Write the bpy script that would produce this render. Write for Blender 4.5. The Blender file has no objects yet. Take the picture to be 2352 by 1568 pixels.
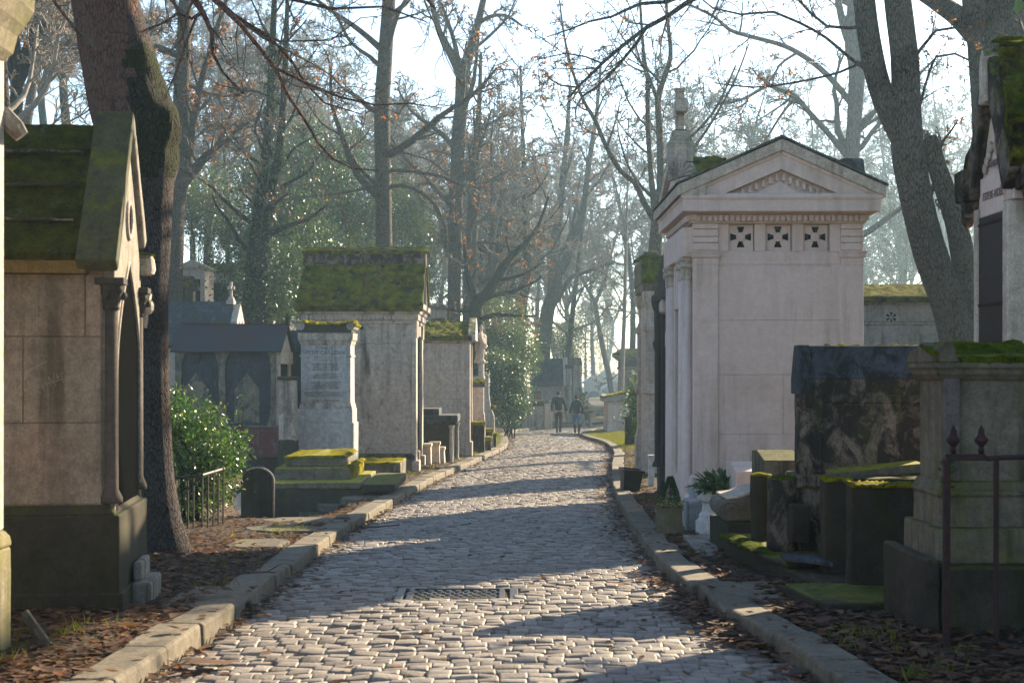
import bpy, bmesh, math, random
import numpy as np
from mathutils import Vector, Matrix, noise as mnoise
R = math.radians
scene = bpy.context.scene
col = scene.collection
CZ = 1.6            # camera height
FPX = 3267.0        # focal length in the units of the survey sheet
CX, HY = 1176.0, 853.0
def px(x, Y): return (x - CX) / FPX * Y
def pz(y, Y): return CZ + (HY - y) / FPX * Y
def P(x, y, Y): return Vector((px(x, Y), Y, pz(y, Y)))
def sstep(a, b, t):
    t = min(1.0, max(0.0, (t - a) / (b - a)))
    return t * t * (3 - 2 * t)
def table(pts):
    xs = [p[0] for p in pts]; ys = [p[1] for p in pts]
    n = len(xs); m = []
    for i in range(n):
        if i == 0: m.append((ys[1] - ys[0]) / (xs[1] - xs[0]))
        elif i == n - 1: m.append((ys[-1] - ys[-2]) / (xs[-1] - xs[-2]))
        else: m.append((ys[i + 1] - ys[i - 1]) / (xs[i + 1] - xs[i - 1]))
    def f(t):
        if t <= xs[0]: return ys[0] + m[0] * (t - xs[0])
        if t >= xs[-1]: return ys[-1] + m[-1] * (t - xs[-1])
        i = 0
        while xs[i + 1] < t: i += 1
        h = xs[i + 1] - xs[i]; s = (t - xs[i]) / h
        return ((2*s**3 - 3*s*s + 1) * ys[i] + (s**3 - 2*s*s + s) * h * m[i]
                + (-2*s**3 + 3*s*s) * ys[i + 1] + (s**3 - s*s) * h * m[i + 1])
    return f
ROADH = table([(-6, 1.38), (0, 1.54), (8.2, 1.79), (16, 2.03), (25.6, 2.31), (32, 2.385), (40, 2.46), (61, 2.66), (80, 2.80), (120, 2.95), (200, 3.1)])
XL = table([(-6, -2.0), (0, -2.05), (8.2, -2.09), (10.8, -2.06), (14.5, -2.10), (20, -2.1), (28.9, -1.78), (37.9, -0.92), (45.7, -0.25), (51, -0.12), (58, -0.2), (62, 0.1), (65, 0.9), (68, 1.9), (73, 3.8), (80, 7.0), (95, 14)])
XR = table([(-6, 1.9), (0, 1.85), (8.2, 1.75), (10.8, 1.54), (14.5, 1.46), (20, 1.63), (28.9, 2.03), (37.9, 2.66), (42, 2.99), (47.5, 3.2), (51.3, 3.13), (54, 2.88), (57, 2.8), (60, 2.95), (66, 3.9), (70, 5.0), (75, 6.8), (80, 9.6), (95, 17)])
def zroad(Y): return CZ - ROADH(Y)
def crown(x, Y):
    a, b = XL(Y), XR(Y); u = (x - a) / (b - a) * 2 - 1
    return 0.05 * (1 - u * u)
KW, KH = 0.30, 0.13
def zg(x, Y):
    """height of the bare ground beside the road"""
    zr = zroad(Y)
    l, r = XL(Y) - KW, XR(Y) + KW
    if x < l:
        d = l - x
        near = 0.10 + 0.015 * min(d, 20)
        dd = min(d, 26)
        far = 0.11 + 0.10 * dd + 0.013 * dd * dd
        far += 0.03 * max(0, d - 26)
        far = min(far, 13)
        k = sstep(20, 31, Y)
        h = near + (far - near) * k
        h -= 0.80 * math.exp(-((x + 3.75) / 0.85) ** 4 - ((Y - 23.2) / 2.3) ** 4)
        return zr + h
    if x > r:
        d = x - r
        return zr + 0.10 + 0.045 * min(d, 12) + 0.01 * max(0, min(d, 60) - 12)
    return zr + 0.1

# ------------------------------------------------------------------ objects
def tagp(o, label=None, cat=None, group=None, kind=None):
    if label: o['label'] = label
    if cat: o['category'] = cat
    if group: o['group'] = group
    if kind or cat: o['kind'] = kind or 'thing'
    return o
def thing(name, label, cat, loc=(0, 0, 0), rz=0.0, group=None):
    o = bpy.data.objects.new(name, None); col.objects.link(o)
    o.empty_display_size = 0.2
    o.location = loc; o.rotation_euler = (0, 0, rz)
    return tagp(o, label, cat, group)
def origin_of(o):
    v = Vector((0, 0, 0))
    while o is not None:
        v += Vector(o.location); o = o.parent
    return v
class MB:
    """collects shapes in world space, then becomes one mesh object"""
    def __init__(s): s.v = []; s.f = []; s.mi = []; s.cur = 0
    def add(s, vs, fs):
        b = len(s.v); s.v.extend([tuple(v) for v in vs])
        for f in fs: s.f.append(tuple(b + i for i in f)); s.mi.append(s.cur)
        return b
    def box(s, x0, x1, y0, y1, z0, z1, t=0.0, tx=None, ty=None):
        tx = t if tx is None else tx; ty = t if ty is None else ty
        vs = [(x0, y0, z0), (x1, y0, z0), (x1, y1, z0), (x0, y1, z0),
              (x0 + tx, y0 + ty, z1), (x1 - tx, y0 + ty, z1), (x1 - tx, y1 - ty, z1), (x0 + tx, y1 - ty, z1)]
        s.add(vs, [(3, 2, 1, 0), (4, 5, 6, 7), (0, 1, 5, 4), (1, 2, 6, 5), (2, 3, 7, 6), (3, 0, 4, 7)])
        return s
    def prism(s, poly, axis, a, b):
        """poly: 2-D outline counter-clockwise; axis x: (y,z), y: (x,z), z: (x,y)"""
        def mk(p, t):
            return (t, p[0], p[1]) if axis == 'x' else (p[0], t, p[1]) if axis == 'y' else (p[0], p[1], t)
        n = len(poly)
        vs = [mk(p, a) for p in poly] + [mk(p, b) for p in poly]
        fs = [tuple(range(n))[::-1], tuple(range(n, 2 * n))]
        for i in range(n):
            j = (i + 1) % n; fs.append((i, j, n + j, n + i))
        s.add(vs, fs); return s
    def frame(s, poly, inner, axis, a, b):
        """ring between two outlines with the same number of points"""
        def mk(p, t):
            return (t, p[0], p[1]) if axis == 'x' else (p[0], t, p[1]) if axis == 'y' else (p[0], p[1], t)
        n = len(poly)
        vs = [mk(p, a) for p in poly] + [mk(p, a) for p in inner] + [mk(p, b) for p in poly] + [mk(p, b) for p in inner]
        fs = []
        for i in range(n):
            j = (i + 1) % n
            fs += [(i, j, n + j, n + i), (2*n + i, 3*n + i, 3*n + j, 2*n + j), (i, 2*n + i, 2*n + j, j), (n + i, n + j, 3*n + j, 3*n + i)]
        s.add(vs, fs); return s
    def tube(s, pts, rad, k=6, cap=True, flat=1.0):
        n = len(pts); base = len(s.v); vs = []
        up = Vector((0.13, 0.31, 0.94)); pts = [Vector(p) for p in pts]
        x = None
        for i, p in enumerate(pts):
            t = (pts[min(i + 1, n - 1)] - pts[max(i - 1, 0)])
            if t.length < 1e-9: t = Vector((0, 0, 1))
            t.normalize()
            if x is None:
                x = t.cross(up if abs(t.dot(up)) < 0.95 else Vector((1, 0, 0))).normalized()
            else:
                x = (x - t * x.dot(t))
                if x.length < 1e-6: x = t.orthogonal()
                x.normalize()
            y = t.cross(x)
            r = rad[i] if hasattr(rad, '__len__') else rad
            for j in range(k):
                a = 2 * math.pi * j / k
                vs.append(p + x * (math.cos(a) * r) + y * (math.sin(a) * r * flat))
        fs = []
        for i in range(n - 1):
            for j in range(k):
                j2 = (j + 1) % k
                fs.append((i*k + j, i*k + j2, (i+1)*k + j2, (i+1)*k + j))
        if cap: fs += [tuple(range(k))[::-1], tuple((n-1)*k + j for j in range(k))]
        s.add(vs, fs); return s
    def lathe(s, cx, cy, prof, k=16, sq=None, rot=0.0):
        """prof: (radius, z) from the bottom; sq: 4 gives a square plan"""
        k = sq or k
        off = rot + (math.pi / 4 if sq == 4 else math.pi / 8 if sq == 8 else 0)
        m = math.sqrt(2) if sq == 4 else 1.0
        vs = []
        for r, z in prof:
            for j in range(k):
                a = off + 2 * math.pi * j / k
                vs.append((cx + math.cos(a) * r * m, cy + math.sin(a) * r * m, z))
        n = len(prof); fs = []
        for i in range(n - 1):
            for j in range(k):
                j2 = (j + 1) % k
                fs.append((i*k + j, i*k + j2, (i+1)*k + j2, (i+1)*k + j))
        fs += [tuple(range(k))[::-1], tuple((n-1)*k + j for j in range(k))]
        s.add(vs, fs); return s
    def moulding(s, prof, x0, x1, y0, y1):
        """square-plan cornice or plinth: prof (overhang, z) upward round a rectangle"""
        vs = []
        for o, z in prof: vs += [(x0 - o, y0 - o, z), (x1 + o, y0 - o, z), (x1 + o, y1 + o, z), (x0 - o, y1 + o, z)]
        n = len(prof); fs = [(3, 2, 1, 0), tuple(4*(n-1) + j for j in range(4))]
        for i in range(n - 1):
            for j in range(4):
                j2 = (j + 1) % 4; fs.append((4*i + j, 4*i + j2, 4*(i+1) + j2, 4*(i+1) + j))
        s.add(vs, fs); return s
    def sphere(s, c, r, k=10, rings=7, sc=(1, 1, 1)):
        vs = [(c[0], c[1], c[2] - r * sc[2])]
        for i in range(1, rings):
            a = math.pi * i / rings
            for j in range(k):
                b = 2 * math.pi * j / k
                vs.append((c[0] + math.sin(a)*math.cos(b)*r*sc[0], c[1] + math.sin(a)*math.sin(b)*r*sc[1], c[2] - math.cos(a)*r*sc[2]))
        vs.append((c[0], c[1], c[2] + r * sc[2]))
        fs = []
        for j in range(k): fs.append((0, 1 + (j+1) % k, 1 + j))
        for i in range(rings - 2):
            for j in range(k):
                j2 = (j+1) % k; fs.append((1+i*k+j, 1+i*k+j2, 1+(i+1)*k+j2, 1+(i+1)*k+j))
        t = len(vs) - 1; b = 1 + (rings-2)*k
        for j in range(k): fs.append((b + j, b + (j+1) % k, t))
        s.add(vs, fs); return s
    def leaf(s, c, d, n, L, W, fold=0.25):
        """a leaf of two folded halves, tapering at both ends"""
        sd = d.cross(n)
        if sd.length < 1e-5: return
        sd.normalize(); n = sd.cross(d)
        m1 = c + d * (L * 0.45)
        s.add([c, m1 + sd * W * .5 + n * W * fold, c + d * L, m1 - sd * W * .5 + n * W * fold, m1], [(0, 4, 1), (4, 2, 1), (0, 3, 4), (4, 3, 2)])
    def build(s, name, mats, parent=None, bevel=0.0, smooth=False, seg=2, wear=0.0, jit=0.0, kind=None, label=None, fixn=True):
        me = bpy.data.meshes.new(name)
        o0 = origin_of(parent) if parent is not None else Vector((0, 0, 0))
        vs = s.v
        if jit:
            rr = random.Random(len(vs)); vs = [(a + rr.uniform(-jit, jit), b + rr.uniform(-jit, jit), c + rr.uniform(-jit, jit)) for a, b, c in vs]
        if parent is not None: vs = [(a - o0.x, b - o0.y, c - o0.z) for a, b, c in vs]
        me.from_pydata(vs, [], s.f)
        if not isinstance(mats, (list, tuple)): mats = [mats]
        for m in mats: me.materials.append(m)
        if len(mats) > 1: me.polygons.foreach_set('material_index', s.mi)
        if fixn and len(s.f) < 30000:
            bm = bmesh.new(); bm.from_mesh(me); bmesh.ops.recalc_face_normals(bm, faces=bm.faces)
            if wear:
                # worn stone: cut the faces finely and push the surface about with noise
                for _ in range(2):
                    ed = [e for e in bm.edges if e.calc_length() > 0.16]
                    if not ed or len(ed) > 20000: break
                    bmesh.ops.subdivide_edges(bm, edges=ed, cuts=1, use_grid_fill=True)
                for v in bm.verts:
                    p = v.co + o0
                    v.co += Vector((mnoise.noise(p * 5), mnoise.noise(p * 5 + Vector((7, 3, 1))), mnoise.noise(p * 5 + Vector((1, 9, 4))))) * wear
            bm.to_mesh(me); bm.free()
        if smooth:
            me.polygons.foreach_set('use_smooth', [True] * len(me.polygons))
        o = bpy.data.objects.new(name, me); col.objects.link(o)
        if parent is not None: o.parent = parent
        if bevel:
            b = o.modifiers.new('edge', 'BEVEL'); b.width = bevel; b.segments = seg; b.limit_method = 'ANGLE'; b.angle_limit = R(32)
            b.harden_normals = False
        if kind: o['kind'] = kind
        if label: o['label'] = label
        return o
def solo(name, label, cat, mb, mat, group=None, **k):
    return tagp(mb.build(name, mat, **k), label, cat, group)

# ------------------------------------------------------------------ materials
class NT:
    def __init__(s, name):
        s.m = bpy.data.materials.new(name); s.m.use_nodes = True
        s.t = s.m.node_tree; s.t.nodes.clear()
        s.out = s.t.nodes.new('ShaderNodeOutputMaterial')
    def n(s, kind, props=None, **ins):
        nd = s.t.nodes.new('ShaderNode' + kind)
        for k, v in (props or {}).items(): setattr(nd, k, v)
        for k, v in ins.items():
            key = int(k[1:]) if k[0] == 'i' and k[1:].isdigit() else k.replace('_', ' ')
            s.set(nd.inputs[key], v)
        return nd
    def set(s, sock, v):
        if isinstance(v, bpy.types.NodeSocket): s.t.links.new(v, sock)
        elif isinstance(v, (tuple, list)) and len(v) == 3 and sock.type == 'RGBA': sock.default_value = (*v, 1)
        else: sock.default_value = v
    def noise(s, vec, scale, detail=4, rough=0.6, dist=0.0):
        return s.n('TexNoise', None, Vector=vec, Scale=scale, Detail=detail, Roughness=rough, Distortion=dist).outputs['Fac']
    def mapped(s, vec, sc): return s.n('Mapping', None, Vector=vec, Scale=sc).outputs[0]
    def ramp(s, fac, stops, interp='LINEAR'):
        r = s.n('ValToRGB', None, Fac=fac); e = r.color_ramp.elements; r.color_ramp.interpolation = interp
        while len(e) < len(stops): e.new(0.5)
        for i, (p, c) in enumerate(stops):
            e[i].position = p; e[i].color = (*c, 1) if isinstance(c, (tuple, list)) else (c, c, c, 1)
        return r.outputs[0]
    def mix(s, fac, a, b, mode='MIX'):
        m = s.n('Mix', {'data_type': 'RGBA', 'blend_type': mode}); s.set(m.inputs[0], fac); s.set(m.inputs[6], a); s.set(m.inputs[7], b)
        return m.outputs[2]
    def math(s, op, a, b=0.0, clamp=False):
        m = s.n('Math', {'operation': op, 'use_clamp': clamp}, i0=a, i1=b); return m.outputs[0]
    def pos(s): return s.n('NewGeometry').outputs['Position']
    def bump(s, h, strength=0.4, dist=0.02, nrm=None):
        b = s.n('Bump', None, Height=h, Strength=strength, Distance=dist)
        if nrm is not None: s.set(b.inputs['Normal'], nrm)
        return b.outputs[0]
    def pbr(s, color, rough=0.9, normal=None, spec=0.3, metal=0.0, trans=None, tcol=None):
        p = s.n('BsdfPrincipled', None, Base_Color=color, Roughness=rough, Metallic=metal)
        p.inputs['Specular IOR Level'].default_value = spec
        if normal is not None: s.set(p.inputs['Normal'], normal)
        sh = p.outputs[0]
        if trans:
            t = s.n('BsdfTranslucent', None, Color=tcol if tcol is not None else color)
            sh = s.n('MixShader', None, Fac=trans, i1=sh, i2=t.outputs[0]).outputs[0]
        s.t.links.new(sh, s.out.inputs[0]); return s.m

def stone(name, c1, c2, stain=(0.03, 0.028, 0.02), streak=0.5, moss=0.0, side=0.0, blot=0.0, mosscol=((0.045, 0.055, 0.008), (0.13, 0.125, 0.012)), alg=((0.035, 0.04, 0.006), (0.10, 0.095, 0.015)), tint=None, bump=0.35, spec=0.25, rough=0.9, sscale=1.0, mott=1.0):
    """weathered stone: two tones, run-off streaks, blotches of dark crust, moss on what faces up and algae patches"""
    t = NT(name); p = t.pos()
    base = t.mix(t.ramp(t.noise(p, 1.1, 6, 0.65), [(0.33, 0), (0.68, 1)]), c1, c2)
    if tint is not None: base = t.mix(t.ramp(t.noise(p, 0.9, 3, 0.5, 0.6), [(0.5, 0), (0.68, 0.55)]), base, tint)
    grain = t.noise(p, 55, 3, 0.7)
    base = t.mix(0.6 * mott, base, t.ramp(grain, [(0.25, 0.5), (0.7, 1.45)]), 'MULTIPLY')
    fine = t.noise(p, 11, 6, 0.7)
    base = t.mix(0.7 * mott, base, t.ramp(fine, [(0.32, 0.62), (0.62, 1.32)]), 'MULTIPLY')
    if streak:
        st = t.noise(t.mapped(p, (7 * sscale, 7 * sscale, 0.55 * sscale)), 1.0, 5, 0.62, 0.3)
        big = t.ramp(t.noise(p, 0.8, 3), [(0.36, 0), (0.6, 1)])
        f = t.math('MULTIPLY', t.math('MULTIPLY', t.ramp(st, [(0.47, 0), (0.66, 1)]), big), streak)
        base = t.mix(f, base, stain)
    if blot:
        bl = t.ramp(t.noise(t.mapped(p, (1, 1, .7)), 5.5, 8, 0.75, 0.5), [(0.56 - 0.16 * blot, 0), (0.64 - 0.12 * blot, 1)])
        base = t.mix(t.math('MULTIPLY', bl, min(1, 0.45 + blot * 0.5)), base, stain)
    h = t.math('ADD', t.math('MULTIPLY', fine, 0.7), t.math('MULTIPLY', grain, 0.25))
    if side:
        sm = t.ramp(t.noise(t.mapped(p, (1.0, 1.0, 0.42)), 2.6, 7, 0.68, 0.3), [(0.62 - 0.3 * side, 0), (0.75 - 0.22 * side, 1)])
        alg_ = t.mix(t.ramp(t.noise(t.mapped(p, (1, 1, .5)), 6, 6, .7), [(0.35, 0), (0.65, 1)]), alg[0], alg[1])
        base = t.mix(t.math('MULTIPLY', sm, 0.75), base, alg_)
    if moss:
        nz = t.n('SeparateXYZ', None, i0=t.n('NewGeometry').outputs['Normal']).outputs[2]
        up = t.ramp(nz, [(0.25, 0), (0.6, 1)])
        mk = t.ramp(t.noise(p, 2.6, 7, 0.7), [(max(0.0, 0.72 - 0.5 * moss), 0), (max(0.08, 0.80 - 0.5 * moss), 1)])
        mk = t.math('MULTIPLY', up, mk)
        mc = t.mix(t.ramp(t.noise(p, 9, 5, 0.7), [(0.35, 0), (0.65, 1)]), mosscol[0], mosscol[1])
        base = t.mix(mk, base, mc)
        h = t.math('ADD', h, t.math('MULTIPLY', t.math('MULTIPLY', mk, t.noise(p, 38, 3, 0.8)), 1.6))
    return t.pbr(base, rough, t.bump(h, bump, 0.02), spec)

def mossmat(name, dark, light, dead=(0.05, 0.035, 0.02), deadamt=0.45, trans=0.25):
    t = NT(name); p = t.pos()
    c = t.mix(t.ramp(t.noise(p, 6, 6, 0.7), [(0.35, 0), (0.68, 1)]), dark, light)
    c = t.mix(t.ramp(t.noise(p, 3.1, 8, 0.75), [(0.62 - 0.25 * deadamt, 0), (0.72 - 0.2 * deadamt, 1)]), c, dead)
    c = t.mix(0.6, c, t.ramp(t.noise(p, 45, 3, 0.8), [(0.3, 0.3), (0.7, 1.25)]), 'MULTIPLY')
    h = t.math('ADD', t.noise(p, 40, 4, 0.8), t.math('MULTIPLY', t.noise(p, 12, 4, 0.7), 1.5))
    return t.pbr(c, 1.0, t.bump(h, 0.9, 0.03), 0.05, trans=trans)

def islandmat(name, stops, rough=0.6, spec=0.3, trans=0.0, tmul=1.3, mott=0.4, scale=20):
    """each loose leaf or stone takes its own tone"""
    t = NT(name); g = t.n('NewGeometry'); p = g.outputs['Position']
    c = t.ramp(g.outputs['Random Per Island'], stops)
    if mott: c = t.mix(mott, c, t.ramp(t.noise(p, scale, 4, 0.7), [(0.3, 0.5), (0.7, 1.15)]), 'MULTIPLY')
    if trans:
        tc = t.mix(1.0, c, (tmul, tmul, tmul * 0.6), 'MULTIPLY')
        return t.pbr(c, rough, None, spec, trans=trans, tcol=tc)
    return t.pbr(c, rough, t.bump(t.noise(p, 60, 4, 0.7), 0.3, 0.01), spec)

def bark(name, c1, c2, deep, scale=1.0, mossy=0.0, red=None, bump=1.0):
    t = NT(name); p = t.pos()
    q = t.mapped(p, (17 * scale, 17 * scale, 4.6 * scale))
    vo = t.n('TexVoronoi', {'feature': 'DISTANCE_TO_EDGE'}, Vector=t.mix(0.5, q, t.n('TexNoise', None, Vector=p, Scale=9 * scale, Detail=5.0).outputs['Color'], 'ADD'), Scale=1.3).outputs['Distance']
    crack = t.ramp(vo, [(0.0, 0.0), (0.16, 1.0)])
    c = t.mix(t.noise(p, 3.2, 6, 0.7), c1, c2)
    if red is not None: c = t.mix(t.ramp(t.noise(p, 1.1, 3), [(0.4, 0), (0.62, 0.8)]), c, red)
    c = t.mix(t.math('MULTIPLY', t.math('SUBTRACT', 1.0, crack), t.ramp(t.noise(p, 7, 3), [(0.3, .35), (0.65, 1)])), c, deep)
    c = t.mix(0.6, c, t.ramp(t.noise(p, 26 * scale, 6, 0.75), [(0.3, 0.4), (0.66, 1.2)]), 'MULTIPLY')
    if mossy:
        c = t.mix(t.ramp(t.noise(p, 1.4, 6, 0.7), [(0.62 - 0.25 * mossy, 0), (0.74 - 0.2 * mossy, 0.9)]), c, (0.03, 0.036, 0.008))
    h = t.math('ADD', crack, t.math('MULTIPLY', t.noise(p, 30 * scale, 5, 0.7), 0.7))
    return t.pbr(c, 0.95, t.bump(h, bump, 0.06), 0.1)

def plain(name, c, rough=0.6, metal=0.0, spec=0.4, var=0.35, scale=14, c2=None, bump=0.15):
    t = NT(name); p = t.pos()
    b = t.mix(t.ramp(t.noise(p, scale, 6, 0.7), [(0.35, 0), (0.65, 1)]), c, c2 if c2 else tuple(v * (1 - var) for v in c))
    return t.pbr(b, rough, t.bump(t.noise(p, scale * 4, 4, 0.7), bump, 0.008), spec, metal)

M = {}
M['cream'] = stone('cream_limestone', (0.40, 0.34, 0.28), (0.33, 0.28, 0.235), streak=0.35, tint=(0.40, 0.30, 0.19), bump=0.25)
M['pink'] = stone('pinkish_limestone', (0.63, 0.49, 0.43), (0.57, 0.44, 0.385), stain=(0.24, 0.175, 0.125), streak=0.5, tint=(0.47, 0.35, 0.26), bump=0.15, mott=0.3)
M['pinkmoss'] = stone('pinkish_limestone_mossy', (0.46, 0.38, 0.31), (0.38, 0.32, 0.25), stain=(0.06, 0.05, 0.03), streak=0.55, moss=0.55, side=0.12, bump=0.3)
M['brownish'] = stone('brown_grey_limestone', (0.225, 0.185, 0.145), (0.15, 0.122, 0.096), stain=(0.035, 0.032, 0.018), streak=0.7, side=0.22, tint=(0.24, 0.16, 0.12), bump=0.3)
M['algae'] = stone('shade_dark_algae_stone', (0.05, 0.037, 0.024), (0.022, 0.017, 0.011), alg=((0.010, 0.012, 0.003), (0.045, 0.044, 0.008)), mosscol=((0.02, 0.024, 0.004), (0.075, 0.07, 0.008)), stain=(0.02, 0.02, 0.009), streak=0.8, side=0.45, moss=0.5, bump=0.4)  # stone with algae, its tone also darkened for shade without sky
M['greystele'] = stone('blue_grey_stone', (0.33, 0.325, 0.33), (0.26, 0.255, 0.25), stain=(0.06, 0.055, 0.045), streak=0.55, bump=0.3)
M['greymoss'] = stone('grey_stone_mossy', (0.32, 0.30, 0.27), (0.25, 0.23, 0.2), streak=0.6, moss=0.75, side=0.1)
M['stained'] = stone('stained_limestone', (0.38, 0.33, 0.28), (0.28, 0.24, 0.21), stain=(0.045, 0.038, 0.032), streak=1.0, sscale=0.7, blot=0.15)
M['mossblock'] = stone('moss_covered_stone', (0.17, 0.14, 0.10), (0.10, 0.085, 0.06), streak=0.6, moss=1.15, side=0.25, blot=0.3, mosscol=((0.11, 0.11, 0.01), (0.33, 0.28, 0.012)))
M['blackcrust'] = stone('black_crusted_stone', (0.20, 0.15, 0.11), (0.11, 0.082, 0.062), stain=(0.013, 0.012, 0.008), streak=0.8, blot=0.85, moss=0.5, side=0.2, bump=0.5)
M['black'] = stone('blackened_stone', (0.05, 0.045, 0.04), (0.028, 0.026, 0.024), streak=0.3, moss=0.5, bump=0.4)
M['slate'] = stone('blue_slate_stone', (0.062, 0.064, 0.076), (0.04, 0.041, 0.05), stain=(0.009, 0.011, 0.004), streak=0.3, blot=0.6, bump=0.3)
M['greenstone'] = stone('green_stained_stone', (0.15, 0.122, 0.086), (0.075, 0.06, 0.04), alg=((0.028, 0.03, 0.004), (0.14, 0.128, 0.014)), mosscol=((0.03, 0.035, 0.005), (0.1, 0.095, 0.01)), stain=(0.015, 0.014, 0.008), streak=1.0, side=0.5, moss=0.6, bump=0.4)
M['darkstone'] = stone('dark_mossed_stone', (0.045, 0.037, 0.028), (0.025, 0.021, 0.016), streak=0.6, moss=0.7, side=0.3, bump=0.5)  # dark brown base with streaks, moss and algae patches
M['kerbstone'] = stone('kerb_granite', (0.15, 0.124, 0.09), (0.10, 0.084, 0.062), streak=0.15, blot=0.12, side=0.08, bump=0.5)
M['paving'] = stone('worn_paving', (0.12, 0.10, 0.075), (0.075, 0.062, 0.046), streak=0.0, moss=0.35, blot=0.2, mosscol=((0.09, 0.09, 0.012), (0.2, 0.18, 0.02)))
M['marble'] = stone('white_marble', (0.5, 0.48, 0.46), (0.38, 0.365, 0.35), stain=(0.2, 0.19, 0.17), streak=0.3, bump=0.12, rough=0.6)
M['plaster'] = stone('weathered_plaster', (0.21, 0.17, 0.125), (0.15, 0.122, 0.09), stain=(0.03, 0.033, 0.045), streak=0.6, blot=0.45)
M['redpaint'] = stone('flaking_red_paint', (0.16, 0.045, 0.04), (0.10, 0.035, 0.035), stain=(0.16, 0.15, 0.15), streak=0.0, blot=0.28)
M['zinc'] = plain('painted_metal_roof', (0.03, 0.038, 0.045), 0.65, 0.0, 0.2, c2=(0.055, 0.026, 0.026), scale=2.0, bump=0.05)
M['slateroof'] = stone('dark_slate_roof', (0.05, 0.055, 0.065), (0.03, 0.032, 0.038), stain=(0.12, 0.12, 0.11), streak=0.0, blot=0.15, moss=0.3, bump=0.5)
M['iron'] = plain('black_iron', (0.02, 0.018, 0.016), 0.55, 0.3, 0.4, c2=(0.055, 0.028, 0.016))
M['rust'] = plain('rusty_iron', (0.05, 0.018, 0.012), 0.75, 0.1, 0.3, c2=(0.02, 0.012, 0.012), scale=20)
M['dark'] = plain('dark_doorway', (0.014, 0.011, 0.009), 1.0, 0, 0.0)
M['blackinside'] = plain('painted_dark_interior', (0.006, 0.006, 0.006), 1.0, 0, 0.0)  # near-black colour stands for shade inside openings
M['bronze'] = plain('weathered_bronze_door', (0.045, 0.03, 0.022), 0.55, 0.3, 0.4)
M['plastic'] = plain('black_plastic', (0.018, 0.018, 0.02), 0.45, 0, 0.4)
M['roofmoss'] = mossmat('roof_moss', (0.07, 0.078, 0.006), (0.25, 0.225, 0.012), dead=(0.045, 0.03, 0.018), deadamt=0.45)
M['roofmossdark'] = mossmat('dark_roof_moss', (0.026, 0.030, 0.005), (0.088, 0.088, 0.010), dead=(0.12, 0.115, 0.09), deadamt=0.1, trans=0.05)
M['brightmoss'] = mossmat('bright_moss', (0.16, 0.155, 0.008), (0.58, 0.48, 0.012), dead=(0.07, 0.06, 0.02), deadamt=0.42, trans=0.4)
M['greenmoss'] = mossmat('green_moss', (0.06, 0.085, 0.008), (0.19, 0.22, 0.016), deadamt=0.4, trans=0.35)
M['ochre'] = stone('ochre_stained_edge', (0.16, 0.10, 0.03), (0.09, 0.06, 0.02), streak=0.4, side=0.2)
M['cobble'] = None
M['leaflitter'] = islandmat('fallen_leaf', [(0.0, (0.05, 0.027, 0.017)), (0.3, (0.10, 0.05, 0.027)), (0.55, (0.14, 0.075, 0.042)), (0.78, (0.075, 0.045, 0.034)), (0.92, (0.22, 0.085, 0.022)), (1.0, (0.19, 0.145, 0.10))], 0.75, 0.25, 0.3)
M['brownleaf'] = islandmat('withered_leaf', [(0.0, (0.13, 0.05, 0.02)), (0.5, (0.24, 0.09, 0.03)), (1.0, (0.30, 0.14, 0.05))], 0.7, 0.2, 0.5, 1.6, 0)
M['laurel'] = islandmat('laurel_leaf', [(0.0, (0.018, 0.045, 0.010)), (0.5, (0.032, 0.08, 0.012)), (0.93, (0.07, 0.135, 0.016)), (1.0, (0.17, 0.13, 0.03))], 0.3, 0.5, 0.35, 1.9, 0)
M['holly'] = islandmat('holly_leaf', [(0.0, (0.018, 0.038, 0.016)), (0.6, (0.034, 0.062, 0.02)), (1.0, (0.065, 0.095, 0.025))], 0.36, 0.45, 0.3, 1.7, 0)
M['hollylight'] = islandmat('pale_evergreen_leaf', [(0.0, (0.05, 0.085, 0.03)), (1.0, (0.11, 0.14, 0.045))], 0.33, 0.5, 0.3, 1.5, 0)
M['conifer'] = islandmat('conifer_spray', [(0.0, (0.02, 0.04, 0.025)), (1.0, (0.04, 0.065, 0.035))], 0.6, 0.3, 0.15, 1.3, 0)
M['ivy'] = islandmat('ivy_leaf', [(0.0, (0.02, 0.045, 0.012)), (1.0, (0.06, 0.09, 0.02))], 0.35, 0.5, 0.25, 1.5, 0)
M['grass'] = islandmat('grass_blade', [(0.0, (0.05, 0.075, 0.012)), (0.6, (0.11, 0.115, 0.018)), (1.0, (0.2, 0.16, 0.04))], 0.6, 0.2, 0.45, 1.4, 0)
M['petal'] = islandmat('flower_petal', [(0.0, (0.45, 0.08, 0.12)), (0.5, (0.5, 0.35, 0.12)), (1.0, (0.55, 0.42, 0.3))], 0.6, 0.2, 0.3, 1.2, 0)
M['bark_red'] = bark('reddish_bark', (0.16, 0.095, 0.07), (0.115, 0.07, 0.054), (0.05, 0.03, 0.024), 1.3, 0.0, (0.15, 0.075, 0.055), 0.6)
M['bark_rough'] = bark('flaking_grey_bark', (0.155, 0.13, 0.125), (0.095, 0.075, 0.075), (0.022, 0.016, 0.016), 2.0, 0.15, (0.10, 0.065, 0.055), 1.0)
M['bark_moss'] = bark('mossy_dark_bark', (0.075, 0.06, 0.045), (0.045, 0.038, 0.03), (0.012, 0.01, 0.008), 1.4, 0.9, None, 1.0)
M['bark_grey'] = bark('grey_brown_bark', (0.19, 0.15, 0.122), (0.12, 0.095, 0.078), (0.03, 0.024, 0.02), 1.3, 0.12)
M['bark_pale'] = bark('plane_tree_bark', (0.22, 0.2, 0.175), (0.15, 0.135, 0.12), (0.09, 0.08, 0.07), 0.6, 0.0, None, 0.3)
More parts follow.
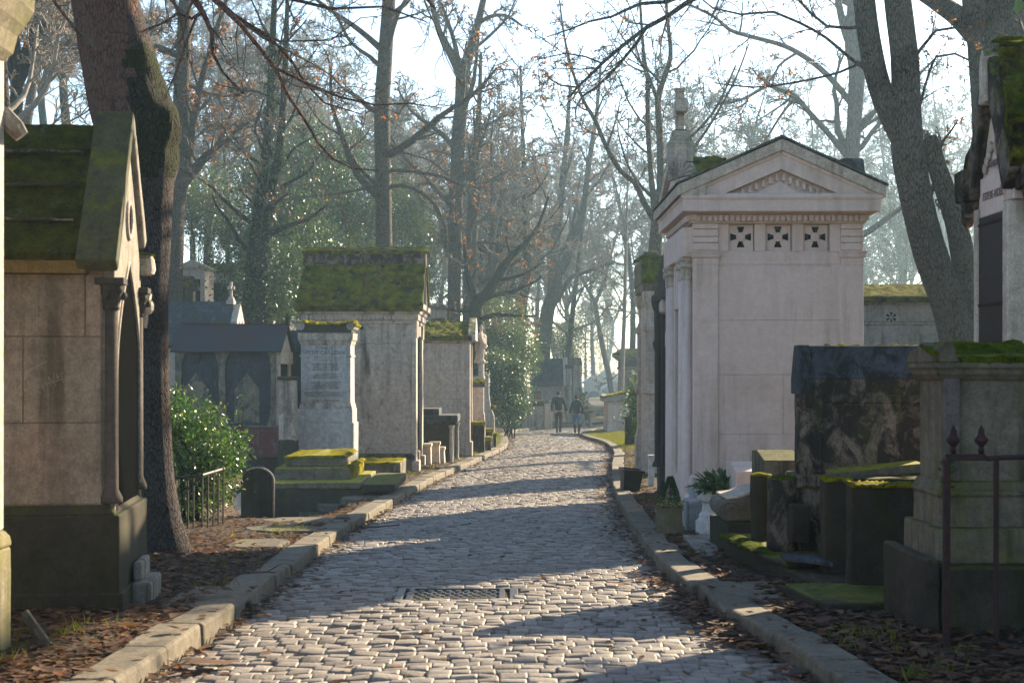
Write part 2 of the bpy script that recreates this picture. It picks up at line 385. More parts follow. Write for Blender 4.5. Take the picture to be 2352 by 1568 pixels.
M['bark_dark'] = bark('dark_bark', (0.062, 0.05, 0.042), (0.04, 0.033, 0.028), (0.018, 0.014, 0.012), 1.3, 0.3)
M['twig'] = plain('twig_bark', (0.125, 0.10, 0.08), 0.85, 0, 0.2)
M['twighazed'] = plain('haze_pale_twig', (0.26, 0.225, 0.19), 0.85, 0, 0.2)  # twig colour lifted to stand for haze and backlit rims
M['scratch'] = plain('scratched_stone', (0.30, 0.25, 0.18), 0.9, 0, 0.1)
M['carved'] = plain('carved_letter', (0.075, 0.072, 0.07), 0.95, 0, 0.1)
M['carvedred'] = plain('shallow_carved_letter', (0.24, 0.18, 0.155), 0.95, 0, 0.1)

def cobblemat():
    t = NT('paving_setts'); g = t.n('NewGeometry'); p = g.outputs['Position']
    c = t.ramp(g.outputs['Random Per Island'], [(0.0, (0.125, 0.102, 0.082)), (0.35, (0.168, 0.14, 0.115)), (0.7, (0.20, 0.17, 0.142)), (1.0, (0.24, 0.205, 0.17))])
    c = t.mix(0.55, c, t.ramp(t.noise(p, 28, 6, 0.75), [(0.3, 0.6), (0.65, 1.35)]), 'MULTIPLY')
    c = t.mix(t.ramp(t.noise(p, 0.55, 4), [(0.5, 0), (0.75, 0.45)]), c, (0.13, 0.105, 0.085))
    h = t.math('ADD', t.noise(p, 16, 4, 0.7), t.math('MULTIPLY', t.noise(p, 90, 3, 0.7), 0.4))
    rg = t.ramp(t.noise(p, 9, 4), [(0.3, 0.5), (0.7, 0.8)])
    return t.pbr(c, rg, t.bump(h, 0.55, 0.015), 0.3)
M['cobble'] = cobblemat()
def groundmat():
    t = NT('leafy_earth'); p = t.pos()
    q = t.mix(0.08, p, t.n('TexNoise', None, Vector=p, Scale=9.0).outputs['Color'], 'ADD')
    v = t.n('TexVoronoi', None, Vector=t.mapped(q, (1, 1, 0.4)), Scale=26.0)
    sep = t.n('SeparateColor', None, i0=v.outputs['Color']).outputs[0]
    leaf = t.ramp(sep, [(0.0, (0.016, 0.010, 0.007)), (0.35, (0.038, 0.022, 0.015)), (0.6, (0.075, 0.042, 0.026)), (0.85, (0.028, 0.02, 0.016)), (0.95, (0.15, 0.065, 0.02)), (1.0, (0.14, 0.11, 0.08))])
    earth = t.mix(t.noise(p, 2.2, 6, 0.7), (0.03, 0.021, 0.015), (0.075, 0.058, 0.04))
    c = t.mix(t.ramp(t.noise(p, 0.9, 6, 0.65), [(0.36, 0), (0.6, 0.9)]), earth, leaf)
    c = t.mix(t.ramp(t.noise(t.n('VectorMath', {'operation': 'ADD'}, i0=p, i1=(13.0, 4.0, 0.0)).outputs[0], 0.75, 7, 0.7), [(0.56, 0), (0.68, 0.85)]), c, t.mix(t.noise(p, 14, 4), (0.05, 0.055, 0.009), (0.14, 0.13, 0.018)))
    h = t.math('ADD', v.outputs['Distance'], t.noise(p, 30, 5, 0.8))
    return t.pbr(c, 0.95, t.bump(h, 0.7, 0.03), 0.2)
M['ground'] = groundmat()
M['jointsoil'] = plain('joint_soil', (0.03, 0.024, 0.017), 0.95, 0, 0.1, c2=(0.045, 0.035, 0.022), scale=4)
# ------------------------------------------------------------------ ground, road, kerbs
def make_ground():
    rows = list(np.arange(-6, 60, 0.5)) + list(np.arange(60, 110, 2.0)) + list(np.arange(110, 301, 10.0))
    offs = [0, .15, .3, .45, .6, .8, 1.0, 1.25, 1.5, 1.75, 2, 2.3, 2.6, 3, 3.5, 4, 4.5, 5, 6, 7, 8, 9, 10, 12, 14, 16, 18, 21, 24, 28, 34, 42, 55, 75, 110, 170]
    vs = []; fs = []; n = 2 * len(offs) + 2
    for Y in rows:
        Y = float(Y)
        l, r = XL(min(Y, 100)) - KW, XR(min(Y, 100)) + KW
        zr = zroad(Y)
        xs = [l - o for o in reversed(offs)] + [l + .02, r - .02] + [r + o for o in offs]
        for i, x in enumerate(xs):
            if i in (len(offs), len(offs) + 1): z = zr - 0.3
            else:
                z = zg(x, Y) + (0.03 * mnoise.noise(Vector((x * 1.3, Y * 1.3, 0))) + 0.02 * mnoise.noise(Vector((x * 4, Y * 4, 2))) if abs(x) < 12 else 0)
            vs.append((x, Y, z))
    for j in range(len(rows) - 1):
        for i in range(n - 1):
            a = j * n + i; fs.append((a, a + 1, a + n + 1, a + n))
    mb = MB(); mb.add(vs, fs)
    mb.build('ground', M['ground'], kind='structure', smooth=True, fixn=False)
# the left hill is measured from the straight part of the road
_zg0 = zg
def zg(x, Y):
    if x < XL(Y) - KW and Y > 58:
        l = min(XL(Y), 0.2) - KW
        if x >= l: return zroad(Y) + 0.1
        d = min(l - x, 60); dd = min(d, 26)
        return zroad(Y) + 0.1 + min(0.10 * dd + 0.013 * dd * dd + 0.03 * max(0, d - 26), 13)
    return _zg0(x, Y)
make_ground()

def make_road():
    rng = np.random.default_rng(5)
    g = 4
    U, V = np.meshgrid(np.array([-1, -.78, .78, 1]), np.array([-1, -.62, .62, 1]))
    # rounded plan: pull corners in, dome the top
    dome = (1 - 0.3 * np.abs(U) ** 8) * (1 - 0.6 * np.abs(V) ** 6)
    top = np.stack([U * (1 - 0.02 * V * V), V * (1 - 0.02 * U * U), dome], -1).reshape(-1, 3)
    ring = [(i, 0) for i in range(g)] + [(g - 1, j) for j in range(1, g)] + [(i, g - 1) for i in range(g - 2, -1, -1)] + [(0, j) for j in range(g - 2, 0, -1)]
    ridx = [j * g + i for i, j in ring]
    skirt = np.array([(top[k][0] * 1.02, top[k][1] * 1.04, -1.0) for k in ridx])
    tv = np.concatenate([top, skirt])
    tf = []
    for j in range(g - 1):
        for i in range(g - 1): tf.append((j*g+i, j*g+i+1, (j+1)*g+i+1, (j+1)*g+i))
    m = len(ridx)
    for k in range(m):
        k2 = (k + 1) % m; tf.append((g*g + k, g*g + k2, ridx[k2], ridx[k]))
    tf = np.array(tf)
    V_, F_ = [], []; base = 0
    Y = 3.0; row = 0
    drain = (-0.99, 0.06, 11.55, 12.32)
    while Y < 92:
        pitch = 0.138 + rng.uniform(-.008, .012)
        a, b = XL(Y) + 0.01, XR(Y) - 0.01
        slope = 0.0
        if Y > 50:
            h = 0.5; slope = ((XL(Y+h) + XR(Y+h)) - (XL(Y-h) + XR(Y-h))) / (4 * h)
        x = a - rng.uniform(0, 0.1) - (0.07 if row % 2 else 0)
        while x < b:
            w = rng.uniform(0.10, 0.172)
            xc = x + w / 2; x += w
            if xc < a or xc > b: continue
            yc = Y + 0.05 * math.sin(xc * 1.1 + row * .02) + rng.normal(0, .007)
            if drain[0] < xc < drain[1] and drain[2] < yc < drain[3]: continue
            z = zroad(yc) + crown(xc, yc) + rng.normal(0, .005) + .012 * mnoise.noise(Vector((xc * .9, yc * .9, 3)))
            v = tv.copy()
            v[:, 0] *= w / 2 * rng.uniform(.97, 1.01); v[:, 1] *= pitch / 2 * rng.uniform(.92, 1.0)
            hgt = rng.uniform(.010, .019)
            v[:, 2] = np.where(v[:, 2] < 0, -0.06, (v[:, 2] - 1) * hgt)
            v[:g*g, 2] += v[:g*g, 0] * rng.normal(0, .05) + v[:g*g, 1] * rng.normal(0, .06) + rng.normal(0, .0015, g*g)
            v[:g*g, 0] += rng.normal(0, .003, g*g); v[:g*g, 1] += rng.normal(0, .003, g*g)
            v += (xc, yc, z); V_.append(v); F_.append(tf + base); base += len(tv)
        Y += pitch; row += 1
    V_ = np.concatenate(V_); F_ = np.concatenate(F_)
    nb = len(V_)
    # bed of soil and sand between the setts
    bed = []; bf = []
    ys = [float(t) for t in np.arange(-6, 101, 1.0)]
    for t in ys:
        for k in range(9):
            x = XL(t) + (XR(t) - XL(t)) * k / 8; bed.append((x, t, zroad(t) + crown(x, t) - 0.026))
    for j in range(len(ys) - 1):
        for k in range(8):
            q = nb + j * 9 + k; bf.append((q, q + 1, q + 10, q + 9))
    me = bpy.data.meshes.new('road')
    allv = np.concatenate([V_, np.array(bed)])
    me.from_pydata(allv.tolist(), [], F_.tolist() + bf)
    me.materials.append(M['cobble']); me.materials.append(M['jointsoil'])
    mi = np.zeros(len(me.polygons), dtype=np.int32); mi[len(F_):] = 1
    me.polygons.foreach_set('material_index', mi)
    sm = np.zeros(len(me.polygons), dtype=bool); sm[:len(F_)] = True
    me.polygons.foreach_set('use_smooth', sm)
    o = bpy.data.objects.new('road', me); col.objects.link(o); o['kind'] = 'structure'
make_road()

def make_kerb(side, name, drainY):
    rr = random.Random(3 if side < 0 else 8)
    E = XL if side < 0 else XR
    mb = MB(); Y = -5.0
    while Y < 96:
        L = rr.uniform(0.85, 1.25) if Y < 48 else rr.uniform(0.5, 0.75)
        dr = drainY and Y <= drainY < Y + L + .3
        if dr: L = drainY + .55 - Y
        y0, y1 = Y + .006, Y + L - .006; Y += L
        a, b = E(y0), E(y1)
        d = Vector((b - a, y1 - y0, 0)).normalized(); nrm = Vector((side * d.y, -side * d.x, 0)) if side > 0 else Vector((-d.y, d.x, 0))
        w = KW * rr.uniform(.94, 1.08) if not dr else 0.58
        j = rr.uniform(-.012, .012); dz0, dz1 = rr.uniform(-.009, .009), rr.uniform(-.009, .009)
        z0, z1 = zroad(y0) + KH + dz0, zroad(y1) + KH + dz1
        p0 = Vector((a, y0, 0)) + nrm * j; p1 = Vector((b, y1, 0)) + nrm * j
        batter = .018
        if not dr:
            q = [(p0, 0, -.45), (p1, 0, -.45), (p1, w, -.45), (p0, w, -.45), (p0, batter, 0), (p1, batter, 0), (p1, w, 0), (p0, w, 0)]
            vs = []
            for i, (p, o, dz) in enumerate(q):
                zz = (z0 if p is p0 else z1) + dz
                vs.append((p.x + nrm.x * o, p.y + nrm.y * o, zz))
            mb.add(vs, [(3, 2, 1, 0), (4, 5, 6, 7), (0, 1, 5, 4), (1, 2, 6, 5), (2, 3, 7, 6), (3, 0, 4, 7)])
        else:
            # stone with an arched gully mouth cut through its face
            yc = drainY; zt = (z0 + z1) / 2; zb = zt - .45; h = .115; hw = .17
            zr0 = zt - KH - .03
            prof = [(y0, zb), (yc - hw, zb), (yc - hw, zr0)]
            for k in range(1, 8):
                a_ = math.pi * k / 8; prof.append((yc - hw * math.cos(a_), zr0 + h * math.sin(a_)))
            prof += [(yc + hw, zr0), (yc + hw, zb), (y1, zb), (y1, zt), (y0, zt)]
            xa, xb = (a, a - w) if side < 0 else (a, a + w)
            n = len(prof); tops = (n - 2, n - 1)
            vs = [(xa - (0 if side > 0 else 0), p, q) for p, q in prof] + [(xb, p, q) for p, q in prof]
            fs = [tuple(range(n)), tuple(range(n, 2 * n))] + [(i, (i + 1) % n, n + (i + 1) % n, n + i) for i in range(n)]
            mb.add(vs, fs)
    mb.build(name, M['kerbstone'], kind='structure', bevel=.022, wear=.009)
make_kerb(-1, 'kerb', 11.1)
make_kerb(1, 'kerb', 11.4)

# iron drain cover let into the setts
t = thing('drain_cover', 'rectangular studded iron drain cover set flush in the paving setts', 'drain cover', (-.465, 11.93, zroad(11.93)))
z = zroad(11.93) + crown(-.465, 11.93) - .012
x0, x1, y0, y1 = -.98, .05, 11.57, 12.30
mb = MB(); mb.frame([(x0, y0), (x1, y0), (x1, y1), (x0, y1)], [(x0 + .07, y0 + .03), (x1 - .07, y0 + .03), (x1 - .07, y1 - .03), (x0 + .07, y1 - .03)], 'z', z - .05, z)
M['castiron'] = plain('cast_iron', (0.09, 0.085, 0.08), 0.42, 0.6, 0.5, c2=(0.05, 0.04, 0.035))
mb.build('frame', M['castiron'], t, bevel=.006)
mb = MB(); mb.box(x0 + .075, x1 - .075, y0 + .035, y1 - .035, z - .06, z - .026)
rr = random.Random(4)
for i in range(11):
    for j in range(7):
        cx = x0 + .13 + i * .077 + (.03 if j % 2 else 0); cy = y0 + .08 + j * .093
        if cx < x1 - .13: mb.box(cx - .026, cx + .026, cy - .032, cy + .032, z - .026, z - .006 + rr.uniform(-.003, .003), .006)
mb.build('plate', M['castiron'], t)
for xx in (x0 + .10, x1 - .16):
    mb = MB(); mb.box(xx, xx + .05, y0 + .05, y1 - .05, z - .0255, z + .004, .004); mb.build('bar', M['castiron'], t)

# ------------------------------------------------------------------ litter of leaves, moss and grass
def scatter_leaves(name, spots, seed, mat, smin=.035, smax=.095):
    """spots: (x, y, z) where a leaf lies"""
    rr = random.Random(seed); mb = MB()
    for x, y, z in spots:
        s = rr.uniform(smin, smax); a = rr.uniform(0, 6.283); ca, sa = math.cos(a), math.sin(a)
        tilt = rr.uniform(-.6, .6); curl = rr.uniform(-.1, .5); w = s * rr.uniform(.5, .85)
        pts = []
        for u, v in ((-.5, 0), (-.2, .45), (-.05, 0), (-.2, -.45), (.15, .5), (.2, 0), (.15, -.5), (.55, 0)):
            lx, ly = u * s, v * w
            lz = curl * (abs(v) * w + u * u * s * .7) + tilt * lx * .5 + rr.uniform(0, .1) * s
            pts.append((x + lx * ca - ly * sa, y + lx * sa + ly * ca, z + .006 + max(0, lz) + abs(tilt) * s * .22))
        mb.add(pts, [(0, 2, 1), (0, 3, 2), (1, 2, 5, 4), (2, 3, 6, 5), (4, 5, 7), (5, 6, 7)])
    o = mb.build(name, mat, kind='stuff', fixn=False, smooth=True)
    return o
def leaf_spots():
    rr = random.Random(77); out = []
    def dens(x, y): return mnoise.noise(Vector((x * .8, y * .5, 9))) + .55
    # verges
    for _ in range(46000):
        y = 6 + 62 * rr.random() ** 1.9
        if rr.random() < .5:
            x = XL(y) - KW - abs(rr.gauss(0, 1.1)) - .02
        else: x = XR(y) + KW + abs(rr.gauss(0, 1.0)) + .02
        if rr.random() < dens(x, y): out.append((x, y, zg(x, y)))
    for _ in range(15000):
        y = rr.uniform(7.2, 17); d = rr.random() ** 1.3 * 3.0
        x = XL(y) - KW - d if rr.random() < .5 else XR(y) + KW + d
        if rr.random() < dens(x * 1.3, y * 1.6): out.append((x, y, zg(x, y) + rr.random() * .02))
    # gutters
    for _ in range(7500):
        y = 6 + 55 * rr.random() ** 1.5
        if rr.random() < .36: x = XL(y) + abs(rr.gauss(0, .11)) + .01
        else: x = XR(y) - abs(rr.gauss(0, .17)) - .01
        if mnoise.noise(Vector((y * 1.1, 3 if x < 0 else 9, 0))) + .42 > rr.random(): out.append((x, y, zroad(y) + crown(x, y) + rr.random() * .03))
    # heap at the right gully and scattered on the setts and kerbs
    for _ in range(420):
        y = rr.gauss(10.6, .8); x = XR(y) - abs(rr.gauss(0, .16)); out.append((x, y, zroad(y) + rr.random() * .07))
    for _ in range(380):
        y = 6 + 50 * rr.random() ** 1.6; x = XL(y) + (XR(y) - XL(y)) * rr.random(); out.append((x, y, zroad(y) + crown(x, y)))
    for _ in range(260):
        y = 6 + 40 * rr.random() ** 1.6
        x = XL(y) - rr.random() * KW if rr.random() < .5 else XR(y) + rr.random() * KW
        if rr.random() < dens(x * 3, y): out.append((x, y, zroad(y) + KH))
    return out
scatter_leaves('fallen_leaves', leaf_spots(), 5, M['leaflitter'])
rr = random.Random(12)
big = []
for _ in range(120):
    y = rr.uniform(7.5, 14)
    if rr.random() < .6: x = XR(y) - abs(rr.gauss(0, .25)) + rr.choice((0, 0, .5 + rr.random()))
    else: x = XL(y) + rr.gauss(-.3, .4)
    l, r = XL(y), XR(y)
    z = zroad(y) + crown(x, y) if l < x < r else (zroad(y) + KH if l - KW < x < r + KW else zg(x, y) + .02)
    big.append((x, y, z + .01))
big += [(XL(8.5) + .22 + rr.uniform(-.1, .1), 8.45 + rr.uniform(-.15, .15), zroad(8.5) + .01) for _ in range(5)]
scatter_leaves('fallen_leaves', big, 9, M['leaflitter'], .08, .15)
def grass_tufts():
    rr = random.Random(31); mb = MB()
    spots = []
    for _ in range(900):
        y = 7 + 55 * rr.random() ** 1.4
        x = XL(y) - KW - abs(rr.gauss(0, .8)) if rr.random() < .5 else XR(y) + KW + abs(rr.gauss(0, .8))
        if mnoise.noise(Vector((x * .7 + 13, y * .6 + 4, 0))) > .12: spots.append((x, y, zg(x, y)))
    for _ in range(1500):   # small lawn before the pedimented tomb
        y = rr.uniform(44, 59); x = XR(y) + KW + rr.random() ** 1.3 * 2.4; spots.append((x, y, zg(x, y)))
    for _ in range(700):   # sunlit grass on the bank opposite
        y = rr.uniform(40, 58); x = XL(y) - KW - rr.random() ** 1.3 * 1.6; spots.append((x, y, zg(x, y)))
    for _ in range(330):   # between setts
        y = rr.uniform(7, 14); x = XL(y) + (XR(y) - XL(y)) * rr.random(); spots.append((x, y, zroad(y) + crown(x, y) - .03))
    for x, y, z in spots:
        small = XL(y) < x < XR(y)
        for _ in range(4 if small else 9):
            a = rr.uniform(0, 6.28); h = rr.uniform(.02, .04) if small else rr.uniform(.03, .11); o = .015 if small else .06
            bx, by = x + rr.gauss(0, o), y + rr.gauss(0, o); lx, ly = math.cos(a) * h * .6, math.sin(a) * h * .6; w = .004 if small else .007
            mb.add([(bx - w, by, z - .01), (bx + w, by, z - .01), (bx + lx, by + ly, z + h)], [(0, 1, 2)])
    mb.build('grass', M['grass'], kind='stuff', fixn=False)
grass_tufts()

# fallen twigs, and a big curled leaf by the kerb
def twig_on(label, pts, r):
    mb = MB(); p = [Vector(q) for q in pts]; mb.tube(p, [r * (1 - .6 * i / (len(p) - 1)) for i in range(len(p))], 5)
    m = p[len(p) // 2]; mb.tube([m, m + Vector((.09, .07, .05)), m + Vector((.13, .16, .06))], [r * .6, r * .4, r * .2], 4)
    return tagp(mb.build('fallen_twig', M['twig'], fixn=False), label, 'twig')
def on_kerb(o, Y): return (XL(Y) + o, Y, (zroad(Y) + KH + .02) if -KW < o < 0 else zroad(Y) + .03)
twig_on('dark forked twig lying across the kerb by the sunken grave', [on_kerb(-.28, 19.4), on_kerb(-.1, 19.3), on_kerb(.03, 19.2), on_kerb(.3, 19.35), on_kerb(.55, 19.7)], .022)
twig_on('thin twig resting on the kerb stones near the wide drain stone', [on_kerb(-.25, 12.6), on_kerb(-.1, 12.65), on_kerb(-.01, 12.6)], .012)
scatter_leaves('big_leaf', [(XL(8.55) + .28, 8.55, zroad(8.55) + .03)], 4, M['leaflitter'], .34, .36)
o = bpy.data.objects['big_leaf']; del o['kind']; tagp(o, 'large curled dry leaf lying in the gutter at the near end of the kerb', 'leaf')

# ------------------------------------------------------------------ camera, sky, sun, air
cam_d = bpy.data.cameras.new('camera'); cam = bpy.data.objects.new('camera', cam_d); col.objects.link(cam)
cam.location = (0, 0, CZ); cam.rotation_euler = (R(90), 0, 0)
cam_d.lens = 50; cam_d.sensor_width = 36; cam_d.shift_y = 30.3 / 1024
cam_d.clip_start = .1; cam_d.clip_end = 2000
cam_d.dof.use_dof = True; cam_d.dof.focus_distance = 30; cam_d.dof.aperture_fstop = 5.6
scene.camera = cam
SUN_AZ, SUN_EL = 40.0, 24.0       # azimuth measured from the view towards the right
sd = Vector((math.sin(R(SUN_AZ)) * math.cos(R(SUN_EL)), math.cos(R(SUN_AZ)) * math.cos(R(SUN_EL)), math.sin(R(SUN_EL))))
sun_d = bpy.data.lights.new('sun', 'SUN'); sun_d.energy = 5.0; sun_d.angle = R(.53); sun_d.color = (1.0, .83, .58)
sun = bpy.data.objects.new('sun', sun_d); col.objects.link(sun); sun.rotation_euler = (-sd).to_track_quat('-Z', 'Y').to_euler()
sun.location = sd * 60
w = bpy.data.worlds.new('World'); scene.world = w; w.use_nodes = True
wn = w.node_tree.nodes; bg = wn['Background']
sky = wn.new('ShaderNodeTexSky'); sky.sky_type = 'NISHITA'; sky.sun_disc = False
sky.sun_elevation = R(SUN_EL); sky.sun_rotation = R(SUN_AZ); sky.air_density = 1.0; sky.dust_density = 0.6; sky.ozone_density = 2.0
w.node_tree.links.new(sky.outputs[0], bg.inputs[0]); bg.inputs[1].default_value = 0.08
scene.view_settings.view_transform = 'Standard'; scene.view_settings.look = 'None'; scene.view_settings.exposure = 2.0; scene.view_settings.gamma = 1
scene.cycles.use_denoising = True
scene.cycles.max_bounces = 8; scene.cycles.diffuse_bounces = 3; scene.cycles.glossy_bounces = 2; scene.cycles.transmission_bounces = 4; scene.cycles.volume_bounces = 1; scene.cycles.transparent_max_bounces = 8
scene.cycles.sample_clamp_indirect = 4.0
def make_haze(density):
    t = NT('haze_air'); pv = t.n('VolumePrincipled', None, Color=(.55, .82, 1.0), Density=density, Anisotropy=.45)
    t.t.links.new(pv.outputs[0], t.out.inputs['Volume'])
    mb = MB(); mb.box(-240, 260, -30, 330, -5, 34)
    mb.build('haze', t.m, kind='stuff')
make_haze(0.00095)
# ------------------------------------------------------------------ shared shapes for tombs
def bumpy(mb, a, b, c, d, th, nx, ny, amp, seed=0, scale=7.0, edge=True):
    """thick slab with a rough upper face; a-b is the lower edge, d-c the upper one"""
    a, b, c, d = map(Vector, (a, b, c, d)); n = (b - a).cross(d - a).normalized()
    if n.z < 0: n = -n
    off = Vector((seed * 3.1, seed * 1.7, seed))
    vs = []
    for j in range(ny + 1):
        for i in range(nx + 1):
            u, v = i / nx, j / ny
            p = (a * (1 - u) + b * u) * (1 - v) + (d * (1 - u) + c * u) * v
            q = p * scale + off
            h = (mnoise.noise(q) + .5 * mnoise.noise(q * 2.3) + .3 * mnoise.noise(q * 5.1)) * amp
            p = p + n * (h + amp * .4)
            if edge and (i in (0, nx) or j in (0, ny)):
                p = p + Vector((mnoise.noise(q * 1.7), mnoise.noise(q * 1.9 + Vector((5, 5, 5))), mnoise.noise(q * 1.3 + Vector((9, 2, 5))))) * amp * .9
            vs.append(p)
    N = (nx + 1) * (ny + 1); ring = [i for i in range(nx + 1)] + [j * (nx + 1) + nx for j in range(1, ny + 1)] + [ny * (nx + 1) + i for i in range(nx - 1, -1, -1)] + [j * (nx + 1) for j in range(ny - 1, 0, -1)]
    fs = [(j*(nx+1)+i, j*(nx+1)+i+1, (j+1)*(nx+1)+i+1, (j+1)*(nx+1)+i) for j in range(ny) for i in range(nx)]
    for k in ring:
        u, v = (k % (nx + 1)) / nx, (k // (nx + 1)) / ny
        p = (a * (1 - u) + b * u) * (1 - v) + (d * (1 - u) + c * u) * v
        vs.append(p - n * th)
    m = len(ring)
    for k in range(m): fs.append((ring[k], ring[(k + 1) % m], N + (k + 1) % m, N + k))
    fs.append(tuple(N + k for k in range(m)))
    mb.add(vs, fs)
def moss_line(mb, p, q, w, h, seed=0, seg=0.05):
    """cushion of moss along an edge"""
    p, q = Vector(p), Vector(q); L = (q - p).length; n = max(4, int(L / seg)); d = (q - p).normalized()
    s = d.cross(Vector((0, 0, 1))); s = s.normalized() if s.length > .1 else Vector((1, 0, 0)); u = s.cross(d)
    if u.z < 0: u = -u
    vs = []; k = 6
    for i in range(n + 1):
        c = p + d * (L * i / n); g = .55 + .9 * abs(mnoise.noise(c * 6 + Vector((seed, 0, 3)))) + .4 * mnoise.noise(c * 15)
        if i in (0, n): g *= .3
        for j in range(k + 1):
            a = math.pi * j / k
            r = 1 + .25 * mnoise.noise(c * 22 + Vector((j, seed, 0)))
            vs.append(c + s * (math.cos(a) * w * .5 * r * (.7 + .3 * g)) + u * (math.sin(a) * h * g * r))
    fs = [(i*(k+1)+j, i*(k+1)+j+1, (i+1)*(k+1)+j+1, (i+1)*(k+1)+j) for i in range(n) for j in range(k)]
    mb.add(vs, fs)
def letters(name, body, size, loc, rot, mat, parent, align='CENTER', spacing=1.0, depth=.002, label=None, space=1.0, line=1.0, sx=1.0):
    cu = bpy.data.curves.new(name, 'FONT'); cu.body = body; cu.size = size; cu.align_x = align; cu.extrude = depth; cu.space_character = space; cu.space_line = line
    cu.resolution_u = 3
    tmp = bpy.data.objects.new(name, cu); col.objects.link(tmp)
    dg = bpy.context.evaluated_depsgraph_get(); me = bpy.data.meshes.new_from_object(tmp.evaluated_get(dg))
    bpy.data.objects.remove(tmp); bpy.data.curves.remove(cu)
    me.materials.clear(); me.materials.append(mat)
    o = bpy.data.objects.new(name, me); col.objects.link(o); o.parent = parent
    o.location = Vector(loc) - origin_of(parent); o.rotation_euler = rot; o.scale = (sx, 1, 1)
    if label: o['label'] = label
    return o
FRONT = (R(90), 0, 0); WEST = (R(90), 0, R(-90)); EAST = (R(90), 0, R(90))
def gable(y0, y1, ze, zr): return [(y0, ze), (y1, ze), ((y0 + y1) / 2, zr)]
def arch_half(ya, yb, yc, zb, zs, za, zeave, zridge, far=False, n=8):
    """half of a pointed-arch facade in (y, z): ya outer edge, yb jamb, yc centre line"""
    pts = [(ya, zb), (yb, zb), (yb, zs)]
    for k in range(1, n + 1):
        t = k / n; pts.append((yb + (yc - yb) * (1 - math.cos(t * math.pi / 2)) ** .8 if False else yb + (yc - yb) * t ** 1.7, zs + (za - zs) * t))
    pts += [(yc, zridge), (ya, zeave)]
    return pts
def cross_shape(mb, cx, y0, y1, z0, h, w, t, zc=.68):
    mb.box(cx - t/2, cx + t/2, y0, y1, z0, z0 + h)
    mb.box(cx - w/2, cx - t/2, y0, y1, z0 + h*zc - t/2, z0 + h*zc + t/2); mb.box(cx + t/2, cx + w/2, y0, y1, z0 + h*zc - t/2, z0 + h*zc + t/2)
def lead(x, y, Y, zshift=0): return (px(x, Y), Y, pz(y, Y) + zshift)

# ------------------------------------------------------------------ LEFT SIDE
M['greenplinth'] = stone('greened_plinth', (0.19, 0.16, 0.105), (0.12, 0.10, 0.06), streak=.9, side=.5, moss=.6, alg=((0.06, 0.065, 0.008), (0.16, 0.15, 0.02)))
M['darkbrown'] = stone('dark_brown_stone', (0.085, 0.066, 0.052), (0.045, 0.037, 0.03), stain=(.015, .013, .01), streak=.9)  # dark brown stone with darker streaks
M['lichenedge'] = stone('lichened_slab_edge', (0.17, 0.16, 0.12), (0.04, 0.04, 0.025), stain=(.015, .015, .008), streak=.3, blot=.7)
M['facade'] = stone('grey_facade', (0.24, 0.21, 0.175), (0.17, 0.15, 0.125), streak=.9, side=.12)
# the corner of the nearest tomb, at the edge of the view
X0 = -3.06; Y1 = 8.66; g0 = zg(-3.2, 8.2)
t = thing('stone_chapel', 'pale sunlit chapel corner with mossy overhanging cornice and broken gargoyle', 'tomb chapel', (X0, 8.0, g0))
mb = MB(); mb.box(-5.2, X0 - .02, 7.0, Y1 - .03, g0 + .72, 4.5); mb.build('wall', M['cream'], t, bevel=.015, wear=.006)
mb = MB(); mb.box(-5.25, X0 + .012, 6.95, Y1 + .012, g0 - .1, g0 + .62, 0); mb.moulding([(.02, g0 + .62), (.01, g0 + .68), (-.02, g0 + .722)], -5.2, X0, 7.0, Y1); mb.build('plinth', M['greenplinth'], t, bevel=.02, wear=.01)
zc = pz(60, 8.6)
mb = MB(); mb.moulding([(-.02, zc - .22), (.02, zc - .16), (.05, zc - .05), (.09, zc + .02), (.13, zc + .12), (.135, zc + .35)], -5.2, X0, 7.0, Y1 - .05); mb.build('cornice', M['greenplinth'], t, wear=.025)
mb = MB(); moss_line(mb, (X0 + .11, 7.9, zc + .2), (X0 + .11, 8.75, zc + .2), .10, .08, 1); moss_line(mb, (X0 - .8, 8.74, zc + .3), (X0 + .12, 8.74, zc + .3), .12, .1, 2); mb.build('moss', M['greenmoss'], t, smooth=True)
zz = pz(290, 8.6)
mb = MB(); mb.tube([(X0 - .15, 8.66, zz + .1), (X0 - .03, 8.67, zz + .06), (X0 + .03, 8.68, zz), (X0 + .065, 8.69, zz - .05)], [.09, .07, .062, .045], 8); mb.build('gargoyle', M['facade'], t, wear=.02, label='broken stub of a carved gargoyle')

# thin broken slabs leaning on its plinth
for i, dx in enumerate((0, .05)):
    mb = MB(); k_ = 8.78 + i * .06; g1 = zg(X0 + .1, k_) - .03
    mb.prism([(X0 + .02, g1 + .24 - dx), (X0 + .06, g1 + .26 - dx), (X0 + .25 - dx, g1), (X0 + .19 - dx, g1)], 'y', k_, k_ + .04)
    solo('broken_slab', ['thin broken stone strip leaning on the plinth of the nearest chapel', 'second shorter stone strip leaning on the nearest plinth'][i], 'broken slab', mb, M['paving'], bevel=.006)
# chapel with the stone-slab roof
Cx, Cy = -2.87, 10.4
gz = zg(Cx - .4, Cy) - .03
t = thing('gothic_chapel', 'brown stone chapel with dark mossy slab roof and pointed arch doorway', 'tomb chapel', (Cx, Cy, gz), R(6.5)); t.scale = (1, .9, 1)
zp, ze, zr = .575, 2.40, 3.52
ym, yN, yF = 11.2, 10.45, 11.95
mb = MB(); mb.box(-5.2, -3.0, yN, yF, zp + .05, ze); mb.prism([(yN, ze), (yF, ze), (ym, zr - .06)], 'x', -5.2, -3.25)
